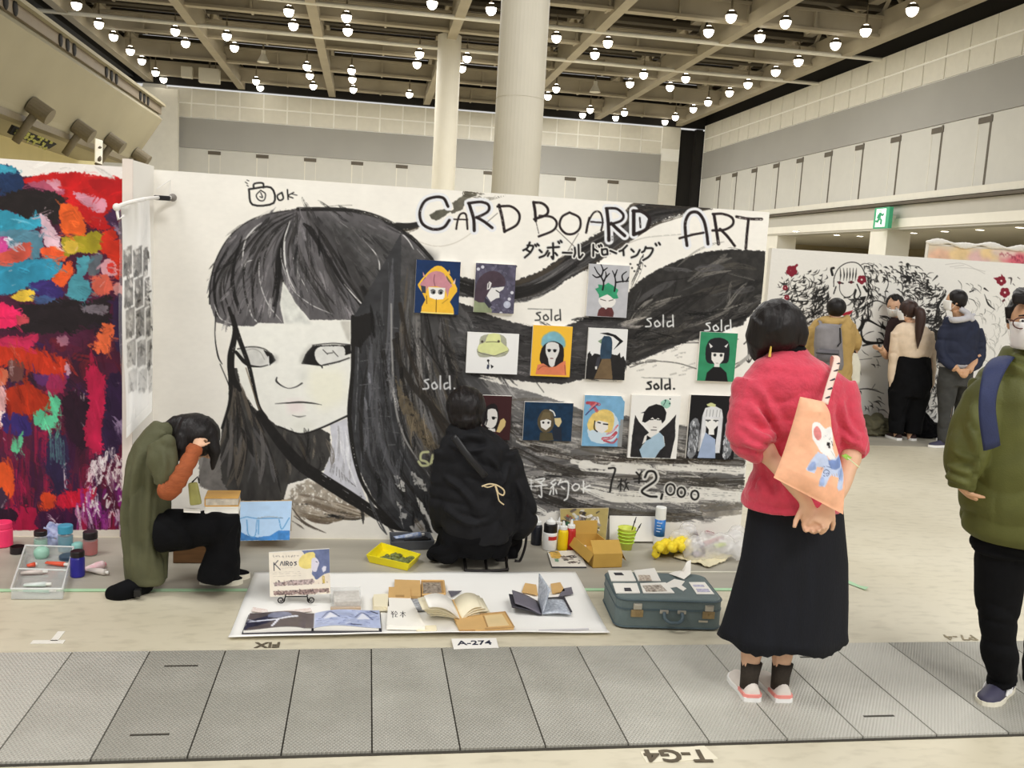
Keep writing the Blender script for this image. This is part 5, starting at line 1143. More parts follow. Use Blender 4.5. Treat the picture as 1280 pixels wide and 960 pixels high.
p = G(1200,797); t = thing('floor_marking',p,'faded painted letters P7-4 upside down on the cream floor above the plates','marking'); text_on('P7-4',(p.x,p.y,.003),(-1,.05,0),(0,-1,0),.09,mat('floor_paint_faded',(150,138,112),.7,.2,30),'lettering',t)
p = G(593,807.5); t = thing('booth_label',p,'small white paper label reading A-274 on the floor below the cloth','label')
q = [G(*c) for c in ((564,802),(620,801),(623,813),(567,815))]
MB().prism([c + Vector((0,0,.012)) for c in q],(0,0,.0015)).build('paper',m_board,t)
text_on('A-274',(p.x,p.y,.0145),q[1] - q[0],q[0] - q[3],.062,mat('print_navy',(40,44,62),.6),'lettering',t,bold=.001)

# ------------------------------------------------------------------ the white cloth and what lies on it
m_cloth = mat('white_paper_cloth',(246,244,238),.75,.015,6)
c0 = [G(318,717),G(719,716),G(762,795),G(285,801)]
nx,ny = 60,24; g = []
for j in range(ny + 1):
    v = j / ny; r = []
    for i in range(nx + 1):
        u = i / nx; q = c0[0].lerp(c0[1],u).lerp(c0[3].lerp(c0[2],u),v)
        z = .006 + .004 * mnoise.noise(Vector((u * 6,v * 3,0))) + (.022 * max(0,(v - .93) / .07) * (.5 + .5 * math.sin(u * 3.1)) if v > .93 else 0)
        r.append(q + Vector((0,0,max(.004,z))))
    g.append(r)
o = MB().sheet(g).build('display_cloth',m_cloth,smooth=True,solid=.003); tag(o,'large white paper cloth spread on the floor under the display of books','cloth')
b = MB()
for q in ((325,721),(525,718),(712,719)): p = G(*q); b.box((p.x,p.y,.0115),(.035,.008,.003))
ZC = .0155
m_wire = mat('black_wire',(32,28,26),.4,.1,10,metal=.5)
# sign on a small wire easel
ys = G(375,757).y
def S(px,py): # points on the leaning sign plane
    z = P(px,py,ys).z; return P(px,py,ys + .10 * max(0,z))
cv = Cv(330,680,420,755,4,(236,228,214)); Zs = lambda L: [(330 + x * .1354,670 + y * .1354) for x,y in L]
cv.poly([(330,680),(420,680),(420,755),(330,755)],(240,230,212),1,0,.03)
cv.poly(Zs([(340,130),(610,115),(612,420),(560,420),(480,400),(440,350),(450,250)]),(112,122,158),1,.6,.15,tex=0)
cv.poly(Zs([(350,180),(430,145),(470,160),(470,230),(430,300),(340,290),(320,240)]),(238,218,132),1,.5,.08,smooth=2)
cv.poly(Zs([(440,210),(480,200),(510,245),(495,290),(480,330),(440,310)]),(226,222,232),1,.3,.03,smooth=2); cv.stroke(Zs([(480,235),(492,240)]),.8,(60,60,80))
cv.poly(Zs([(535,300),(550,275),(575,280),(570,320),(545,335)]),(228,226,236),1,.3)
cv.poly(Zs([(450,440),(500,390),(560,350),(615,335),(615,520),(450,520)]),(240,226,206),1,.5,.05,smooth=1); cv.stroke(Zs([(548,375),(552,430)]),3,(206,176,80),.9,.3)
cv.poly(Zs([(85,430),(160,425),(240,410),(450,395),(470,420),(440,445),(100,465)]),(178,160,156),1,.6,.4,fx=.6,fy=.6)
cv.poly(Zs([(85,510),(600,480),(602,510),(400,540),(90,545)]),(150,128,122),1,.6,.5,fx=.6,fy=.6)
rr = random.Random(8)
for i in range(60):
    x,y = rr.uniform(90,590),rr.choice([rr.uniform(410,460),rr.uniform(485,540)]); cv.stroke(Zs([(x,y),(x + rr.uniform(-15,15),y + rr.uniform(-12,12))]),rr.uniform(.6,2),rr.choice([(70,60,66),(210,190,176),(120,96,92),(230,222,214)]),.8,.2,0,0)
cv.poly(Zs([(80,465),(470,445),(600,435),(600,470),(90,500)]),(242,232,216),1,.4)
INKS = (62,62,72)
for L in ([(92,245),(92,320)],[(130,225),(95,265)],[(100,258),(150,310)],[(150,270),(165,235),(178,270)],[(190,235),(190,270)],[(205,272),(205,235),(225,240),(222,255),(207,255)],[(212,255),(228,272)],[(250,238),(240,255),(250,272),(264,255),(250,238)],[(300,238),(280,242),(300,258),(282,270)]): cv.stroke(Zs(L),1.1,INKS,1,0,0,3)
for i in range(9):
    x = 80 + i * 28
    for k in range(3): cv.stroke(Zs([(x + rr.uniform(0,18),175 + rr.uniform(0,20)),(x + rr.uniform(0,18),178 + rr.uniform(0,20))]),.7,(170,160,150),.9,0,0,0)
for y,xe in ((298,260),(335,330),(350,340),(372,340)): cv.stroke(Zs([(165 if y < 300 else 80,y),(xe,y - 8)]),.5,(190,178,166),.8,.5,0,0)
sg = thing('sign_board',(S(375,745).x,ys,0),'white art sign reading KAIROS with a blond profile, standing on the cloth','sign')
u,v = np.meshgrid(np.linspace(0,1,120),np.linspace(0,1,100)); cs = [(336,691),(411.5,686),(413,742),(337.5,746)]
sx = (1 - v) * ((1 - u) * cs[0][0] + u * cs[1][0]) + v * ((1 - u) * cs[3][0] + u * cs[2][0]); sy = (1 - v) * ((1 - u) * cs[0][1] + u * cs[1][1]) + v * ((1 - u) * cs[3][1] + u * cs[2][1])
gp = np.array([[S(a,c) for a,c in zip(ra_,rc_)] for ra_,rc_ in zip(sx,sy)]); fr = Vector((0,-.0015,0))
painted_face('artwork',gp + np.array(fr),cv.sample(sx,sy),sg)
MB().prism([S(*q) + Vector((0,.001,0)) for q in cs],(0,.008,.0)).build('backing_board',m_board,sg)
ea = thing('display_easel',G(375,752),'small black wire easel with curled feet holding the KAIROS sign','easel')
for sgn,x0_ in ((-1,357),(1,384)):
    a = S(x0_,746); b = MB(); pts = [a + Vector((0,-.004,.004)),a + Vector((sgn * .008,-.015,-.02))]
    cc = a + Vector((sgn * .02,-.02,0)); cc.z = ZC + .021
    for t_ in np.linspace(0,9,22): pts.append(cc + Vector((-sgn * math.cos(t_ * 1.0 + 2.8) * -.018 * (1 - t_ / 13),-.004,-.018 * math.sin(t_ + 2.8) * (1 - t_ / 13) * -1)))
    b.tube(pts,.0028,6); b.tube([a + Vector((0,-.004,.004)),a + Vector((0,.02,.01)),Vector((a.x,ys + .10,ZC))],.0028,6); b.tube([a + Vector((0,-.006,.004)),a + Vector((0,-.006,.014))],.0028,6)
    b.build('curled_leg',m_wire,ea,smooth=True)
a,c = S(357,746),S(384,746); MB().tube([a + Vector((0,.012,-.003)),c + Vector((0,.012,-.003))],.0028,6).build('cross_bar',m_wire,ea)

m_paper = mat('page_white',(244,240,230),.7,.02,8); m_cream = mat('page_cream',(240,230,200),.7,.03,8); m_kraft = mat('kraft_board',(212,172,112),.7,.05,12); m_kraftd = mat('kraft_shade',(178,140,88),.7,.05,12)
m_ink2 = mat('print_ink',(58,56,62),.6,.1,20)
def book_pages(t,name,quad,hump,cv_draw,res=(60,30),thick=.012):
    """one leaf block: quad of floor points tl, tr, br, bl; hump(u) lifts it"""
    cvx = Cv(0,0,60,30,4,(230,230,230)); cv_draw(cvx)
    u,v = np.meshgrid(np.linspace(0,1,res[0]),np.linspace(0,1,res[1])); q = [np.array(p_) for p_ in quad]
    pts = ((1 - u) * (1 - v))[...,None] * q[0] + (u * (1 - v))[...,None] * q[1] + (u * v)[...,None] * q[2] + ((1 - u) * v)[...,None] * q[3]
    pts[...,2] = ZC + thick + np.vectorize(hump)(u)
    painted_face(name,pts,cvx.sample(u * 60,v * 30),t,paint_mat('glossy_print',.3))
    b = MB(); n = res[0]; lo = [[Vector((*pts[j,i][:2],ZC)) for i in range(0,n,3)] for j in (0,-1)]; hi = [[Vector(pts[j,i]) - Vector((0,0,.001)) for i in range(0,n,3)] for j in (0,-1)]
    for j in (0,1): b.sheet([lo[j],hi[j]])
    for i in (0,-1): b.sheet([[lo[0][i],lo[1][i]],[hi[0][i],hi[1][i]]])
    b.build('page_block',m_paper,t)
pb = thing('photo_book',G(392,785),'open photo book with a dark page and a pale blue page on the cloth','book')
def dl(c):
    c.poly([(0,0),(60,0),(60,30),(0,30)],(92,82,82),1,0,.2); c.poly([(0,14),(24,4),(34,8),(30,16),(4,26),(0,30)],(42,40,60),1,1,.3); c.poly([(20,2),(34,2),(40,8),(30,12),(18,10)],(128,134,160),.9,.6,.2,smooth=2)
    c.stroke([(2,16),(14,15),(26,15),(44,9)],[1,2.4,2.4,3],(226,228,238)); c.stroke([(28,15),(24,26)],2.4,(226,226,236)); c.stroke([(1,12),(10,16),(18,14)],1.4,(206,210,226),.8,.3)
def dr(c):
    c.poly([(0,0),(60,0),(60,30),(0,30)],(182,192,222),1,0,.12); rr = random.Random(3)
    for i in range(60): x,y = rr.uniform(2,58),rr.uniform(2,28); c.stroke([(x,y),(x + rr.uniform(-5,5),y + rr.uniform(-2,3))],rr.uniform(.5,2),rr.choice([(120,130,176),(216,222,240),(90,96,140),(150,162,204)]),.8,.3,0,0)
    for x,y in ((14,10),(44,12)): c.poly([(x,y - 6),(x + 7,y + 4),(x - 6,y + 5)],(232,234,244),1,.5); c.stroke([(x - 7,y + 2),(x,y - 7),(x + 9,y + 4)],1,(70,76,116))
    c.stroke([(52,2),(58,6)],1.6,(50,54,80)); c.stroke([(34,26),(42,26)],1.6,(40,44,70))
book_pages(pb,'dark_page',[G(312,774),G(393,774),G(392,793),G(304,796)],lambda u: .022 * math.sin(min(1,u * 1.15) * math.pi) ** .8 * u + .002,dl)
book_pages(pb,'blue_page',[G(393,774),G(474,770),G(476,793),G(392,793)],lambda u: .014 * math.sin(max(0,1 - u) ** 1.0 * math.pi) * (1 - u) * 1.6 + .002,dr)
MB().prism([G(*q) + Vector((0,0,ZC - .001)) for q in ((302,797),(477,794),(475.5,769.5),(310.5,773))],(0,0,.003)).build('cover',m_ink2,pb)
def slab(name,quad,h,m,parent,z=ZC): return MB().prism([G(*q) + Vector((0,0,z)) for q in quad],(0,0,h)).build(name,m,parent)
# clear case with a drawn card
t = thing('card_case',G(432,762),'clear plastic case of small printed cards on the cloth beside the KAIROS sign','card case')
q = [(414,767),(451,766),(450,748),(412,749)]
slab('card',[(418,764),(450,763),(448,749),(416,750)],.03,mat('card_grey',(206,198,188),.6,.2,60,rgb2=(236,230,220)),t)
b = MB(); b.prism([G(*c) + Vector((0,0,ZC)) for c in q],(0,0,.045)); b.build('case',mat('clear_plastic',(236,236,232),.1,.02,5,alpha=.3,spec=.7),t)
slab('label_strip',[(413,767.6),(451,766.6),(451,764),(413,765)],.012,mat('kraft_strip',(200,176,150),.6),t)
t = thing('card_stack',G(478,760),'small stack of cream cards on the cloth beside the white picture book box','cards')
for k in range(3): slab('card',[(466 + k * .6,768 - k * .3),(486,767.5 - k * .3),(485,751),(465.5 + k * .6,752)],.007,m_cream,t,ZC + .0075 * k)
for k,(q,lab) in enumerate(((((316,763),(334,766),(336,771),(314,768)),'narrow pinkish paper slip on the cloth just behind the dark photo page'),(((352,768),(388,764),(390,768),(354,772)),'thin speckled paper strip on the cloth under the curled easel foot'))):
    t = thing('paper_slip',G(*q[0]),lab,'paper'); slab('paper',q,.0015,mat('slip_pink',(222,200,190),.7,.3,90,rgb2=(240,232,226)),t)
# white picture book box with kraft end
t = thing('picture_book_box',G(505,775),'white box lettered with two dark characters and a kraft brown end on the cloth','box')
slab('box_body',[(483,791),(531,792),(513,757),(485,756)],.022,m_paper,t); slab('kraft_flap',[(485,756),(513.5,757),(512,743),(485.5,743)],.024,m_kraft,t)
slab('slot',[(494,756),(505,756),(505,753.5),(494,753.5)],.0255,m_kraftd,t)
b = MB(); zt_ = ZC + .0225
for x0_,ss in ((489,(((0,0),(3,3)),((3,0),(0,3)),((0,4),(4,4)),((2,3),(2,8)),((5.5,0),(4.5,3)),((5.5,0),(8,3)),((4.8,4),(8,4)),((5,7),(8,7)),((6,4),(5,7)))),(500,(((0,2),(7,2)),((3.5,0),(3.5,8)),((3.5,2),(0,6)),((3.5,2),(7,6)),((2,6),(5,6))))):
    for a,c in ss:
        A0,C0 = G(x0_ + a[0],764 + a[1],zt_),G(x0_ + c[0],764 + c[1],zt_); b.tube([A0,C0],.0016,4)
b.build('lettering',m_ink2,t)
t = thing('name_card',G(535,789),'small cream card lying on the cloth in front of the white picture book box','card'); slab('card',[(520.5,793),(546,793),(545,786.5),(520,787)],.004,m_cream,t)
# kraft case at the back with a framed print
t = thing('kraft_case',G(525,742),'open kraft brown case with a dark framed print, behind the fanned cream book','box')
slab('lid',[(492,752),(526,752),(525,732),(493,731)],.014,m_kraft,t); slab('tray',[(527,752),(556,751),(554,734),(526,734)],.018,m_kraftd,t); slab('print',[(529,750),(552,749),(550,736),(528,736)],.0195,mat('dark_print',(96,82,72),.5,.5,60,rgb2=(190,176,158)),t)
b = MB(); 
for q0,q1 in (((527,752),(556,751)),((556,751),(554,734)),((554,734),(526,734))): b.tube([G(*q0) + Vector((0,0,ZC + .02)),G(*q1) + Vector((0,0,ZC + .02))],.005,4)
b.build('tray_rim',m_kraft,t)
t = thing('art_print',G(527,760),'small grey landscape print tucked under the fanned cream book','print'); slab('print',[(513,768),(540,767),(528,753),(513,754)],.006,mat('grey_print',(120,122,128),.5,.4,50,rgb2=(206,208,210)),t)
t = thing('paper_corner',G(567,747),'small dark grey triangular paper on the white cloth beside the cream book','paper'); slab('paper',[(560,742.5),(577,742.5),(564,750.5)],.002,mat('slate_paper',(104,102,110),.6),t)
# fanned cream book
t = thing('fanned_book',G(576,772),'open cream book with its pages fanned up on the white cloth','book')
sp0,sp1 = G(576,776,ZC),G(566,752,ZC)
def leaf(tx,ty,tz,bx,by,bz,m,name='page',bend=.02):
    """leaf from the spine to a far edge given by two photo points with heights"""
    e0,e1 = G(tx,ty,tz),G(bx,by,bz); g = []
    for i in range(9):
        s_ = i / 8; a = sp0.lerp(e0,s_); c = sp1.lerp(e1,s_); lift = bend * math.sin(s_ * math.pi); g.append([a + Vector((0,0,lift + .004)),c + Vector((0,0,lift + .004))])
    return MB().sheet(g).build(name,m,t,smooth=True,solid=.004)
for k,(ex,ey,ez) in enumerate(((538,771,.03),(534,768,.05),(531,765,.075),(528,763,.10),(536,760,.13))): leaf(ex,ey,ez,ex - 6,ey - 14,ez + .015,m_cream if k != 4 else m_paper,bend=.008 + .004 * k)
for k,(ex,ey,ez) in enumerate(((612,768,.01),(611,765,.03),(607,762,.045),(602,760,.06))): leaf(ex,ey,ez,ex - 8,ey - 16,ez + .012,m_cream,bend=.01 + .004 * k)
MB().prism([G(*q) + Vector((0,0,ZC)) for q in ((540,774),(614,772),(600,752),(530,756))],(0,0,.004)).build('cover',m_cream,t)
MB().tube([sp0 + Vector((0,0,.006)),sp1 + Vector((0,0,.006))],.006,8).build('spine',m_kraft,t)
# kraft tray at the front
t = thing('kraft_tray',G(605,785),'flat kraft brown case with a pale inner panel at the front of the cloth','box')
slab('tray',[(574,794),(642,791),(631,772),(567,778)],.012,m_kraft,t); slab('inner_panel',[(609,791),(636,789),(627,774.5),(604,777)],.0135,mat('pale_kraft',(226,200,150),.6,.06,10),t)
b = MB()
for q0,q1 in (((606,793),(642,791)),((642,791),(631,772)),((631,772),(600,775)),((604,777),(609,791))): b.tube([G(*q0) + Vector((0,0,ZC + .013)),G(*q1) + Vector((0,0,ZC + .013))],.004,4)
b.build('rim',m_kraftd,t); slab('front_edge',[(574,795),(594,794),(594,792),(574,793)],.008,m_kraftd,t)
# sketchbook with an upright leaf
t = thing('sketchbook',G(678,765),'open grey sketchbook with one leaf standing upright on the white cloth','book')
sp0,sp1 = G(677,769,ZC),G(672,752,ZC)
m_slate = mat('slate_page',(112,108,118),.55,.08,10); m_draw = mat('pencil_page',(150,158,172),.6,.35,70,rgb2=(214,220,228),bump=0)
def quadleaf(pts,m,name): 
    n = 8; a,c,d,e = [Vector(p_) for p_ in pts]
    return MB().sheet([[a.lerp(c,i / n).lerp(e.lerp(d,i / n),j / n) + Vector((0,0,.006 * math.sin(i / n * 3.14))) for j in range(n + 1)] for i in range(n + 1)]).build(name,m,t,smooth=True,solid=.005)
lf,lb_ = G(644,754,.07),G(640,738,.075)
quadleaf((sp0,lf,lb_,sp1),m_slate,'left_page'); quadleaf((sp0 + Vector((0,0,-.0)),lf + Vector((-.015,0,-.02)),lb_ + Vector((-.015,0,-.02)),sp1),m_ink2,'left_cover')
up0,up1 = P(688,737,sp0.y + .02),P(674,717,sp1.y + .03)
quadleaf((sp0 + Vector((.004,0,.004)),up0,up1,sp1 + Vector((.004,0,.004))),m_draw,'upright_leaf')
quadleaf((sp0 + Vector((.006,0,.006)),G(714,768,ZC + .008),G(704,750,ZC + .008),sp1 + Vector((.006,0,.006))),m_draw,'drawn_page'); slab('cover',[(676,770),(715,769),(705,750),(672,752)],.004,m_ink2,t)
for k,(q,c_,lab) in enumerate(((((652,744),(672,748),(670,735),(656,733)),m_kraft,'kraft paper scrap behind the slate page of the sketchbook'),(((690,746),(706,743),(700,732),(688,734)),m_kraft,'kraft paper scrap behind the upright leaf of the sketchbook'),(((698,750),(716,746),(714,738),(704,740)),m_slate,'grey brown cut paper scrap on the cloth beyond the sketchbook'),(((656,764),(668,769),(650,752),(640,752)),m_paper,'pale sheet of paper under the propped cover of the sketchbook'))):
    t = thing('paper_scrap',G(*q[0]),lab,'paper'); slab('paper',q,.004,c_,t)
t = thing('paper_strip',G(700,791),'thin pale grey strip of paper at the front edge of the white cloth','paper'); slab('paper',[(673,793),(736,791),(736,789.5),(673,791.5)],.002,mat('grey_strip',(206,202,204),.6),t)

# ------------------------------------------------------------------ suitcase
m_case = mat('suitcase_blue_grey',(98,112,112),.5,.06,20,bump=.15,bscale=160); m_brass = mat('worn_brass',(168,146,108),.35,.2,30,metal=.7); m_steel = mat('pale_steel',(206,200,186),.3,.1,20,metal=.8); m_rub = mat('suitcase_dark',(74,90,96),.4,.08,20)
f0,f1 = G(769,786),G(902,789.5); b0,b1 = G(757,714,.155),G(879,716,.155)
HC = .155
ux = (f1 - f0); Wc = ux.length; ux.normalize(); uy = Vector((-ux.y,ux.x,0)); Dc = ((b0 + b1) / 2 - (f0 + f1) / 2).dot(uy); ctr = (f0 + f1) / 2 + uy * Dc / 2
sc_ = thing('suitcase',(ctr.x,ctr.y,0),'blue grey vintage suitcase with brass latches lying flat beside the white cloth','suitcase')
def rrect(w,d,r,n=6):
    out = []
    for cx_,cy_,a0 in ((w - r,d - r,0),(-w + r,d - r,90),(-w + r,-d + r,180),(w - r,-d + r,270)):
        for i in range(n + 1): a = math.radians(a0 + 90 * i / n); out.append((cx_ + r * math.cos(a),cy_ + r * math.sin(a)))
    return out
def cring(w,d,r,z): return [ctr + ux * x + uy * y + Vector((0,0,z)) for x,y in rrect(w,d,r)]
w,d = Wc / 2,Dc / 2
MB().loft([cring(w - .012,d - .012,.05,.003),cring(w,d,.055,.014),cring(w,d,.055,.098)]).build('shell',m_case,sc_,smooth=False)
MB().loft([cring(w,d,.055,.102),cring(w,d,.055,HC - .012),cring(w - .004,d - .004,.052,HC - .004),cring(w - .014,d - .014,.045,HC)]).build('lid',m_case,sc_)
MB().loft([cring(w + .003,d + .003,.058,.096),cring(w + .003,d + .003,.058,.104)]).build('seam_band',m_rub,sc_)
b = MB(); 
for zz in (.012,HC - .01):
    r = cring(w + .001,d + .001,.056,zz); b.tube(r + [r[0]],.004,6)
b.build('piping',m_rub,sc_,smooth=True)
fp = lambda u,z,o=0: ctr + ux * (u * w) - uy * (d + o) + Vector((0,0,z))
Rx = Matrix((ux,uy,Vector((0,0,1)))).transposed()
for u in (-.62,.72):
    lt = MB().box(fp(u,.118,.006),(.042,.012,.03),Rx,.003).tube([fp(u,.128,.014) - ux * .014,fp(u,.128,.014) + ux * .014],.005,8).build('latch',m_steel,sc_)
    MB().box(fp(u,.082,.004),(.06,.008,.036),Rx,.003).box(fp(u + .02,.084,.01),(.016,.008,.012),Rx,.002).build('lock_plate',m_brass,lt)
hd = MB().tube(catmull3([fp(-.12,.092,.012),fp(-.12,.07,.03),fp(-.04,.055,.042),fp(.05,.053,.043),fp(.14,.055,.042),fp(.21,.07,.03),fp(.21,.092,.012)]),.0095,10).build('handle',m_rub,sc_,smooth=True)
for u in (-.12,.21): MB().box(fp(u,.094,.006),(.042,.012,.018),Rx,.004).build('handle_mount',m_steel,hd)
MB().box(fp(.63,.05,.003),(.045,.004,.01),Rx,.001).build('name_badge',m_steel,sc_)
def onlid(q,h,m,parent,name,z=0): return MB().prism([G(*c,HC + .001 + z) for c in q],(0,0,h)).build(name,m,parent)
m_clear = mat('clear_bag',(232,232,230),.2,.03,30,alpha=.55,spec=.6)
for q,inner,ic,lab in ((((764,727),(795,727),(789,714),(760,714)),((769,719),(780,719),(777,716),(767,716)),m_ink2,'small bagged print with a dark sketch at the back corner of the suitcase lid'),(((770,742),(800,742),(796,730),(766,730)),((781,739),(790,739),(788,735),(780,735)),m_ink2,'small bagged print with a dark motif at the front corner of the suitcase lid'),
                          (((798,727),(826,727),(818,711),(792,714)),((799,726),(815,726),(812,719),(798,719)),mat('film_strip',(150,126,104),.5,.6,90,rgb2=(232,222,206)),'white paper pack with a small picture strip at the back of the suitcase lid'),(((804,742),(843,742),(832,729),(800,730)),((808,740),(834,739),(826,731),(803,732)),mat('photo_strip',(96,78,66),.5,.7,80,rgb2=(226,216,200)),'bagged strip of small brown and cream pictures at the front of the suitcase lid')):
    t = thing('print_pack',G(*q[0],HC),lab,'print','print packs on the suitcase'); onlid(q,.005,m_paper,t,'card'); onlid(inner,.0015,ic,t,'picture',.0055)
t = thing('paper_cutout',G(845,733,HC),'larger white cut out paper scrap in the middle of the suitcase lid','paper'); onlid(((830,731),(843,724),(856,727),(852,732),(858,736),(854,739),(846,734),(838,735)),.002,m_paper,t,'paper')
t = thing('crumpled_paper',G(850,720,HC),'crumpled white paper scrap standing at the back of the suitcase lid','paper')
b = MB(); pts = [(836,717,0),(845,715,.004),(854,718,.02),(858,710,.035),(863,709,.04),(863,720,.012),(855,724,0),(846,722,.006)]; ps = [G(x,y,HC + .002 + z * .3) + Vector((0,0,z)) for x,y,z in pts]; cen = sum(ps,Vector()) / len(ps)
for i in range(len(ps)): b.bm.faces.new([b.bm.verts.new(p_) for p_ in (ps[i],ps[(i + 1) % len(ps)],cen)])
b.build('paper',m_paper,t,solid=.002)
t = thing('price_card',G(875,735,HC),'white price card with rows of fine print at the end of the suitcase lid','card'); onlid(((861,728),(881,728),(893,743),(871,743)),.002,m_paper,t,'card')
onlid(((866,731),(879,731),(881,733.5),(867.5,733.5)),.0008,mat('lilac_print',(190,186,206),.6,.3,120),t,'print',.0022); onlid(((870,736),(885,736),(888,740),(872,740)),.0008,mat('lilac_print',(190,186,206)),t,'print',.0022)
# ------------------------------------------------------------------ paints and odds and ends along the foot of the wall
def scale_at(p): return (p - Vector((0,0,H))).dot(AF) / FPX      # metres per photo pixel there
def rpx(p,k): return scale_at(p) * k
m_clearp = mat('clear_jar',(226,226,222),.12,.02,5,alpha=.2,spec=.7)
def jar(px,py,wpx,hpx,body,lid,name,label,fill=.8,cat='paint jar',lidh=.24,group=None,paint=None):
    p = G(px,py); s = scale_at(p); r = wpx * s / 2; h = hpx * s; t = thing(name,p,label,cat,group)
    z0 = .004
    MB().lathe(p + Vector((0,0,z0)),[(r * .9,0),(r,.006),(r,h * (1 - lidh) - .01),(r * .85,h * (1 - lidh))],24).build('jar_body',body,t,smooth=False)
    if paint: MB().lathe(p + Vector((0,0,z0 + .004)),[(r * .86,0),(r * .94,.004),(r * .94,h * fill * (1 - lidh)),(r * .3,h * fill * (1 - lidh) + .001)],24).build('paint',paint,t)
    MB().lathe(p + Vector((0,0,z0)),[(r * .94,h * (1 - lidh)),(r * .96,h * (1 - lidh) + .003),(r * .96,h - .004),(r * .88,h)],24).build('lid',lid,t)
    return t
m_pink = mat('fluor_pink',(250,60,110),.45,.05,10); m_lidk = mat('lid_black',(34,26,28),.4,.1,10); m_teal = mat('teal_paint',(70,150,172),.4,.15,12); m_tealc = mat('teal_lid',(70,160,190),.4,.05,10); m_redp = mat('red_paint',(176,46,40),.4,.2,14); m_navy = mat('blue_violet',(48,44,150),.35,.15,12); m_mint = mat('mint_paint',(160,206,184),.4,.1,10); m_orng = mat('orange_red',(236,96,66),.4,.1,10)
m_pinkw = mat('pink_white',(240,190,196),.5,.15,30,rgb2=(248,232,230))
jar(3,683,24,31,m_pink,m_pink,'paint_jar','fluorescent pink paint jar by the wall at the edge of the photo',paint=None)
p = G(22,692); t = thing('jar_lid',p,'black jar lid with red paint inside, lying open beside the pink jar','jar lid'); r = rpx(p,8.5)
MB().lathe(p + Vector((0,0,.004)),[(r,0),(r,.038),(r * .9,.038),(r * .88,.012),(.005,.01)],24).build('rim',m_lidk,t); MB().lathe(p + Vector((0,0,.015)),[(r * .86,0),(r * .8,.004),(.004,.003)],20).build('paint_film',m_redp,t)
jar(51,689,16,26,m_clearp,m_lidk,'paint_jar','slim clear paint jar with a wide black lid behind the clear box',.7,paint=m_mint)
jar(82,690,18,34,m_clearp,m_tealc,'paint_jar','clear jar of teal paint with a light blue lid',.8,lidh=.3,paint=m_teal)
jar(113,694,18,30,m_clearp,m_lidk,'paint_jar','clear jar of red paint with a black lid by the abstract painting',.85,lidh=.3,paint=m_redp)
jar(97,721,17,33,m_navy,m_lidk,'paint_bottle','blue violet paint bottle with a black cap beside the clear box',lidh=.22)
p = G(88,699); t = thing('jar_lid',p,'flat blue black paint lid lying in front of the teal jar','jar lid'); r = rpx(p,13); MB().lathe(p + Vector((0,0,.004)),[(r,0),(r,.018),(r * .9,.02),(.004,.02)],24).build('rim',mat('blue_black',(52,72,92),.35,.3,30),t)
p = G(52,698); t = thing('paint_cup',p,'pale mint paint pot behind the clear box','paint jar'); r = rpx(p,9); MB().lathe(p + Vector((0,0,.004)),[(r * .8,0),(r,.02),(r * .95,.045),(r * .5,.06),(.004,.06)],20).build('pot',m_mint,t,smooth=True)
p = G(92,686); t = thing('paint_bottle',p,'low teal paint pot between the teal jar and the red jar','paint jar'); p = G(97,692); r = rpx(p,7); MB().lathe(p + Vector((0,0,.004)),[(r,0),(r,.05),(r * .6,.06),(.004,.062)],20).build('pot',mat('pale_teal',(140,196,186),.4,.1,10),t,smooth=True); t.location = t.location
# tubes
def tube_of_paint(a,c,rad,m,label,capm,name='paint_tube'):
    a,c = G(*a,.02),G(*c,.02); t = thing(name,(a.x,a.y,0),label,'paint tube'); dvec = (c - a); n = 8
    side = dvec.cross(Vector((0,0,1))).normalized(); k = [a + dvec * (i / n) for i in range(n + 1)]
    MB().tube(k[:-1],[(rad * (1.25 - .03 * i),max(.003,rad * (.18 + .82 * min(1,i / 5)))) for i in range(n)],12,side).build('tube_body',m,t,smooth=True)
    MB().tube([k[-2],k[-1]],[rad * .55,rad * .5],10).build('cap',capm,t,smooth=True); return t
tube_of_paint((105,712),(132,705),.022,m_pinkw,'pink and white paint tube lying right of the violet bottle',mat('cap_pink',(232,150,160),.4))
tube_of_paint((107,711),(136,716),.016,mat('tube_white',(216,206,196),.4,.05,10),'thin grey white paint tube beneath the pink tube',m_board)
t = thing('paper_towel',G(66,690),'crumpled blue stained paper towel leaning on the wall behind the jars','paper towel')
b = MB(); n = 10; q0,q1,q2,q3 = P(50,668,5.2),P(62,652,5.33),P(80,656,5.33),P(76,676,5.2)
b.sheet([[q0.lerp(q1,i / n).lerp(q3.lerp(q2,i / n),j / n) + Vector((0,-.03 * mnoise.noise(Vector((i * .5,j * .5,3))),.02 * mnoise.noise(Vector((i * .4,j * .6,9))))) for j in range(n + 1)] for i in range(n + 1)])
b.sheet([[q0.lerp(q3,i / n) + Vector((0,-.02 * mnoise.noise(Vector((i * .5,j * .5,1))),0)) + (Vector((0,.08,0)) * 0) - Vector((0,0,(q0.z - .004) * j / 4)) for j in range(5)] for i in range(n + 1)])
b.build('towel',mat('stained_towel',(120,130,178),.8,.4,25,rgb2=(190,196,220)),t,smooth=True,solid=.003)
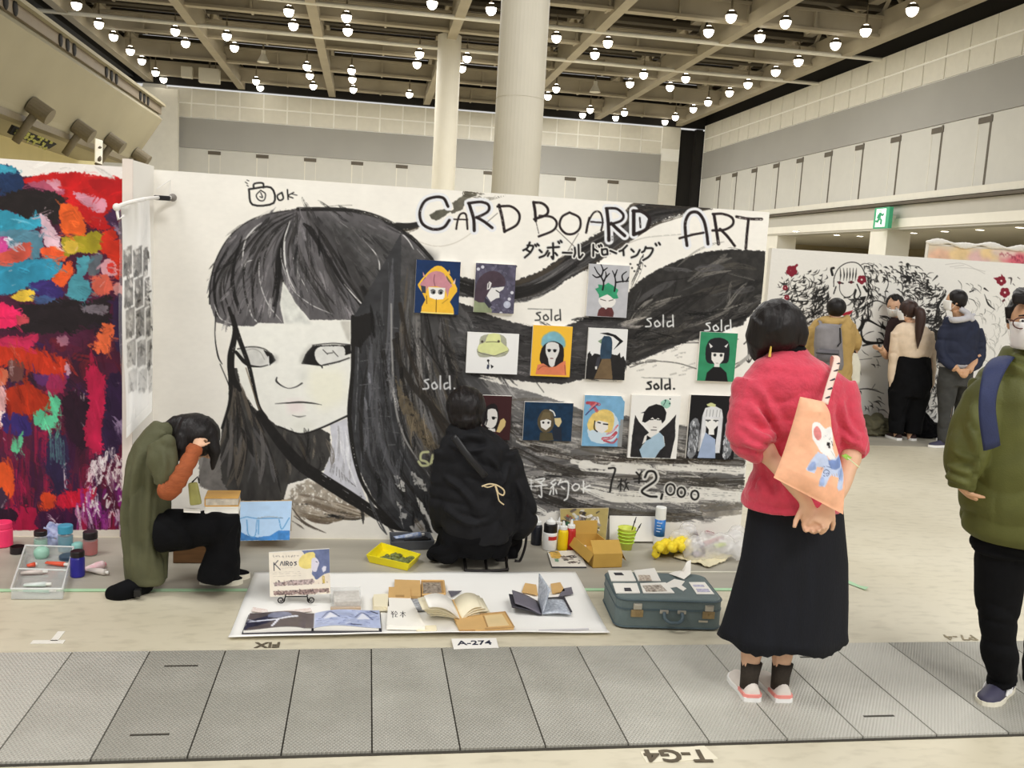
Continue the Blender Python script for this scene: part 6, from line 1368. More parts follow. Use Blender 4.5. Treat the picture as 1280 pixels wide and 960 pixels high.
# clear plastic box with tubes
t = thing('clear_box',G(50,735),'clear plastic box of orange and mint paint tubes on the floor','box')
q = [G(14,750),G(78,750),G(92,696),G(32,694)]; hb = .055
b = MB()
for a,c in zip(q,q[1:] + q[:1]): b.prism([a + Vector((0,0,.004)),c + Vector((0,0,.004)),c + Vector((0,0,hb)),a + Vector((0,0,hb))],Vector((0,.003,0)) if abs(a.x - c.x) > abs(a.y - c.y) else Vector((.003,0,0)))
b.prism([p_ + Vector((0,0,.004)) for p_ in q],(0,0,.003)); b.build('box_body',mat('box_plastic',(228,232,230),.12,.02,5,alpha=.28,spec=.8),t)
b = MB(); 
for a,c in zip(q,q[1:] + q[:1]): b.tube([a + Vector((0,0,hb)),c + Vector((0,0,hb))],.005,6)
m_ = G(23,724),G(85,726); b.tube([m_[0] + Vector((0,0,hb)),m_[1] + Vector((0,0,hb))],.004,6); b.build('rim',mat('rim_plastic',(240,242,238),.15,.02,5,alpha=.75),t)
for a,c,m__,nm in (((58,703),(86,706),m_orng,'orange'),((34,707),(46,705),m_orng,'orange'),((30,738),(70,738),m_mint,'mint'),((30,731),(64,730),mat('tube_clear',(222,228,222),.4,.05,8),'pale'),((26,716),(60,714),mat('tube_pale',(228,214,206),.4,.1,8),'pale')):
    A0,C0 = G(*a,.02),G(*c,.02); tt = thing('paint_tube',A0,{'orange': 'orange paint tube inside the clear plastic box' if a[0] > 50 else 'short orange paint tube near the corner inside the clear plastic box','mint': 'mint green paint tube at the front inside the clear plastic box','pale': 'clear white paint tube behind the mint one inside the clear box' if a[1] > 725 else 'pale pinkish paint tube in the middle of the clear box'}[nm],'paint tube')
    MB().tube([A0,A0.lerp(C0,.8)],[(.014,.006),(.013,.013)],10).build('tube_body',m__,tt,smooth=True); MB().tube([A0.lerp(C0,.8),C0],.008,8).build('cap',m_board,tt)
# blue picture panel and brown card leaning on the mural
def leaning(px4,y0,y1,name,label,cat,colm,draw=None,bg=(200,200,200),th=.008):
    """board leaning: photo corners tl, tr, br, bl; top at depth y1, foot at depth y0"""
    q = [P(*px4[0],y1),P(*px4[1],y1),P(*px4[2],y0),P(*px4[3],y0)]
    for k in (2,3): q[k].z = max(q[k].z,.005)
    t = thing(name,(q[3] + q[2]) / 2,label,cat)
    MB().prism([p_ + Vector((0,.002,0)) for p_ in q],(0,th,0)).build('board',colm,t)
    if draw:
        c = Cv(0,0,60,50,3,bg); draw(c); u,v = np.meshgrid(np.linspace(0,1,80),np.linspace(0,1,70)); Q = [np.array(p_) for p_ in q]
        pts = ((1 - u) * (1 - v))[...,None] * Q[0] + (u * (1 - v))[...,None] * Q[1] + (u * v)[...,None] * Q[2] + ((1 - u) * v)[...,None] * Q[3]
        painted_face('painting',pts + np.array([0,-.001,0]),c.sample(u * 60,v * 50),t)
    return t
def db(c):
    c.poly([(0,0),(60,0),(60,50),(0,50)],(180,208,236),1,0,.04); c.poly([(0,38),(10,44),(20,46),(36,44),(46,38),(60,38),(60,50),(0,50)],(66,128,190),1,.6,.2)
    for L in ([(0,22),(8,20),(20,22),(50,22)],[(8,24),(10,42),(18,44),(20,24)],[(22,24),(22,42)],[(46,24),(50,36),(58,22)]): c.stroke(L,1.4,(90,150,200),.9,.2)
    c.stroke([(20,22),(34,20),(50,22)],1.6,(150,140,130),.7,.5)
leaning([(300,627),(365,626),(362,675),(300,676)],5.18,5.34,'blue_panel','light blue painted cardboard panel leaning on the mural by the crouching girl','painting',m_kraft,db)
leaning([(352,625),(365,625),(364,664),(352,665)],5.26,5.37,'brown_card','plain brown cardboard edge behind the light blue panel','cardboard',mat('card_brown',(170,156,130),.7,.05,10))
def dp(c):
    c.poly([(0,0),(60,0),(60,50),(0,50)],(168,150,92),1,0,.08); rr = random.Random(5)
    for i in range(40): x,y = rr.uniform(4,28),rr.uniform(2,40); c.stroke([(x,y),(x + rr.uniform(-5,5),y + rr.uniform(-3,5))],rr.uniform(2,6),rr.choice([(36,84,64),(150,50,40),(110,160,190),(60,50,46),(220,160,70),(200,196,186),(90,80,72)]),.95,.3,0,0)
    for i in range(40): x,y = rr.uniform(26,50),rr.uniform(6,44); c.stroke([(x,y),(x + rr.uniform(-7,7),y + rr.uniform(-3,9))],rr.uniform(1.5,5),rr.choice([(40,36,36),(226,222,216),(120,110,100),(60,54,50),(150,140,130)]),.95,.4,0,0)
leaning([(700,636),(761,635),(757,677),(702,678)],5.29,5.36,'palette_board','cardboard palette smeared with dark, green and red paint leaning on the mural','palette',mat('card_brown',(170,156,130)),dp)
leaning([(762,645),(822,646),(822,677),(762,677)],5.33,5.37,'blank_canvas','blank white panel leaning on the mural behind the cardboard box','board',m_board)
# grey tray of tubes, yellow tray
def tray(name,q,hb,m,label,cat,flare=.012):
    t = thing(name,sum(q,Vector()) / 4,label,cat); c = sum(q,Vector()) / 4; b = MB(); th = .006
    o0 = [p_ + (c - p_).normalized() * flare + Vector((0,0,.004)) for p_ in q]; o1 = [p_ + Vector((0,0,hb)) for p_ in q]; i1 = [p_ + (c - p_).normalized() * th * 1.5 + Vector((0,0,hb)) for p_ in q]; i0 = [p_ + (c - p_).normalized() * (flare + th * 1.5) + Vector((0,0,.010)) for p_ in q]
    b.loft([o0,o1,i1,i0]); b.build('tray_body',m,t,bevel=.003); return t
q = [G(487,690),G(543,688),G(537,677),G(486,677)]
t = tray('grey_tray',q,.06,mat('tray_grey',(92,94,98),.5,.05,10),'dark grey plastic tray of paint tubes at the foot of the mural','tray')
tube_of_paint((493,678),(530,674),.018,mat('tube_blue',(120,150,206),.4,.6,50,rgb2=(236,238,240)),'blue and white paint tube lying in the dark grey tray',m_board).location.z += .03
tube_of_paint((505,682),(538,680),.014,m_blk,'black paint tube lying at the front of the dark grey tray',m_blk).location.z += .03
q = [G(457,704),G(511,716),G(526,703),G(476,688)]
m_yel = mat('tray_yellow',(246,228,30),.35,.04,8,spec=.5)
t = tray('yellow_tray',q,.05,m_yel,'bright yellow plastic tray with wet dark paint on the grey floor sheet','tray',.02)
b = MB(); rr = random.Random(4); c = sum(q,Vector()) / 4
e1_,e2_ = (q[1] - q[0]) * .36,(q[3] - q[0]) * .3
b.box(c + Vector((0,0,.016)),(.01,.01,.004))
for i in range(44): b.ball(c + e1_ * rr.uniform(-.6,1.05) + e2_ * rr.uniform(-1,1) + Vector((0,0,.018)),(rr.uniform(.01,.03),rr.uniform(.01,.026),.012),8)
b.build('dark_paint',mat('olive_black_paint',(58,60,44),.25,.6,40,rgb2=(150,160,90)),t,smooth=True)
# bottles
def bottle(px,py,wpx,hpx,bodym,topm,label,kind='squeeze',band=None,name='paint_bottle'):
    p = G(px,py); s = scale_at(p); r = wpx * s / 2; h = hpx * s; t = thing(name,p,label,'bottle','paint bottles by the mural'); z = p + Vector((0,0,.004))
    if kind == 'squeeze':
        hb = h * .72; MB().lathe(z,[(r * .92,0),(r,.005),(r,hb * .86),(r * .9,hb * .95),(r * .62,hb)],20).build('bottle_body',bodym,t,smooth=True)
        cp = MB().lathe(z,[(r * .78,hb),(r * .78,hb + h * .1),(r * .7,hb + h * .11)],20).build('cap',topm,t); MB().lathe(z,[(r * .34,hb + h * .11),(r * .3,h * .9),(r * .14,h),(.001,h)],12).build('nozzle',topm,cp)
    elif kind == 'tub':
        hb = h * .56; MB().lathe(z,[(r * .95,0),(r,.005),(r,hb - .008),(r * .95,hb)],24).build('bottle_body',bodym,t,smooth=True)
        MB().lathe(z,[(r * .94,hb),(r * .94,hb + h * .24),(r * .8,hb + h * .27)],24).build('collar',m_blk,t); MB().lathe(z,[(r * .7,hb + h * .27),(r * .66,h * .9),(r * .25,h * .96),(r * .2,h)],20).build('cap',topm,t)
    elif kind == 'can':
        hb = h * .68; MB().lathe(z,[(r * .95,0),(r,.004),(r,hb * .34)],24).build('can_foot',topm,t); MB().lathe(z,[(r,hb * .34),(r,hb)],24).build('can_body',bodym,t,smooth=True); MB().lathe(z,[(r * .99,hb),(r * .99,h * .985),(r * .93,h)],24).build('cap',topm,t)
        b = MB(); a = math.atan2(-p.y,-p.x)
        for k in range(4): b.tube([z + Vector((math.cos(a + u_) * r * 1.005,math.sin(a + u_) * r * 1.005,hb * (.55 + .11 * k))) for u_ in np.linspace(-.6,.35 if k % 2 else .1,6)],.0035,5)
        b.build('label_print',mat('label_pale',(190,206,232),.5),t)
    if band:
        b = MB(); a = math.atan2(-p.y,-p.x) + .5; b.sheet([[z + Vector((math.cos(a + u_) * r * 1.01,math.sin(a + u_) * r * 1.01,zz)) for u_ in np.linspace(-.7,.7,10)] for zz in (h * .34,h * .46)]); b.build('label_band',band,t)
    return t
m_ywb = mat('yellow_paint',(240,204,20),.35,.04,8); m_redb = mat('red_bottle',(190,44,42),.35,.06,8); m_ink3 = mat('bottle_ink',(34,36,44),.35,.1,8); m_wht = mat('white_plastic',(240,240,236),.35,.02,8)
bottle(670,681,14,36,m_ink3,m_wht,'black paint bottle with a white nozzle beside the painter')
bottle(686.5,687,18,40,m_wht,m_wht,'white round bottle with a black collar and red label band','tub',m_redb)
bottle(702.5,688,13,37,m_ywb,m_wht,'yellow paint bottle with a white nozzle')
bottle(712.5,687,12,38,m_redb,m_wht,'red paint bottle with a white nozzle, beside the yellow one')
bottle(698,678,12,32,m_wht,m_wht,'white paint bottle half hidden behind the yellow and white ones')
bottle(823,681,13.5,48,mat('can_blue',(50,120,196),.35,.05,8),m_wht,'white spray can with a blue label and white cap at the foot of the mural','can',name='spray_can')
# painted cardboard on the floor
def flat(name,quad,label,cat,draw,bg,h=.008,em=None):
    q = [G(*p_) for p_ in quad]; t = thing(name,sum(q,Vector()) / 4,label,cat); MB().prism([p_ + Vector((0,0,.004)) for p_ in q],(0,0,h)).build('board',em or m_ink2,t)
    c = Cv(0,0,60,50,3,bg); draw(c); u,v = np.meshgrid(np.linspace(0,1,60),np.linspace(0,1,50)); Q = [np.array(p_) for p_ in q]
    pts = ((1 - u) * (1 - v))[...,None] * Q[0] + (u * (1 - v))[...,None] * Q[1] + (u * v)[...,None] * Q[2] + ((1 - u) * v)[...,None] * Q[3]; pts[...,2] = .004 + h + .001
    painted_face('painting',pts,c.sample(u * 60,v * 50),t); return t
def dq(c):
    c.poly([(3,2),(20,0),(24,18),(16,26),(4,22)],(230,186,90),1,1,.2); c.poly([(8,26),(16,24),(14,36),(8,34)],(120,160,130),1,1); rr = random.Random(4)
    for i in range(22): x,y = rr.uniform(22,52),rr.uniform(16,42); c.stroke([(x,y),(x + rr.uniform(-10,10),y + rr.uniform(-3,4))],rr.uniform(1.5,4.5),rr.choice([(70,56,50),(40,36,34),(120,104,96)]),.95,.3,0,0)
    c.stroke([(2,3),(10,1),(18,6)],2,(100,90,70))
flat('paint_palette',((684,692),(724,690),(733,711),(690,711)),'flat white cardboard palette with brown and yellow paint on the floor','palette',dq,(236,230,216))
flat('paint_card',((717,672),(731,671),(733,690),(724,691)),'narrow white card with blue marks beside the cardboard box','card',lambda c: c.stroke([(10,10),(30,24),(20,36)],5,(120,128,170),.9,.3),(232,228,220),em=m_board)
# cardboard box, open flaps
t = thing('cardboard_box',G(757,700),'small open cardboard box on the floor beside the paint bottles','box')
m_cb = mat('cardboard',(196,156,74),.7,.04,12)
fl,fr_ = G(741,711),G(777,710); bx_ = (fr_ - fl); wv = bx_.length; bx_.normalize(); by_ = (G(729,682) - fl); by_ = Vector((-bx_.y,bx_.x,0)) * by_.length * .92 + bx_ * -.02; hb = rpx(fl,19)
bl_,br_ = fl + by_,fr_ + by_; up = Vector((0,0,hb)); th = .004; z4 = Vector((0,0,.004))
b = MB()
for a,c in ((fl,fr_),(fr_,br_),(br_,bl_),(bl_,fl)):
    nrm = (c - a).cross(Vector((0,0,1))).normalized() * -th; b.prism([a + z4,c + z4,c + up,a + up],nrm)
b.prism([fl + z4,fr_ + z4,br_ + z4,bl_ + z4],(0,0,.004)); b.build('box_body',m_cb,t)
for a,c,dv in ((fl,fr_,Vector((.002,.10,.05))),(bl_,br_,Vector((0,.01,rpx(fl,17)))),(fr_,br_,Vector((.025,.0,-.045))),(bl_,fl,Vector((-.028,0,-.05)))):
    if dv.y == .10: dv = Vector((.01,.015,rpx(fl,15)))
    b = MB().prism([a + up,c + up,c + up + dv,a + up + dv],(0,.003,0) if abs(dv.x) < .03 else (0,0,.003)); b.build('flap',m_cb,t)
# yellow green basket with brushes
p = G(783,688); t = thing('green_basket',p,'yellow green plastic basket behind the cardboard box','basket'); r = rpx(p,11); m_lime = mat('lime_plastic',(214,222,90),.4,.1,14)
MB().lathe(p + Vector((0,.02,.004)),[(r * .7,0),(r,.13),(r * 1.06,.135),(r * .98,.13),(r * .68,.01)],24).build('basket_body',m_lime,t,smooth=True)
b = MB()
for k in range(4): 
    zz = .05 + k * .022; rr_ = r * (.72 + .28 * zz / .13) + .003; b.tube([p + Vector((math.cos(a) * rr_,.02 + math.sin(a) * rr_,zz)) for a in np.linspace(0,6.28,20)],.004,5)
b.build('woven_band',mat('lime_bright',(190,226,60),.4),t)
for k,(dx,dz,lab) in enumerate(((.05,.21,'dark thin paint brush leaning out of the yellow green basket, the more upright one'),(.085,.17,'dark thin paint brush leaning out of the yellow green basket, the more slanting one'))):
    b0_ = p + Vector((.005 + .012 * k,.02,.02)); e = p + Vector((dx,.01,dz)); t = thing('paint_brush',b0_,lab,'brush'); MB().tube([b0_,b0_.lerp(e,.8)],.0035,6).build('handle',m_blk,t); MB().tube([b0_.lerp(e,.8),e],[.006,.002],8).build('bristles',m_ink2,t)
# yellow garland, plastic bag, cloth
p = G(850,690); t = thing('yellow_garland',p,'yellow fabric garland heaped on the grey floor sheet','garland'); b = MB(); rr = random.Random(11)
for i in range(95):
    u_ = rr.random(); x = 819 + 45 * u_; y = 690 - 9 * math.sin(u_ * 2.6) + rr.uniform(-8,5); z = rr.uniform(.012,.04) if y > 686 else rr.uniform(.03,.10); b.ball(G(x,y,z),(rr.uniform(.02,.034),rr.uniform(.016,.028),rr.uniform(.016,.027)),8,rotz(rr.uniform(0,3)))
b.skin('garland',mat('garland_yellow',(240,214,50),.7,.12,30),t,.006,1,lambda co: .005 * (fbm(co[:,0] * 60,co[:,1] * 60 + co[:,2] * 50,3) - .5))
b = MB()
for i in range(24): u_ = rr.random(); b.ball(G(822 + 40 * u_,691 - 9 * math.sin(u_ * 2.6) + rr.uniform(-6,5),rr.uniform(.04,.07)),.007,6)
b.build('dark_bead',mat('garland_dark',(70,60,30),.6),t,smooth=True); t.children[-1]['kind'] = 'stuff'
t = thing('canvas_cloth',G(880,702),'crumpled cream canvas cloth edged under the yellow garland and bag','cloth')
n = 18; q = [G(845,698),G(890,711),G(914,704),G(905,684),G(860,684)]; b = MB(); a0,a1,a2,a3 = G(842,699),G(886,712),G(916,700),G(850,682)
b.sheet([[a0.lerp(a1,i / n).lerp(a3.lerp(a2,i / n),j / n) + Vector((0,0,.012 + .022 * abs(mnoise.noise(Vector((i * .45,j * .45,2)))) + .02 * max(0,mnoise.noise(Vector((i * .2,j * .3,7)))))) for j in range(n + 1)] for i in range(n + 1)])
b.build('cloth',mat('cream_canvas',(224,214,180),.8,.08,15),t,smooth=True,solid=.004)
t = thing('plastic_bag',G(890,690),'crinkled clear plastic bag of grey and red tubes by the mural','bag')
b = MB()
for q_,r_ in (((868,682),.06),((884,680),.075),((900,680),.07),((915,676),.07),((850,672),.06),((860,660),.05),((922,668),.06),((926,684),.05)): p = G(q_[0],q_[1] + 10,.05); b.ball(p + Vector((0,0,.03)),(r_ * 1.3,r_ * .85,r_ * 1.35),12)
b.skin('bag_film',mat('bag_film',(244,242,240),.22,.03,9,alpha=.36,spec=.8),t,.012,2,lambda co: .028 * (fbm(co[:,0] * 22,co[:,1] * 22 + co[:,2] * 26,4,3) - .5))
for k,(a,c,rr_,m__,lab) in enumerate((((868,664),(880,690),.013,mat('tube_greyred',(130,116,118),.4,.15,20),'grey tube standing slanted in the clear plastic bag'),((871,689),(864,690),.014,m_wht,'white tube end with a dark hole poking out of the clear bag'),((880,680),(903,672),.016,mat('tube_red',(168,70,78),.4,.2,20),'dull red tube lying on top in the clear plastic bag'),((870,662),(892,668),.014,mat('tube_maroon',(140,60,70),.4,.2,20),'dark red and grey tube at the back of the clear plastic bag'),((893,683),(906,680),.014,mat('tube_lime',(206,224,90),.4,.1,20),'lime green tube at the far side of the clear plastic bag'),((866,692),(880,694),.018,mat('tube_lilac',(170,158,170),.4,.1,20),'lilac grey tube lying low at the front of the clear bag'))):
    A0,C0 = G(*a,.04 if k in (1,5) else .06),G(*c,.03 if k in (1,5) else .06); tt = thing('paint_tube',A0,lab,'paint tube',None); MB().tube([A0,A0.lerp(C0,.3),C0],[rr_,rr_,rr_ * .9],10).build('tube_body',m__,tt,smooth=True)
    MB().tube([A0 + (A0 - C0).normalized() * .001,A0 + (A0 - C0).normalized() * .006],rr_ * .55,8).build('cap',m_ink2,tt)
# ------------------------------------------------------------------ people
m_skin = mat('skin',(222,178,146),.55,.05,20); m_skin2 = mat('skin_tan',(206,160,124),.55,.05,20)
def hair_mat(name,rgb):
    return mat(name,rgb,.45,.4,40,bump=.35,bscale=90,stretch=(1,1,.1),spec=.3)
m_hair = hair_mat('hair_black',(24,19,18)); m_hairb = hair_mat('hair_brown',(56,38,32))
m_mask = mat('mask_white',(240,238,234),.7,.02,20)
m_blackcl = mat('black_cloth',(13,13,15),.9,.25,14,bump=.15,bscale=120,spec=.15)
def rows_loft(b,W_,rows,d=.6,n=22,caps=True,fold=0,k=7):
    rings = []
    for r in rows:
        y,xl,xr = r[:3]; dy = r[3] if len(r) > 3 else 0; dd = r[4] if len(r) > 4 else d; dz = r[5] if len(r) > 5 else 0
        c = W_((xl + xr) / 2,y,dy); a = (W_(xr,y,dy) - W_(xl,y,dy)); ux = Vector((1,0,0)); a = a.length / 2; ff = fold * (r[6] if len(r) > 6 else 1)
        rings.append([c + ux * (a * math.cos(t) * (1 + ff * math.cos(k * t + y * .01))) + Vector((0,a * dd * math.sin(t) * (1 + ff * math.cos(k * t + 1 + y * .01)),dz * math.cos(t) + 0)) for t in (2 * math.pi * i / n for i in range(n))])
    return b.loft(rings,caps)
def hand(b,wrist,d,nrm,curl=.5,thumb=1,s=1.0,spread=.12):
    d = Vector(d).normalized(); nrm = Vector(nrm); nrm = (nrm - d * nrm.dot(d)).normalized(); sd = nrm.cross(d)
    w = Vector(wrist); L = .082 * s
    b.tube([w - d * .02,w,w + d * L * .55,w + d * L],[(.024 * s,.018 * s),(.027 * s,.017 * s),(.038 * s,.015 * s),(.036 * s,.012 * s)],12,sd)
    for i,l in enumerate((.066,.076,.071,.055)):
        o = (1.5 - i) * .0195 * s; p = w + d * (L - .012) + sd * o; v = (d + sd * (1.5 - i) * spread * .6).normalized(); pts = [p]; c = 0
        for q in (.45,.32,.23):
            c += curl * (1.0 if q == .45 else .9); vv = v * math.cos(c) + nrm * math.sin(c); p = p + vv * (l * s * q); pts.append(p)
        b.tube(pts,[.0098 * s,.0092 * s,.0084 * s,.0066 * s],8)
    p = w + d * .022 * s + sd * (.026 * s * thumb); v = (d * .62 + sd * .7 * thumb + nrm * .45).normalized(); p2 = p + v * .042 * s; v2 = (v + d * .35 + nrm * .3).normalized()
    b.tube([p - v * .014,p,p2,p2 + v2 * .03 * s],[.013 * s,.0125 * s,.0105 * s,.008 * s],8)
def head(b,c,face,up=(0,0,1),r=.098):
    """skull, jaw, nose and ears; face: direction the face looks"""
    f = Vector(face).normalized(); u = Vector(up); u = (u - f * u.dot(f)).normalized(); s = f.cross(u); R = Matrix((s,f,u)).transposed(); c = Vector(c)
    b.ball(c + u * .012,(r * .80,r * .98,r * 1.0),20,R); b.ball(c + f * .022 - u * .05,(r * .62,r * .68,r * .66),16,R)
    b.tube([c + f * r * .88 + u * .012,c + f * (r * 1.04 + .012) - u * .026,c + f * r * .9 - u * .034],[.008,.014,.010],8)
    b.ball(c + f * r * .80 - u * .062,(.024,.014,.008),10,R)
    for q in (-1,1): b.ball(c + s * q * r * .80 - f * .004 - u * .012,(.01,.018,.03),10,R)
    return R,f,u,s
def eyes(c,face,root,r=.098,up=(0,0,1)):
    f = Vector(face).normalized(); u = Vector(up); u = (u - f * u.dot(f)).normalized(); s = f.cross(u)
    for q in (-1,1):
        p = Vector(c) + f * r * .86 + s * q * .032 + u * .008
        e = MB().ball(p,(.013,.010,.008),10,Matrix((s,f,u)).transposed()).build('eye',m_paper,root,smooth=True); MB().ball(p + f * .007,.0055,8).build('iris',m_ink2,e,smooth=True)
        MB().tube([p + s * -.016 + u * .018,p + u * .022 + f * .004,p + s * .016 + u * .018],.003,6).build('eyebrow',m_hair,root)
def mask(c,face,root,r=.098,up=(0,0,1)):
    f = Vector(face).normalized(); u = Vector(up); u = (u - f * u.dot(f)).normalized(); s = f.cross(u); c = Vector(c); g = []
    for j in range(9):
        v = j / 8; row = []
        for i in range(13):
            a = (i / 12 - .5) * 2.3; rad = r * (.98 + .16 * math.sin(v * math.pi) * math.cos(a)); h = .005 - v * .108 - .012 * (1 - math.cos(a)) * (1 - v)
            row.append(c + f * (rad * math.cos(a) * (1 - .18 * v) + .016 * math.cos(a)) + s * (r * .86 * math.sin(a) * (1 - .2 * v)) + u * h)
        g.append(row)
    o = MB().sheet(g).build('face_mask',m_mask,root,smooth=True,solid=.003)
    b = MB()
    for q in (0,-1): b.tube([g[1][q],c + s * (-1 if q == 0 else 1) * r * .85 + u * .01],.0016,5); b.tube([g[7][q],c + s * (-1 if q == 0 else 1) * r * .85 - u * .03],.0016,5)
    b.build('ear_loop',m_mask,o); return o
def shoe(heel,d,L,upper,sole,root,hgt=.085,stripe=None,band=None,wid=.042,laces=None):
    d = Vector((d[0],d[1],0)).normalized(); s = Vector((d.y,-d.x,0)); h0 = Vector((heel[0],heel[1],heel[2] if len(heel) > 2 else .003)); h0 = Vector((h0.x,h0.y,max(h0.z,.003)))
    prof = [(-.015,.5,.5),(0,.72,.86),(.12,.8,1.0),(.3,.78,.95),(.45,.86,.78),(.6,1.0,.58),(.78,1.0,.45),(.92,.74,.36),(1.0,.34,.26)]
    rings = []
    for t,w,z in prof: rings.append([h0 + d * (t * L) + s * (wid * w * math.cos(a)) + Vector((0,0,.016 + max(-.006,hgt * z * math.sin(a)) if math.sin(a) > 0 else .014)) for a in [2 * math.pi * i / 18 for i in range(18)]])
    up_ = MB().loft(rings).build('shoe',upper,root,smooth=True)
    out = [(t * L,w * wid * 1.1) for t,w,z in [(-.03,.45,0),(-.015,.7,0)] + prof[2:]] ; pl = [h0 + d * t + s * w for t,w in out] + [h0 + d * (L * 1.03)] + [h0 + d * t - s * w for t,w in out[::-1]]
    MB().prism(pl,(0,0,.026)).build('sole',sole,up_,smooth=False)
    if band:
        b = MB(); b.prism([p_ * 1.0 + Vector((0,0,.026)) for p_ in [h0 + d * (L * .28) + s * wid * .9,h0 + d * .004 + s * wid * .84,h0 - d * .008 + s * wid * .5,h0 - d * .008 - s * wid * .5,h0 + d * .004 - s * wid * .84,h0 + d * (L * .28) - s * wid * .9]],(0,0,.013)); b.build('heel_band',band,up_)
    if stripe:
        for q in (-1,1):
            for k in range(3):
                t = .34 + .085 * k; a,c = h0 + d * (t * L) + s * q * wid * .98 + Vector((0,0,.03)),h0 + d * ((t - .10) * L) + s * q * wid * .70 + Vector((0,0,.03 + hgt * .50)); MB().tube([a,a.lerp(c,.5) + s * q * .004,c],.0052,6).build('stripe',stripe,up_)
    if laces:
        for k in range(4):
            t = .36 + .07 * k; z = hgt * (.9 - .13 * k) + .016; c = h0 + d * (t * L) + Vector((0,0,z)); MB().tube([c - s * .018,c + Vector((0,0,.004)),c + s * .018],.003,5).build('lace',laces,up_)
    return up_
def foldlines(W_,lines,k=1.0):
    """cloth folds along lines drawn on a garment, for MB.skin"""
    segs = []
    for L,r_,dy in lines:
        p = [np.array(W_(*q[:2],dy)) for q in L]; p = cr(p,5); n = len(p) - 1; segs += [(p[i],p[i + 1],r_,i / n,(i + 1) / n) for i in range(n)]
    def f(co):
        out = np.zeros(len(co)); best = np.full(len(co),9.0)
        for a,c,r_,ta,tc in segs:
            d = (c - a) * np.array([1,.0,1]); e = (co - a) * np.array([1,.0,1]); t = np.clip((e @ d) / (d @ d + 1e-9),0,1); q = np.linalg.norm(e - t[:,None] * d,axis=1) / (r_ * 1.1) + 9 * (co[:,1] > a[1] + .09)
            tt = ta + (tc - ta) * t; v = (1.15 - .8 * q * q) * np.exp(-q * q / 2) * r_ * 1.15 * np.sin(np.pi * np.clip(tt,0,1)) ** .7; o = q < best; out = np.where(o & (q < 4),v,out); best = np.where(o,q,best)
        return out * k
    return f
def person(px,py,label): return thing('person',G(px,py),label,'person')

# ---- woman in the red sweater, seen from behind
YW = G(960,873).y + .04
W1 = lambda x,y,dy=0: P(x,y,YW + dy)
m_red = mat('red_knit',(206,62,84),.85,.1,25,bump=.35,bscale=90,sheen=.35); m_skirt = mat('navy_skirt',(12,14,22),.9,.25,20,bump=.25,bscale=200,stretch=(1,1,.2))
w = person(962,876,'woman in a red sweater and long dark skirt, hands clasped behind her back')
b = MB(); c = W1(968,412,.05); head(b,c,(-.35,1,-.35),(-.1,.2,1)); b.tube([W1(972,425,.03),W1(980,448,.01),W1(990,480)],[.05,.05,.07],14)
rows_loft(b,W1,[(470,960,1030),(520,960,1030),(600,960,1030),(650,955,1035),(680,960,1030)],.6)
for a in (((952,490,0),(946,545,-.04),(980,592,-.17),(1008,628,-.2)),((1044,495,0),(1062,556,-.05),(1056,600,-.14),(1040,634,-.19))):
    b.tube(catmull3([W1(*q) for q in a],5),[.045] * 8 + [.034 - .0017 * k for k in range(8)],12)
for x0_,hq in ((975,(940,880)),(1008,(979,881))): b.tube(catmull3([W1(x0_,660),(W1(x0_,660) + G(*hq)) / 2 + Vector((0,.06,.06)),G(*hq) + Vector((0,.05,.17)),G(*hq) + Vector((0,.045,.06))],4),[.075,.07,.066,.06,.055,.052,.05,.047,.040,.033,.03,.028,.027],12)
hand(b,W1(1008,630,-.205),W1(1017,664,-.215) - W1(1008,630,-.205),(-.3,-1,0),.75,-1,1.0)
hand(b,W1(1036,632,-.225),W1(1022,662,-.25) - W1(1036,632,-.225),(.3,1,.3),.55,-1,1.0)
b.skin('body',m_skin,w,.0052,3)
b = MB()
rows_loft(b,W1,[(430,968,1002,.02,.9),(441,962,1012,.01,.9),(455,945,1035,0,.75),(472,932,1058,0,.62),(500,928,1062,0,.62),(540,938,1056,0,.66),(590,942,1050,0,.66),(616,930,1052,0,.74),(634,927,1050,0,.76)],.62,28)
for a,rr_ in ((((946,478,0),(936,515,-.02),(935,548,-.06),(958,562,-.13)),[.085,.09,.088,.086,.085,.085,.084,.083,.08,.076,.07,.066,.06]),(((1044,482,0),(1054,520,-.03),(1066,553,-.06),(1066,568,-.09)),[.08,.082,.08,.08,.078,.078,.076,.074,.072,.068,.064,.058,.052])):
    b.tube(catmull3([W1(*q) for q in a],4),rr_,16)
FL = foldlines(W1,(([(948,482),(968,512),(982,548)],.016,-.13),([(938,505),(958,530),(974,556)],.016,-.12),([(928,528),(948,544),(972,550)],.014,-.115),([(930,553),(950,560),(968,560)],.012,-.15),([(945,580),(958,600),(962,625)],.014,-.14),([(975,590),(980,610),(978,628)],.012,-.15),([(1050,500),(1058,530),(1072,548)],.014,-.10),([(1056,540),(1066,552),(1078,556)],.012,-.13),([(940,590),(948,608),(944,628)],.012,-.12)))
b.skin('sweater',m_red,w,.0085,3,lambda co: FL(co) + creases(.018,6,10,2)(co) * np.clip((1.42 - co[:,2]) * 6,.25,1) + .004 * (vn(co[:,0] * 60,co[:,2] * 60,5) - .5))
b = MB(); b.tube([W1(986,447,.01),W1(985,438,.015),W1(985,434,.02)],[(.076,.068),(.072,.064),(.066,.06)],20,(1,0,0)); b.build('collar',m_blackcl,w,smooth=True)
b = MB(); rows_loft(b,W1,[(598,950,1042,0,.66),(632,940,1050,0,.68,0,.2),(700,931,1055,0,.68,0,.6),(750,919,1054,0,.66,0,1),(786,909,1052,0,.66,0,1.3),(799,904,1052,0,.66,0,1.4)],.66,72,False,.035,6)
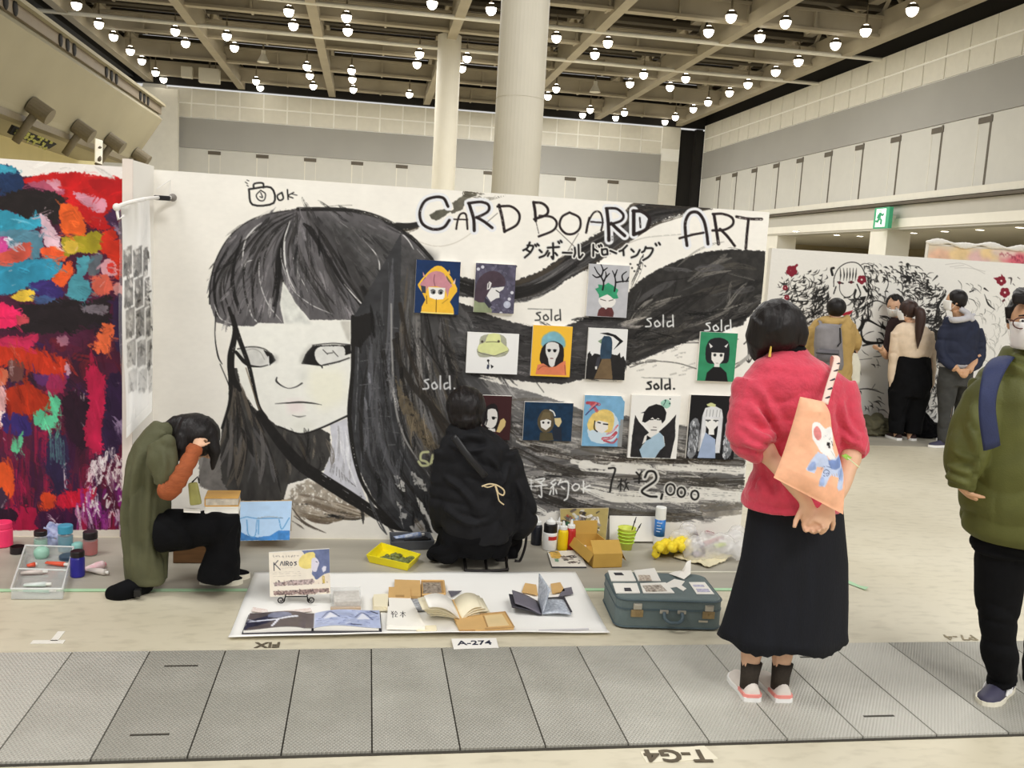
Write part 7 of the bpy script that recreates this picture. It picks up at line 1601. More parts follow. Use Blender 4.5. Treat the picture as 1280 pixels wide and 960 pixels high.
for i,v in enumerate(b.bm.verts):
    if i >= 72 * 5: v.co.z += .012 * math.sin(v.co.x * 23) + .004 * math.sin(v.co.x * 140)
b.build('skirt',m_skirt,w,smooth=True,solid=.008)
hb_ = MB(); hb_.ball(c + Vector((.004,-.012,.012)),(.108,.118,.112),20)
hb_.tube([W1(955,400,.02),W1(946,425,.05),W1(944,447,.09)],[(.05,.07),(.045,.075),(.018,.05)],12,(1,0,0)); hb_.tube([W1(990,400,.0),W1(997,418,0),W1(996,432,.0)],[(.05,.06),(.042,.06),(.03,.05)],12,(1,0,0)); hb_.tube([W1(975,405,-.03),W1(984,424,-.03),W1(990,433,-.02)],[(.07,.05),(.055,.045),(.035,.03)],12,(1,0,0))
hb_.skin('hair',m_hair,w,.007,5,lambda co: .006 * (fbm(co[:,0] * 70,co[:,2] * 8,3,2) - .5))
MB().tube([W1(964,432,-.03),W1(962,446,-.03)],[.003,.006],6).build('earring',mat('earring_yellow',(228,196,90),.4),w)
m_sock = mat('dark_sock',(52,44,36),.85,.15,60,bump=.3,bscale=200); m_shw = mat('shoe_grey_white',(226,216,206),.6,.04,20); m_shp = mat('shoe_pink',(240,150,140),.5,.04,20)
for hx,hy,ax,dd in ((940,880,945,(.1,1)),(979,881,982,(.04,1))):
    hp = G(hx,hy); s_ = Vector((hp.x,hp.y + .045,0)); MB().tube([s_ + Vector((0,0,.05)),s_ + Vector((0,.0,.10)),s_ + Vector((.006,.005,.158))],[.036,.037,.043],16).build('sock',m_sock,w,smooth=True)
    shoe(hp,dd,.235,m_shw,m_mask,w,.072,band=m_shp,wid=.046)
# tote bag on her shoulder
bag = thing('tote_bag',W1(1010,560,-.26),'peach tote bag with a white koala in blue clothes, hanging on the woman in red','bag')
Lp = cr([(1000,496),(993,522),(985,548),(977,572),(967,597)],6); Rp = cr([(1030,502),(1037,517),(1040,540),(1050,575),(1055.5,604),(1054,643)],5)
nu,nv = 90,110
def edge(L_,v): L_ = np.array(L_); t = np.linspace(0,1,len(L_)); return np.interp(v,t,L_[:,0]),np.interp(v,t,L_[:,1])
cv = Cv(955,485,1066,655,4,(244,184,148)); B4 = lambda L: [(940 + x * .16667,480 + y * .16667) for x,y in L]
cv.poly([(955,485),(1066,485),(1066,655),(955,655)],(246,186,150),1,0,.05)
cv.poly(B4([(410,300),(430,270),(470,280),(510,320),(560,310),(590,340),(585,420),(575,470),(600,540),(555,555),(520,520),(470,490),(450,450),(415,390)]),(240,238,236),1,.4,.04,smooth=2)
cv.poly(B4([(425,320),(450,300),(480,350),(475,400),(445,400),(425,360)]),(226,140,140),1,.3,.1,smooth=2)
cv.poly(B4([(450,490),(520,520),(540,560),(600,545),(640,520),(672,560),(680,660),(660,780),(625,790),(610,760),(625,690),(560,670),(540,690),(510,750),(460,745),(475,690),(500,610),(450,600),(430,650),(365,625),(400,560)]),(196,208,236),1,.4,.06,smooth=1)
for L,c_ in (([(530,550),(600,560),(650,530),(640,620),(560,620)],(110,134,190)),([(390,590),(430,560),(440,620),(380,630)],(140,160,206)),([(470,690),(500,680),(500,740),(465,740)],(150,170,212)),([(620,640),(665,630),(660,720),(630,700)],(150,170,214))): cv.poly(B4(L),c_,.85,.6,.15,smooth=2,soft=.5)
cv.stroke(B4([(540,650),(510,655),(500,640),(520,625),(545,645),(530,670),(500,670)]),.9,(70,84,130),.9); cv.stroke(B4([(625,720),(650,640),(670,600)]),.7,(90,110,160),.9); cv.stroke(B4([(480,620),(500,600),(560,610)]),.6,(90,110,160),.9)
cv.dots(B4([(538,437)]),2.6,(34,30,32)); cv.dots(B4([(545,460)]),1.6,(60,50,50)); cv.stroke(B4([(570,420),(578,450)]),1.6,(60,56,58),.9,.3); cv.stroke(B4([(500,380),(530,370)]),.8,(200,200,206),.9); cv.stroke(B4([(560,490),(600,545)]),.8,(190,188,190),.9); cv.stroke(B4([(545,405),(560,395)]),.6,(90,86,88))
for x in (565,585,605): cv.stroke(B4([(x,660),(x + 4,675)]),.7,(206,150,120),.9)
gp = np.zeros((nv,nu,3)); bp_ = np.zeros((nv,nu,3)); sx = np.zeros((nv,nu)); sy = np.zeros((nv,nu))
for j in range(nv):
    v = j / (nv - 1); la_,ra_ = edge(Lp,v),edge(Rp,v)
    for i in range(nu):
        u = i / (nu - 1); x = la_[0] + (ra_[0] - la_[0]) * u; y = la_[1] + (ra_[1] - la_[1]) * u; h_ = (max(0,math.sin(u * math.pi)) ** .55) * (min(1,.25 + 1.1 * math.sin(min(v,.985) * math.pi) ** .5)) * .042 + .006 * mnoise.noise(Vector((u * 4,v * 6,2))) * math.sin(u * math.pi)
        q = W1(x,y,-.262 - .02 * v); gp[j,i] = q + Vector((0,-h_,0)); bp_[j,i] = q + Vector((0,h_ * .7,0)); sx[j,i] = x; sy[j,i] = y
painted_face('bag_front',gp,cv.sample(sx,sy),bag,paint_mat('printed_canvas',.85))
b = MB(); b.sheet([[Vector(bp_[j,i]) for i in range(0,nu,5)] + [Vector(bp_[j,-1])] for j in list(range(0,nv,6)) + [nv - 1]])
e1_ = [Vector(gp[-1,i]) for i in range(nu)]; e2_ = [Vector(bp_[-1,i]) for i in range(nu)]; b.sheet([e1_,e2_]); b.sheet([[Vector(q) for q in gp[0]],[Vector(q) for q in bp_[0]]]); b.build('bag_back',mat('peach_canvas',(246,186,150),.85,.05,20),bag,smooth=True)
m_strap = mat('strap_pale',(236,206,190),.8,.05,20)
sp_ = [W1(1031,504,-.27),W1(1037,482,-.20),W1(1044,460,-.13),W1(1046,448,-.03),W1(1042,447,.06),W1(1040,470,.13)]; pts = catmull3(sp_,6)
st = MB().tube(pts,[(.013,.003)] * len(pts),8,(1,0,0)).build('strap',m_strap,bag,smooth=True)
for k in range(2,16,3): p = pts[k]; MB().tube([p + Vector((-.010,-.006,-.006)),p + Vector((.010,-.006,.004))],.0035,6).build('strap_mark',m_ink2,st)
ch = MB(); p = W1(1056,572,-.25); ch.prism([p + Vector((-.012,0,.006)),p + Vector((.004,0,.014)),p + Vector((.03,0,.0)),p + Vector((.012,0,-.01))],(0,.006,0)); ch = ch.build('charm',mat('charm_green',(160,206,90),.5),bag); MB().tube([p + Vector((.01,0,0)),p + Vector((.06,-.005,-.035))],.0022,5).build('charm_cord',mat('cord_pale',(226,236,190),.5),ch)

# ---- man in the green jacket at the edge of the photo
YN = G(1240,890).y + .12
W2 = lambda x,y,dy=0: P(x,y,YN + dy)
m_olive = mat('olive_jacket',(84,86,36),.65,.12,10,bump=.15,bscale=150); m_ny = mat('navy_strap',(38,46,82),.7,.1,20,bump=.2,bscale=200)
n_ = person(1262,880,'man in an olive green jacket with white face mask and glasses at the photo edge')
FD = Vector((-.62,-.78,-.06)); c = W2(1290,402,-.02)
b = MB(); head(b,c,FD); b.tube([c + Vector((.01,.02,-.08)),W2(1300,455)],[.052,.06],14)
rows_loft(b,W2,[(480,1250,1345),(600,1250,1345),(690,1250,1345)],.5)
b.tube(catmull3([W2(1232,490),W2(1212,560,-.03),W2(1202,606,-.07)],5),[.045] * 6 + [.034] * 5,12); hand(b,W2(1203,610,-.06),W2(1232,645,.06) - W2(1203,610,-.06),(1,.3,0),.3,-1,.9)
b.skin('body',m_skin2,n_,.006,3); eyes(c,FD,n_); mask(c,FD,n_)
R_ = Matrix((FD.cross(Vector((0,0,1))),FD,Vector((0,0,1)))).transposed()
hb_ = MB(); hb_.ball(c + Vector((0,0,.036)) - FD * .03,(.094,.1,.098),20,R_.to_3x3()); s_ = FD.cross(Vector((0,0,1))).normalized()
for k in range(9): t = -1 + k * .25; hb_.tube([c + Vector((0,0,.11)) + s_ * .05 * t + FD * .02,c + FD * .088 + s_ * .062 * t + Vector((0,0,.096)),c + FD * .092 + s_ * .072 * t + Vector((0,0,.072))],[.03,.02,.006],8)
for q in (-1,1): hb_.tube([c + s_ * q * .078 + Vector((0,0,.05)),c + s_ * q * .083 - Vector((0,0,.015)) + FD * .008],[.025,.008],8)
hb_.skin('hair',m_hair,n_,.006,2,lambda co: .004 * (vn(co[:,0] * 110,co[:,2] * 12,3) - .5))
gl = MB(); s_ = FD.cross(Vector((0,0,1))).normalized(); m_gl = mat('glasses_frame',(86,50,40),.35,.1,20)
for q in (-1,1):
    o = c + FD * .108 + s_ * q * .037 + Vector((0,0,.0)); gl.tube([o + s_ * (.027 * math.cos(a)) + Vector((0,0,.021 * math.sin(a))) for a in np.linspace(0,2 * math.pi,22)],.0026,6); gl.tube([o + s_ * q * .028 + Vector((0,0,.008)),c + s_ * q * .086 + FD * .05 + Vector((0,0,.008)),c + s_ * q * .088 - FD * .01 + Vector((0,0,.004))],.0028,6)
gl.tube([c + FD * .110 - s_ * .012 + Vector((0,0,.006)),c + FD * .110 + s_ * .012 + Vector((0,0,.006))],.0026,6); gl.build('glasses',m_gl,n_,smooth=True)
b = MB(); rows_loft(b,W2,[(436,1262,1338,.02,.9),(450,1256,1345,.01,.9),(468,1232,1365,0,.66),(500,1216,1380,0,.62),(560,1214,1384,0,.66),(630,1208,1390,0,.7),(664,1210,1388,0,.7),(674,1218,1382,0,.7)],.6,30)
b.tube(catmull3([W2(1240,484),W2(1218,530,-.03),W2(1206,575,-.05),W2(1200,611,-.06)],5),[.088,.09,.092,.09,.088,.086,.084,.082,.08,.078,.076,.072,.068,.062,.056,.05],16); b.tube(catmull3([W2(1355,484),W2(1378,560,0),W2(1378,640,-.05)],5),.075,14)
FL = foldlines(W2,(([(1212,500),(1204,540),(1200,580)],.014,-.12),([(1196,560),(1208,572),(1224,574)],.014,-.13),([(1194,580),(1206,590),(1222,594)],.014,-.14),([(1192,598),(1206,604),(1216,610)],.012,-.13),([(1226,520),(1232,580),(1228,650)],.014,-.17),([(1250,600),(1254,640),(1250,668)],.012,-.2),([(1240,470),(1232,500),(1228,540)],.014,-.15),([(1258,446),(1272,452),(1290,470)],.018,-.13),([(1262,434),(1276,446),(1296,452)],.016,-.11)))
b.skin('jacket',m_olive,n_,.0095,3,lambda co: FL(co) + creases(.026,5,8,6)(co))
b = MB(); pts = catmull3([W2(1262,445,.06),W2(1252,450,-.07),W2(1240,470,-.17),W2(1234,510,-.21),W2(1240,560,-.20)],5); b.tube(pts,[(.036,.007)] * len(pts),8,(1,0,.1)); b.build('backpack_strap',m_ny,n_,smooth=True)
rows_loft(b := MB(),W2,[(470,1245,1350,.20,.4),(560,1240,1356,.24,.5),(640,1245,1350,.22,.45)],.4); b.skin('backpack',m_ny,n_,.015,4)
b = MB(); rows_loft(b,W2,[(640,1226,1372,0,.55),(690,1216,1374,0,.55)],.55); 
b.tube(catmull3([W2(1252,690),W2(1247,760,-.02),W2(1250,815,-.02),W2(1253,851,-.0)],5),[.10,.098,.095,.092,.088,.085,.082,.08,.077,.074,.07,.066,.063,.062,.064,.066],16); b.tube(catmull3([W2(1326,690),W2(1312,770,.05),W2(1300,830,.1),W2(1296,868,.12)],5),[.10,.097,.093,.09,.086,.084,.08,.078,.075,.072,.07,.066,.064,.064,.066,.066],16)
b.skin('trousers',m_blackcl,n_,.0095,4,creases(.022,5,12,4))
m_navs = mat('sneaker_navy',(58,56,76),.6,.08,20); m_sole = mat('sole_cream',(232,226,206),.55,.03,20)
shoe(G(1257,864),G(1229,884) - G(1257,864),.25,m_navs,m_sole,n_,.082,stripe=m_mask,wid=.047,laces=m_blk); shoe(G(1300,862),(-.2,-1),.27,m_navs,m_sole,n_,.082,stripe=m_mask,wid=.047)

# ---- crouching girl in the olive coat
YG = 4.52
W3 = lambda x,y,dy=0: P(x,y,YG + dy)
m_coat = mat('olive_coat',(88,88,62),.75,.14,10,bump=.2,bscale=140); m_rust = mat('rust_knit',(160,84,46),.8,.12,30,bump=.4,bscale=70,stretch=(1,1,2.5))
g_ = person(190,738,'person crouching in a long olive coat and black wide trousers, one hand at dark hair')
c = W3(243,548); b = MB(); head(b,c,(1,-.1,-.85),(.8,0,1),.094); b.tube([W3(228,545),W3(208,552),W3(195,575)],[.05,.05,.08],14)
rows_loft(b,W3,[(565,178,212),(620,165,208),(680,165,205)],.9)
b.tube(catmull3([W3(200,565,-.10),W3(212,610,-.2),W3(228,590,-.22),W3(244,561,-.17)],5),[.03] * 16,12); hand(b,W3(244,562,-.165),W3(250,544,-.12) - W3(244,562,-.165),(.5,1,.1),.75,1,.72)
b.tube(catmull3([W3(186,664,.0),W3(272,670,-.05),W3(274,722,-.05)],5),[.05] * 6 + [.04] * 5,12); b.skin('body',m_skin,g_,.006,3)
b = MB(); rows_loft(b,W3,[(527,192,214,0,1.2),(538,180,222,0,1.1),(556,168,226,0,1.0),(585,156,222,0,.95),(620,149,216,0,.92),(660,147,211,0,.92),(700,152,212,0,.92),(726,156,213,0,.9)],.95,30)
b.tube(catmull3([W3(203,553,-.14),W3(209,578,-.17),W3(209,598,-.18),W3(204,610,-.17)],5),[.065,.068,.07,.07,.07,.069,.068,.067,.066,.065,.064,.062,.06,.058,.055,.05],14)
FL = foldlines(W3,(([(196,560),(186,610),(182,728)],.022,-.13),([(178,560),(166,620),(166,728)],.02,-.10),([(164,580),(154,640),(158,720)],.016,-.06),([(192,620),(188,670),(190,728)],.016,-.13),([(201,560),(206,580),(204,604)],.012,-.24),([(194,548),(206,546),(214,556)],.016,-.16),([(200,530),(212,540),(220,554)],.018,-.1)))
b.skin('coat',m_coat,g_,.0085,3,lambda co: FL(co) + creases(.034,8,3,3,5)(co))
b = MB(); pts = catmull3([W3(207,612,-.2),W3(215,611,-.23),W3(230,588,-.23),W3(245,558,-.17)],6); b.tube(pts,[.046 + .003 * math.sin(i * 2.2) for i in range(len(pts))][:6] + [.042 - .0006 * i + .004 * math.sin(i * 2.4) for i in range(len(pts) - 6)],14); b.build('sleeve',m_rust,g_,smooth=True)
hb_ = MB(); hb_.ball(c + Vector((.004,0,.016)),(.118,.105,.108),20); hb_.tube([W3(232,532),W3(216,530),W3(205,532,-.02)],[.06,.04,.012],12); hb_.tube([W3(262,548,-.03),W3(268,565,-.05),W3(266,588,-.05)],[.045,.03,.008],10); hb_.tube([W3(230,548,-.06),W3(225,562,-.09),W3(222,577,-.09)],[.05,.03,.008],10)
hb_.skin('hair',m_hair,g_,.007,4,lambda co: .009 * (fbm(co[:,0] * 60 - co[:,2] * 20,co[:,2] * 14,3,2) - .5))
b = MB()
for dy in (-.08,.12):
    b.tube(catmull3([W3(200,664,dy * .6),W3(240,662,dy),W3(276,660,dy),W3(287,665,dy)],5),[.105] * 6 + [.092] * 10,16); rows_loft(b,W3,[(641,262,298,dy,.9),(655,256,302,dy,.9),(685,258,302,dy,.9),(712,248,300,dy,.9),(724,246,299,dy,.9)],.9)
b.skin('trousers',m_blackcl,g_,.009,4,creases(.022,6,5,8))
for dy,hx,hy in ((-.08,252,729),(.12,262,722)): shoe(G(hx,hy),(1,-.05),.2,m_blackcl,m_sole,g_,.06,wid=.04)
b = MB().tube(catmull3([W3(134,739,-.05),W3(146,742,-.08),W3(160,737,-.08),W3(185,728,.0)],4),[.012,.03,.04,.045,.048,.05,.05,.05,.05,.05,.05,.05,.05],14); b.skin('boot',m_blackcl,g_,.008,3); MB().box(W3(172,741,-.12),(.03,.03,.035),bev=.004).build('boot_heel',m_blk,g_.children[-1])
pt = W3(243,617,-.19); t = thing('pouch',pt,'small yellow green pouch on the crouching person\'s lap','pouch'); b = MB().box(W3(243,617,-.17),(.055,.03,.11),roty(-.15),.012,(.8,.8)); b.build('pouch_body',mat('pouch_olive',(150,146,84),.6,.12,20),t,smooth=False); MB().tube([W3(240,603,-.17),W3(247,596,-.17),W3(249,604,-.17)],.004,6).build('cord',m_blk,t)
t = thing('folded_paper',W3(240,639,-.2),'small white folded paper on the crouching person\'s lap below the pouch','paper'); MB().box(W3(240,638,-.17),(.075,.06,.006),rotz(.2) @ roty(.1)).build('paper',m_paper,t)
for k,(py,m__,hh,lab) in enumerate(((634,m_paper,.028,'white paperback lying flat on the crouching person\'s knee'),(624,mat('folder_tan',(206,158,82),.6,.1,10),.04,'tan covered book on top of the white paperback on the knee'))):
    p = W3(279,py - 1,-.03); t = thing('book',p,lab,'book'); MB().box(p,(.15,.13,hh * .86),rotz(.06) @ roty(-.02 * k)).build('page_block',m_paper if k == 0 else mat('book_tan_pages',(196,186,170),.6,.2,40),t)
    for zz in (-hh / 2,hh / 2): MB().box(p + Vector((0,0,zz)),(.155,.136,.006),rotz(.06)).build('cover',m_paper if k == 0 else m__,t)
    MB().box(p + Vector((-.078,0,0)),(.006,.136,hh),rotz(.06)).build('spine',m_paper if k == 0 else m__,t)
st_ = G(252,706); t = thing('wooden_box',st_,'low brown wooden box seat behind the crouching person\'s legs','box'); MB().box(Vector((st_.x - .02,st_.y + .12,.10)),(.26,.22,.19),bev=.004).build('box_body',mat('brown_wood',(112,78,44),.6,.2,8,stretch=(1,1,6)),t); MB().box(Vector((st_.x - .02,st_.y + .12,.202)),(.28,.24,.014)).build('lid',mat('brown_wood',(112,78,44)),t)

# ---- painter in black on a folding stool
YQ = 4.88
W4 = lambda x,y,dy=0: P(x,y,YQ + dy)
p_ = person(590,712,'painter in black crouching with back turned on a low folding stool')
c = W4(582,510,.03); b = MB(); head(b,c,(.1,1,-.3),(0,.2,1),.096); b.tube([W4(583,522),W4(586,545,-.02)],[.05,.055],12); rows_loft(b,W4,[(560,570,625),(620,570,630),(670,570,630)],.6)
b.tube(catmull3([W4(556,560),W4(556,610,.12),W4(566,628,.3)],5),[.03] * 11,12); hand(b,W4(566,628,.3),(.1,1,.1),(1,0,0),.6,-1,.9); b.tube(catmull3([W4(628,570),W4(648,640,.08),W4(640,650,.28)],5),[.03] * 11,12); hand(b,W4(640,650,.28),(-.1,1,0),(-1,0,0),.6,1,.9); b.skin('body',m_skin,p_,.007,3)
b = MB(); rows_loft(b,W4,[(530,566,602,.01,.9),(541,557,618,0,.8),(556,548,636,0,.66),(590,545,645,0,.66),(630,548,648,0,.7),(660,552,645,0,.74),(672,556,640,0,.74)],.65,28)
b.tube(catmull3([W4(558,562),W4(551,610,.02),W4(553,645,.08),W4(560,655,.2)],4),.075,14); b.tube(catmull3([W4(632,565),W4(645,610,0),W4(653,648,.04),W4(645,664,.14)],4),[.08,.08,.08,.08,.08,.08,.082,.084,.084,.08,.075,.07,.06],14)
FL = foldlines(W4,(([(560,556),(585,566),(612,560)],.012,-.15),([(552,600),(575,612),(600,640)],.016,-.16),([(640,580),(628,610),(620,650)],.016,-.15),([(556,640),(585,655),(615,652)],.016,-.17),([(645,600),(655,625),(650,655)],.014,-.07),([(610,570),(626,590),(632,620)],.012,-.16),([(566,548),(590,546),(612,549)],.018,-.10)))
b.skin('jacket',mat('black_jacket',(22,22,25),.75,.25,14,bump=.15,bscale=120,spec=.25),p_,.009,4,lambda co: FL(co) + creases(.026,6,8,9)(co))
b = MB(); pts = catmull3([W4(567,545,-.13),W4(585,570,-.175),W4(607,596,-.18)],6); b.tube(pts,[(.02,.006)] * len(pts),8,(.6,0,.8)); b.build('bag_strap',m_blk,p_,smooth=True)
hb_ = MB(); hb_.ball(c + Vector((0,-.008,.014)),(.112,.118,.112),20); hb_.ball(c + Vector((.002,-.025,-.04)),(.1,.098,.085),20); hb_.tube([W4(583,522,-.045),W4(585,538,-.035)],[(.07,.055),(.045,.04)],14,(1,0,0)); hb_.skin('hair',m_hair,p_,.007,6,lambda co: .012 * (fbm(co[:,0] * 60,co[:,2] * 22,3,2) - .5))
b = MB(); rows_loft(b,W4,[(640,556,640,.02,.8),(668,548,642,.05,.9),(690,550,636,.06,.8)],.8)
b.tube(catmull3([W4(570,670,.1),W4(556,690,.22),W4(540,692,.06)],5),[.10,.10,.095,.09,.085,.08,.075,.07,.06,.05,.035],14); b.tube(catmull3([W4(572,672,.0),W4(560,690,-.02),W4(534,690,-.02)],5),[.09,.088,.085,.08,.075,.07,.062,.052,.04,.028,.012],14); b.tube(catmull3([W4(620,668,.1),W4(634,672,.2),W4(632,696,.2)],5),.085,14); b.skin('trousers',m_blackcl,p_,.009,4,creases(.026,6,6,2))
m_cord = mat('cream_cord',(216,196,156),.7,.05,20); q = lambda x,y,o=-.20: W4(x,y,o)
b = MB(); b.tube(catmull3([q(602,608),q(612,605),q(622,607),q(630,613),q(629,619),q(623,616),q(620,608)]),.0042,6); b.tube(catmull3([q(619,607),q(622,618),q(624,626),q(630,631)]),.0036,6); b.tube(catmull3([q(619,606),q(610,609),q(603,607)]),.0036,6); b.build('cord_bow',m_cord,p_,smooth=True)
for hx,hy in ((556,692),(628,694)): shoe(Vector((W4(hx,690,.12).x,YQ + .1,0)),(0,1),.22,m_blackcl,m_blk,p_,.07)
t = thing('folding_stool',G(606,714),'low black folding stool with a grey sling under the painter in black','stool'); z0 = .006
fA,fB = G(582,716),G(634,715); bA,bB = fA + Vector((.02,.3,0)),fB + Vector((.02,.3,0)); hz = W4(600,688,-.1).z
for a,c_,e in ((fA,fB,.24),(bA,bB,-.24)):
    b = MB(); a = a + Vector((0,0,.012)); c_ = c_ + Vector((0,0,.012)); top0,top1 = a + Vector((.0,e,hz)),c_ + Vector((0,e,hz)); b.tube(catmull3([top0,a.lerp(top0,.12) + Vector((.0,0,0)),a + (c_ - a) * .08,c_ - (c_ - a) * .08,c_.lerp(top1,.12),top1],5),.009,8); b.build('leg_frame',m_wire,t,smooth=True)
b = MB(); m0 = fA.lerp(fB,.5) + Vector((0,0,.012)); b.tube([m0,m0 + Vector((0,.15,hz * .62))],.008,8); b.build('strut',m_wire,t)
g = [[fA.lerp(fB,.12 + .76 * i / 8) + Vector((0,.02 + .26 * j / 8,hz - .03 - .045 * math.sin(j / 8 * 3.14))) for j in range(9)] for i in range(9)]; MB().sheet(g).build('sling_seat',mat('sling_grey',(70,70,70),.7,.1,20),t,smooth=True,solid=.006)
g = [[fA.lerp(fB,.12 + .62 * i / 8) + Vector((0,.035 - .012 * math.sin(j),.075 + (hz - .09) * j / 8)) for j in range(9)] for i in range(9)]; MB().sheet(g).build('storage_pocket',mat('sling_grey',(70,70,70)),t,smooth=True,solid=.004)
t = thing('folded_trolley',G(655,700),'thin black curved wire frame standing beside the stool and the black bottle','frame'); a = G(650,703); b = MB(); b.tube(catmull3([a + Vector((-.03,0,.01)),a + Vector((.0,0,.012)),a + Vector((.03,.02,.10)),a + Vector((.035,.05,.2))]),.008,8); b.tube(catmull3([a + Vector((-.05,.1,.01)),a + Vector((-.02,.1,.06)),a + Vector((.0,.1,.2))]),.006,8); b.tube([a + Vector((.035,.05,.19)),a + Vector((0,.1,.19))],.006,8); b.build('wire_frame',m_wire,t,smooth=True)

# ---- visitors in front of the ink mural
def legs_feet(root,W_,spec,m,voxel=.012):
    b = MB()
    for rows in spec: rows_loft(b,W_,rows,.95)
    b.skin('trousers',m,root,voxel,3,creases(.02,7,6,5))
m_creamk = mat('cream_knit',(226,204,178),.85,.06,20,bump=.2,bscale=120); m_navyj = mat('navy_jacket',(28,34,56),.75,.15,12); m_hood = mat('grey_hood',(190,188,192),.85,.06,20); m_jean = mat('dark_jean',(60,60,58),.85,.2,16); m_tanj = mat('tan_coat',(188,156,96),.8,.08,14); m_pack = mat('grey_pack',(134,130,132),.7,.1,14); m_brown = mat('dark_brown_top',(52,36,36),.85,.15,14)
# girl with the pony tail
YA = G(1132,550).y; WA = lambda x,y,dy=0: P(x,y,YA + dy)
a_ = person(1132,553,'person with a long brown ponytail, cream top and black wide trousers')
b = MB(); c = WA(1136,388,.02); head(b,c,(-.75,.6,-.1)); b.tube([WA(1138,400,0),WA(1142,415)],[.05,.055],12); b.tube(catmull3([WA(1120,425),WA(1117,460,.02),WA(1116,505,.05)],4),.03,10); hand(b,WA(1116,506,.05),(-.1,.3,-1),(1,0,0),.3,1,.8); b.tube(catmull3([WA(1160,425),WA(1163,455,.02),WA(1163,484,.06)],4),.03,10); hand(b,WA(1163,482,.06),(.1,.3,-1),(-1,0,0),.3,-1,.8)
rows_loft(b,WA,[(430,1125,1155),(500,1125,1155)],.6); b.tube([WA(1125,500),WA(1121,548)],[.07,.035],10); b.tube([WA(1140,500),WA(1138,549)],[.07,.035],10); b.skin('body',m_skin,a_,.008,3); mask(c,(-.75,.6,-.1),a_)
b = MB(); rows_loft(b,WA,[(403,1130,1150,0,.9),(408,1122,1158,0,.7),(416,1117,1164,0,.6),(430,1117,1165,0,.6),(446,1121,1162,0,.62)],.6,24); b.tube(catmull3([WA(1121,416),WA(1116,455,.02),WA(1115,505,.05)],4),[.062,.06,.058,.055,.052,.048,.045,.042,.04],12); b.tube(catmull3([WA(1160,416),WA(1165,444,.02),WA(1164,482,.06)],4),[.062,.06,.058,.055,.052,.048,.045,.042,.04],12); b.skin('top',m_creamk,a_,.011,3,creases(.016,7,10,3))
legs_feet(a_,WA,[[(442,1122,1161,0,.62),(462,1117,1164,0,.7),(480,1114,1164,0,.75),(495,1113,1160,0,.7)],[(488,1112,1141),(515,1112,1131),(541,1112,1128)],[(488,1132,1162),(515,1132,1156),(541,1131,1150)]],m_blackcl)
hb_ = MB(); hb_.ball(c + Vector((0,0,.016)),(.102,.105,.105),18); b2 = hb_; hb_.skin('hair',m_hairb,a_,.009,3); b = MB(); b.tube(catmull3([WA(1146,384,-.09),WA(1151,395,-.13),WA(1149,415,-.15),WA(1147,436,-.15)],5),[.03,.04,.05,.055,.056,.056,.056,.054,.05,.046,.042,.036,.03,.02,.012,.004],12); b.build('ponytail',m_hairb,a_,smooth=True)
for hx,hy in ((1121,549),(1139,551)): shoe(Vector((WA(hx,hy).x,YA - .05,0)),(-.1,1),.22,m_brown,m_mask,a_,.075)
# man in the navy jacket
YBm = G(1180,559).y; WB = lambda x,y,dy=0: P(x,y,YBm + dy)
a_ = person(1178,562,'man in a navy jacket over a grey hood, hands behind his back')
b = MB(); c = WB(1195,376,.02); head(b,c,(-.85,.5,0)); b.tube([WB(1197,388),WB(1200,404)],[.055,.06],12)
for a in (((1183,410,0),(1180,440,0),(1195,462,-.16)),((1222,412,0),(1226,440,-.02),(1210,464,-.16))): b.tube(catmull3([WB(*q) for q in a],5),.04,10)
hand(b,WB(1198,463,-.17),WB(1208,471,-.17) - WB(1198,463,-.17),(0,-1,0),.5,1,.85); hand(b,WB(1210,463,-.2),WB(1205,472,-.2) - WB(1210,463,-.2),(0,1,0),.5,1,.8); rows_loft(b,WB,[(420,1185,1218),(480,1185,1215)],.6); b.tube([WB(1185,500),WB(1181,555)],[.06,.036],10); b.tube([WB(1208,500,.1),WB(1200,545,.25)],[.06,.036],10); b.skin('body',m_skin2,a_,.008,3); mask(c,(-.85,.5,0),a_)
b = MB(); rows_loft(b,WB,[(397,1183,1218,0,.8),(404,1178,1222,0,.65),(420,1178,1224,0,.6),(440,1176,1222,0,.6),(455,1173,1220,0,.62)],.6,24)
for a in (((1182,408,0),(1176,435,-.01),(1183,452,-.08),(1193,460,-.14)),((1222,410,0),(1227,438,-.02),(1222,455,-.09),(1213,462,-.14))): b.tube(catmull3([WB(*q) for q in a],4),[.06,.06,.06,.058,.057,.056,.055,.054,.053,.052,.05,.048,.045],12)
b.skin('jacket',m_navyj,a_,.011,3,creases(.02,6,9,6))
b = MB(); b.tube(catmull3([WB(1184,396,.03),WB(1192,400,-.1),WB(1208,398,-.12),WB(1218,393,-.02)],5),[.02] * 4 + [.034] * 8 + [.02] * 4,10); b.tube(catmull3([WB(1200,386,-.07),WB(1210,392,-.11),WB(1216,401,-.11)],5),[.03] * 11,10); b.skin('hood',m_hood,a_,.01,3)
b = MB(); rows_loft(b,WB,[(450,1176,1218,0,.64),(459,1175,1217,0,.64)],.6); b.build('shirt_hem',m_hood,a_,smooth=True)
legs_feet(a_,WB,[[(454,1176,1216,0,.6),(470,1173,1215,0,.65),(482,1173,1214,0,.65)],[(474,1172,1197),(510,1173,1190),(553,1173,1186)],[(474,1194,1216,.02),(510,1194,1212,.12),(545,1192,1206,.25)]],m_jean)
hb_ = MB(); hb_.ball(c + Vector((.012,-.006,.026)),(.1,.104,.098),18); hb_.ball(c + Vector((.035,-.02,-.015)),(.065,.075,.06),14); hb_.skin('hair',m_hair,a_,.009,3)
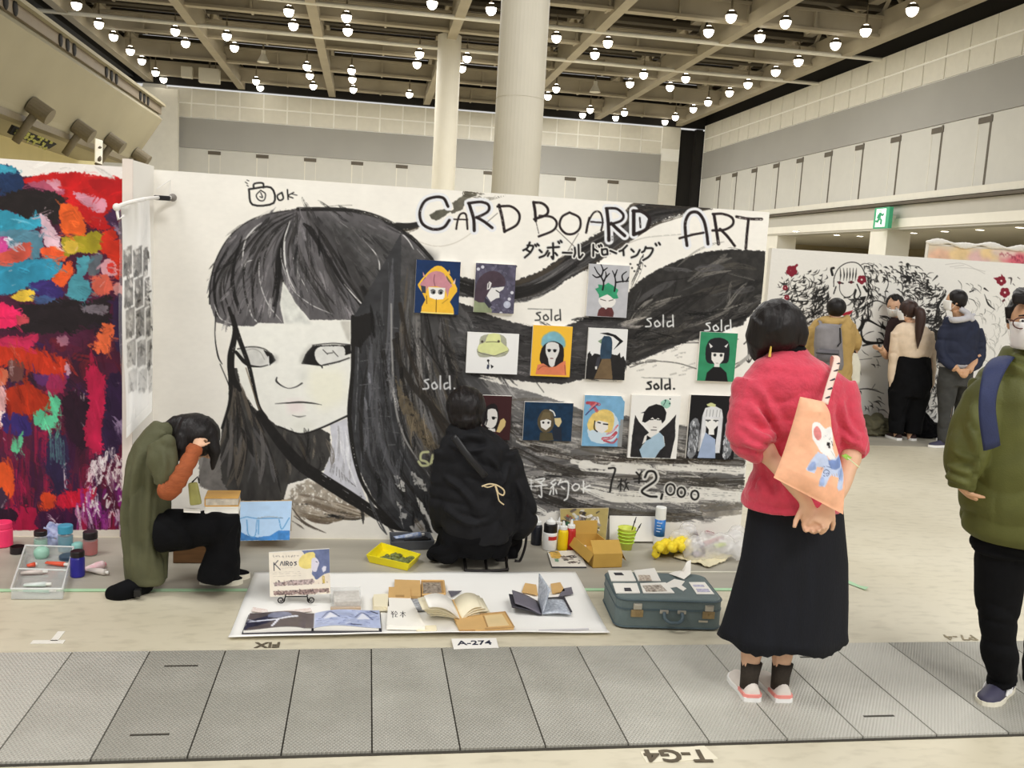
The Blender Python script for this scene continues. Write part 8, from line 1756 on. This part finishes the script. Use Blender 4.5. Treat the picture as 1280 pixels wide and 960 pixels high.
shoe(Vector((WB(1184,558).x + .01,YBm,0)),(-1,-.12),.25,m_navs,m_mask,a_,.085); shoe(Vector((WB(1202,548,.25).x,YBm + .25,0)),(-.8,.5),.25,m_navs,m_mask,a_,.085)
# person with dark hair and mask beyond the ponytail girl
YC = YA + .33; WC = lambda x,y,dy=0: P(x,y,YC + dy)
a_ = person(1126,546,'person in a dark brown top and white mask looking down beyond the ponytail girl'); a_.location = (WC(1122,500).x,YC,0)
fd = (-.5,-.6,-.45); b = MB(); c = WC(1118,381); head(b,c,fd); b.tube([WC(1120,392),WC(1126,408)],[.05,.055],12); rows_loft(b,WC,[(415,1112,1142),(540,1114,1140)],.6); b.tube(catmull3([WC(1112,415),WC(1110,445,-.1),WC(1102,437,-.3)],4),.036,10); hand(b,WC(1103,437,-.3),(-.9,-.2,.1),(0,.2,1),.35,1); b.skin('body',m_skin,a_,.008,3); mask(c,fd,a_); eyes(c,fd,a_)
b = MB(); rows_loft(b,WC,[(397,1115,1138,0,.8),(404,1110,1146,0,.65),(430,1109,1148,0,.62),(470,1112,1146,0,.62)],.6); b.tube(catmull3([WC(1113,408),WC(1109,435,-.06),WC(1106,441,-.2)],4),.05,10); b.skin('top',m_brown,a_,.011,3,folds(.012,10,14,8))
legs_feet(a_,WC,[[(465,1112,1146,0,.6),(490,1111,1146,0,.6)],[(485,1111,1129),(538,1114,1128)],[(485,1130,1147),(538,1132,1146)]],m_blackcl)
hb_ = MB(); hb_.ball(c + Vector((.01,.012,.03)),(.1,.1,.092),18)
for k in range(8): hb_.tube([c + Vector((.0,-.03,.1)),c + Vector((-.05 + .014 * k - .03,-.075 + .004 * k,.09)),c + Vector((-.07 + .016 * k,-.095 + .004 * k,.045))],[.03,.02,.006],8)
hb_.skin('hair',m_hair,a_,.008,2,lambda co: .006 * (vn(co[:,0] * 70,co[:,2] * 30,4) - .5))
for q in (-1,1): shoe(Vector((a_.location.x + .09 * q - .02,YC + .05,0)),(-.3,-1),.24,m_blk,m_mask,a_)
# person in the tan coat with the grey backpack
YD = YA + .05; WD = lambda x,y,dy=0: P(x,y,YD + dy)
a_ = person(1040,548,'person in a tan hooded coat wearing a grey backpack, facing the ink mural'); a_.location = (WD(1040,545).x,YD,0)
b = MB(); c = WD(1045,386,.02); head(b,c,(.2,1,-.1)); b.tube([WD(1045,396),WD(1045,410)],[.055,.06],12); rows_loft(b,WD,[(415,1025,1060),(545,1028,1056)],.6); b.tube(catmull3([WD(1016,420),WD(1010,445,.06),WD(1006,432,.2)],4),.038,10); hand(b,WD(1006,424,.16),(-.1,.4,1),(1,0,0),.5,1); b.tube(catmull3([WD(1064,418),WD(1068,440,.1),WD(1056,436,.28)],4),.038,10); b.skin('body',m_skin,a_,.008,3)
b = MB(); rows_loft(b,WD,[(396,1028,1060,0,.9),(402,1018,1066,0,.7),(415,1010,1070,0,.6),(440,1012,1066,0,.6),(470,1014,1064,0,.62),(486,1016,1064,0,.62)],.6,24); b.tube(catmull3([WD(1017,410),WD(1009,432,.03),WD(1008,440,.15)],4),.062,12); b.tube(catmull3([WD(1062,408),WD(1070,430,.03),WD(1062,438,.22)],4),.066,12); b.tube(catmull3([WD(1026,400,-.05),WD(1036,404,-.15),WD(1052,401,-.14),WD(1060,396,-.02)],4),.035,10); b.skin('coat',m_tanj,a_,.011,3,creases(.02,6,8,3))
legs_feet(a_,WD,[[(480,1018,1062,0,.6),(495,1018,1062,0,.6)],[(490,1018,1040),(545,1022,1038)],[(490,1040,1062),(545,1044,1060)]],m_jean)
hb_ = MB(); hb_.ball(c + Vector((0,-.006,.016)),(.104,.108,.106),18); hb_.ball(c + Vector((0,-.03,-.03)),(.07,.07,.05),14); hb_.skin('hair',m_hair,a_,.009,3)
for q in (-1,1): shoe(Vector((a_.location.x + .1 * q,YD - .05,0)),(.05,1),.24,m_blk,m_mask,a_)
bp2 = thing('backpack',WD(1038,430,-.22),'grey backpack worn by the person in the tan coat','backpack')
b = MB(); rows_loft(b,WD,[(405,1026,1048,-.22,.7),(410,1020,1051,-.23,.65),(430,1018,1053,-.25,.6),(455,1019,1054,-.25,.6),(462,1022,1052,-.24,.55)],.6,20); b.skin('pack_body',m_pack,bp2,.011,3,folds(.008,12,12,1))
b = MB(); rows_loft(b,WD,[(437,1021,1049,-.33,.3),(452,1021,1050,-.33,.3)],.3); b.build('front_pocket',mat('pack_dark',(104,100,104),.7,.1,14),bp2,smooth=True); MB().tube([WD(1020,441,-.37),WD(1048,443,-.37)],.007,6).build('zip_line',m_blk,bp2)
for x0_,x1_ in ((1027,1022),(1049,1056)): b = MB(); pts = catmull3([WD(x0_,408,-.2),WD((x0_ + x1_) / 2,401,-.08),WD(x1_,404,.06)],5); b.tube(pts,[(.02,.006)] * len(pts),8,(1,0,0)); b.build('strap',m_pack,bp2,smooth=True)
MB().tube([WD(1050,410,-.3),WD(1051,428,-.34),WD(1047,433,-.36)],.008,6).build('trim_strap',m_blk,bp2)
t = thing('white_tote',WD(1068,455,.1),'white cloth bag hanging beside the person in the tan coat','bag'); b = MB(); rows_loft(b,WD,[(441,1060,1072,.02,.3),(455,1058,1076,.02,.45),(478,1060,1075,.02,.45),(482,1063,1072,.02,.3)],.4); b.skin('bag_body',mat('tote_white',(230,226,208),.8,.04,20),t,.01,3,folds(.008,14,10,2)); b = MB(); b.tube(catmull3([WD(1061,443,.02),WD(1060,425,.05),WD(1070,442,.02)]),.008,6); b.build('handle',m_blk,t)
# coats heaped on the floor at the ink mural
for k,(rows,m__,lab) in enumerate(((((1072,533,.05),(1082,526,.09),(1094,524,.11),(1106,530,.08),(1114,535,.05)),mat('coat_olive',(82,78,58),.85,.15,10),'heap of olive brown coats on the floor at the foot of the ink mural'),(((1148,524,.10),(1156,530,.09),(1166,534,.05),(1172,535,.04)),m_blackcl,'black bag and coat heaped on the floor between the ponytail girl and the navy jacket'),(((1186,536,.05),(1200,534,.07),(1212,534,.06),(1226,535,.06)),m_blk,'dark coats on the floor behind the man in the navy jacket'))):
    t = thing('coat_heap',G(rows[0][0],541),lab,'clothes'); b = MB()
    for x,y,r_ in rows: p = P(x,y,9.42); b.ball(Vector((p.x,9.40,max(.03,p.z * .6))),(.14,.13,max(.04,p.z * .75 + .03)),14)
    b.ball(Vector((P(rows[1][0],540,9.4).x,9.35,.03)),(.24,.1,.03),16); b.skin('folded_cloth',m__,t,.012,2,creases(.05,9,14,2))
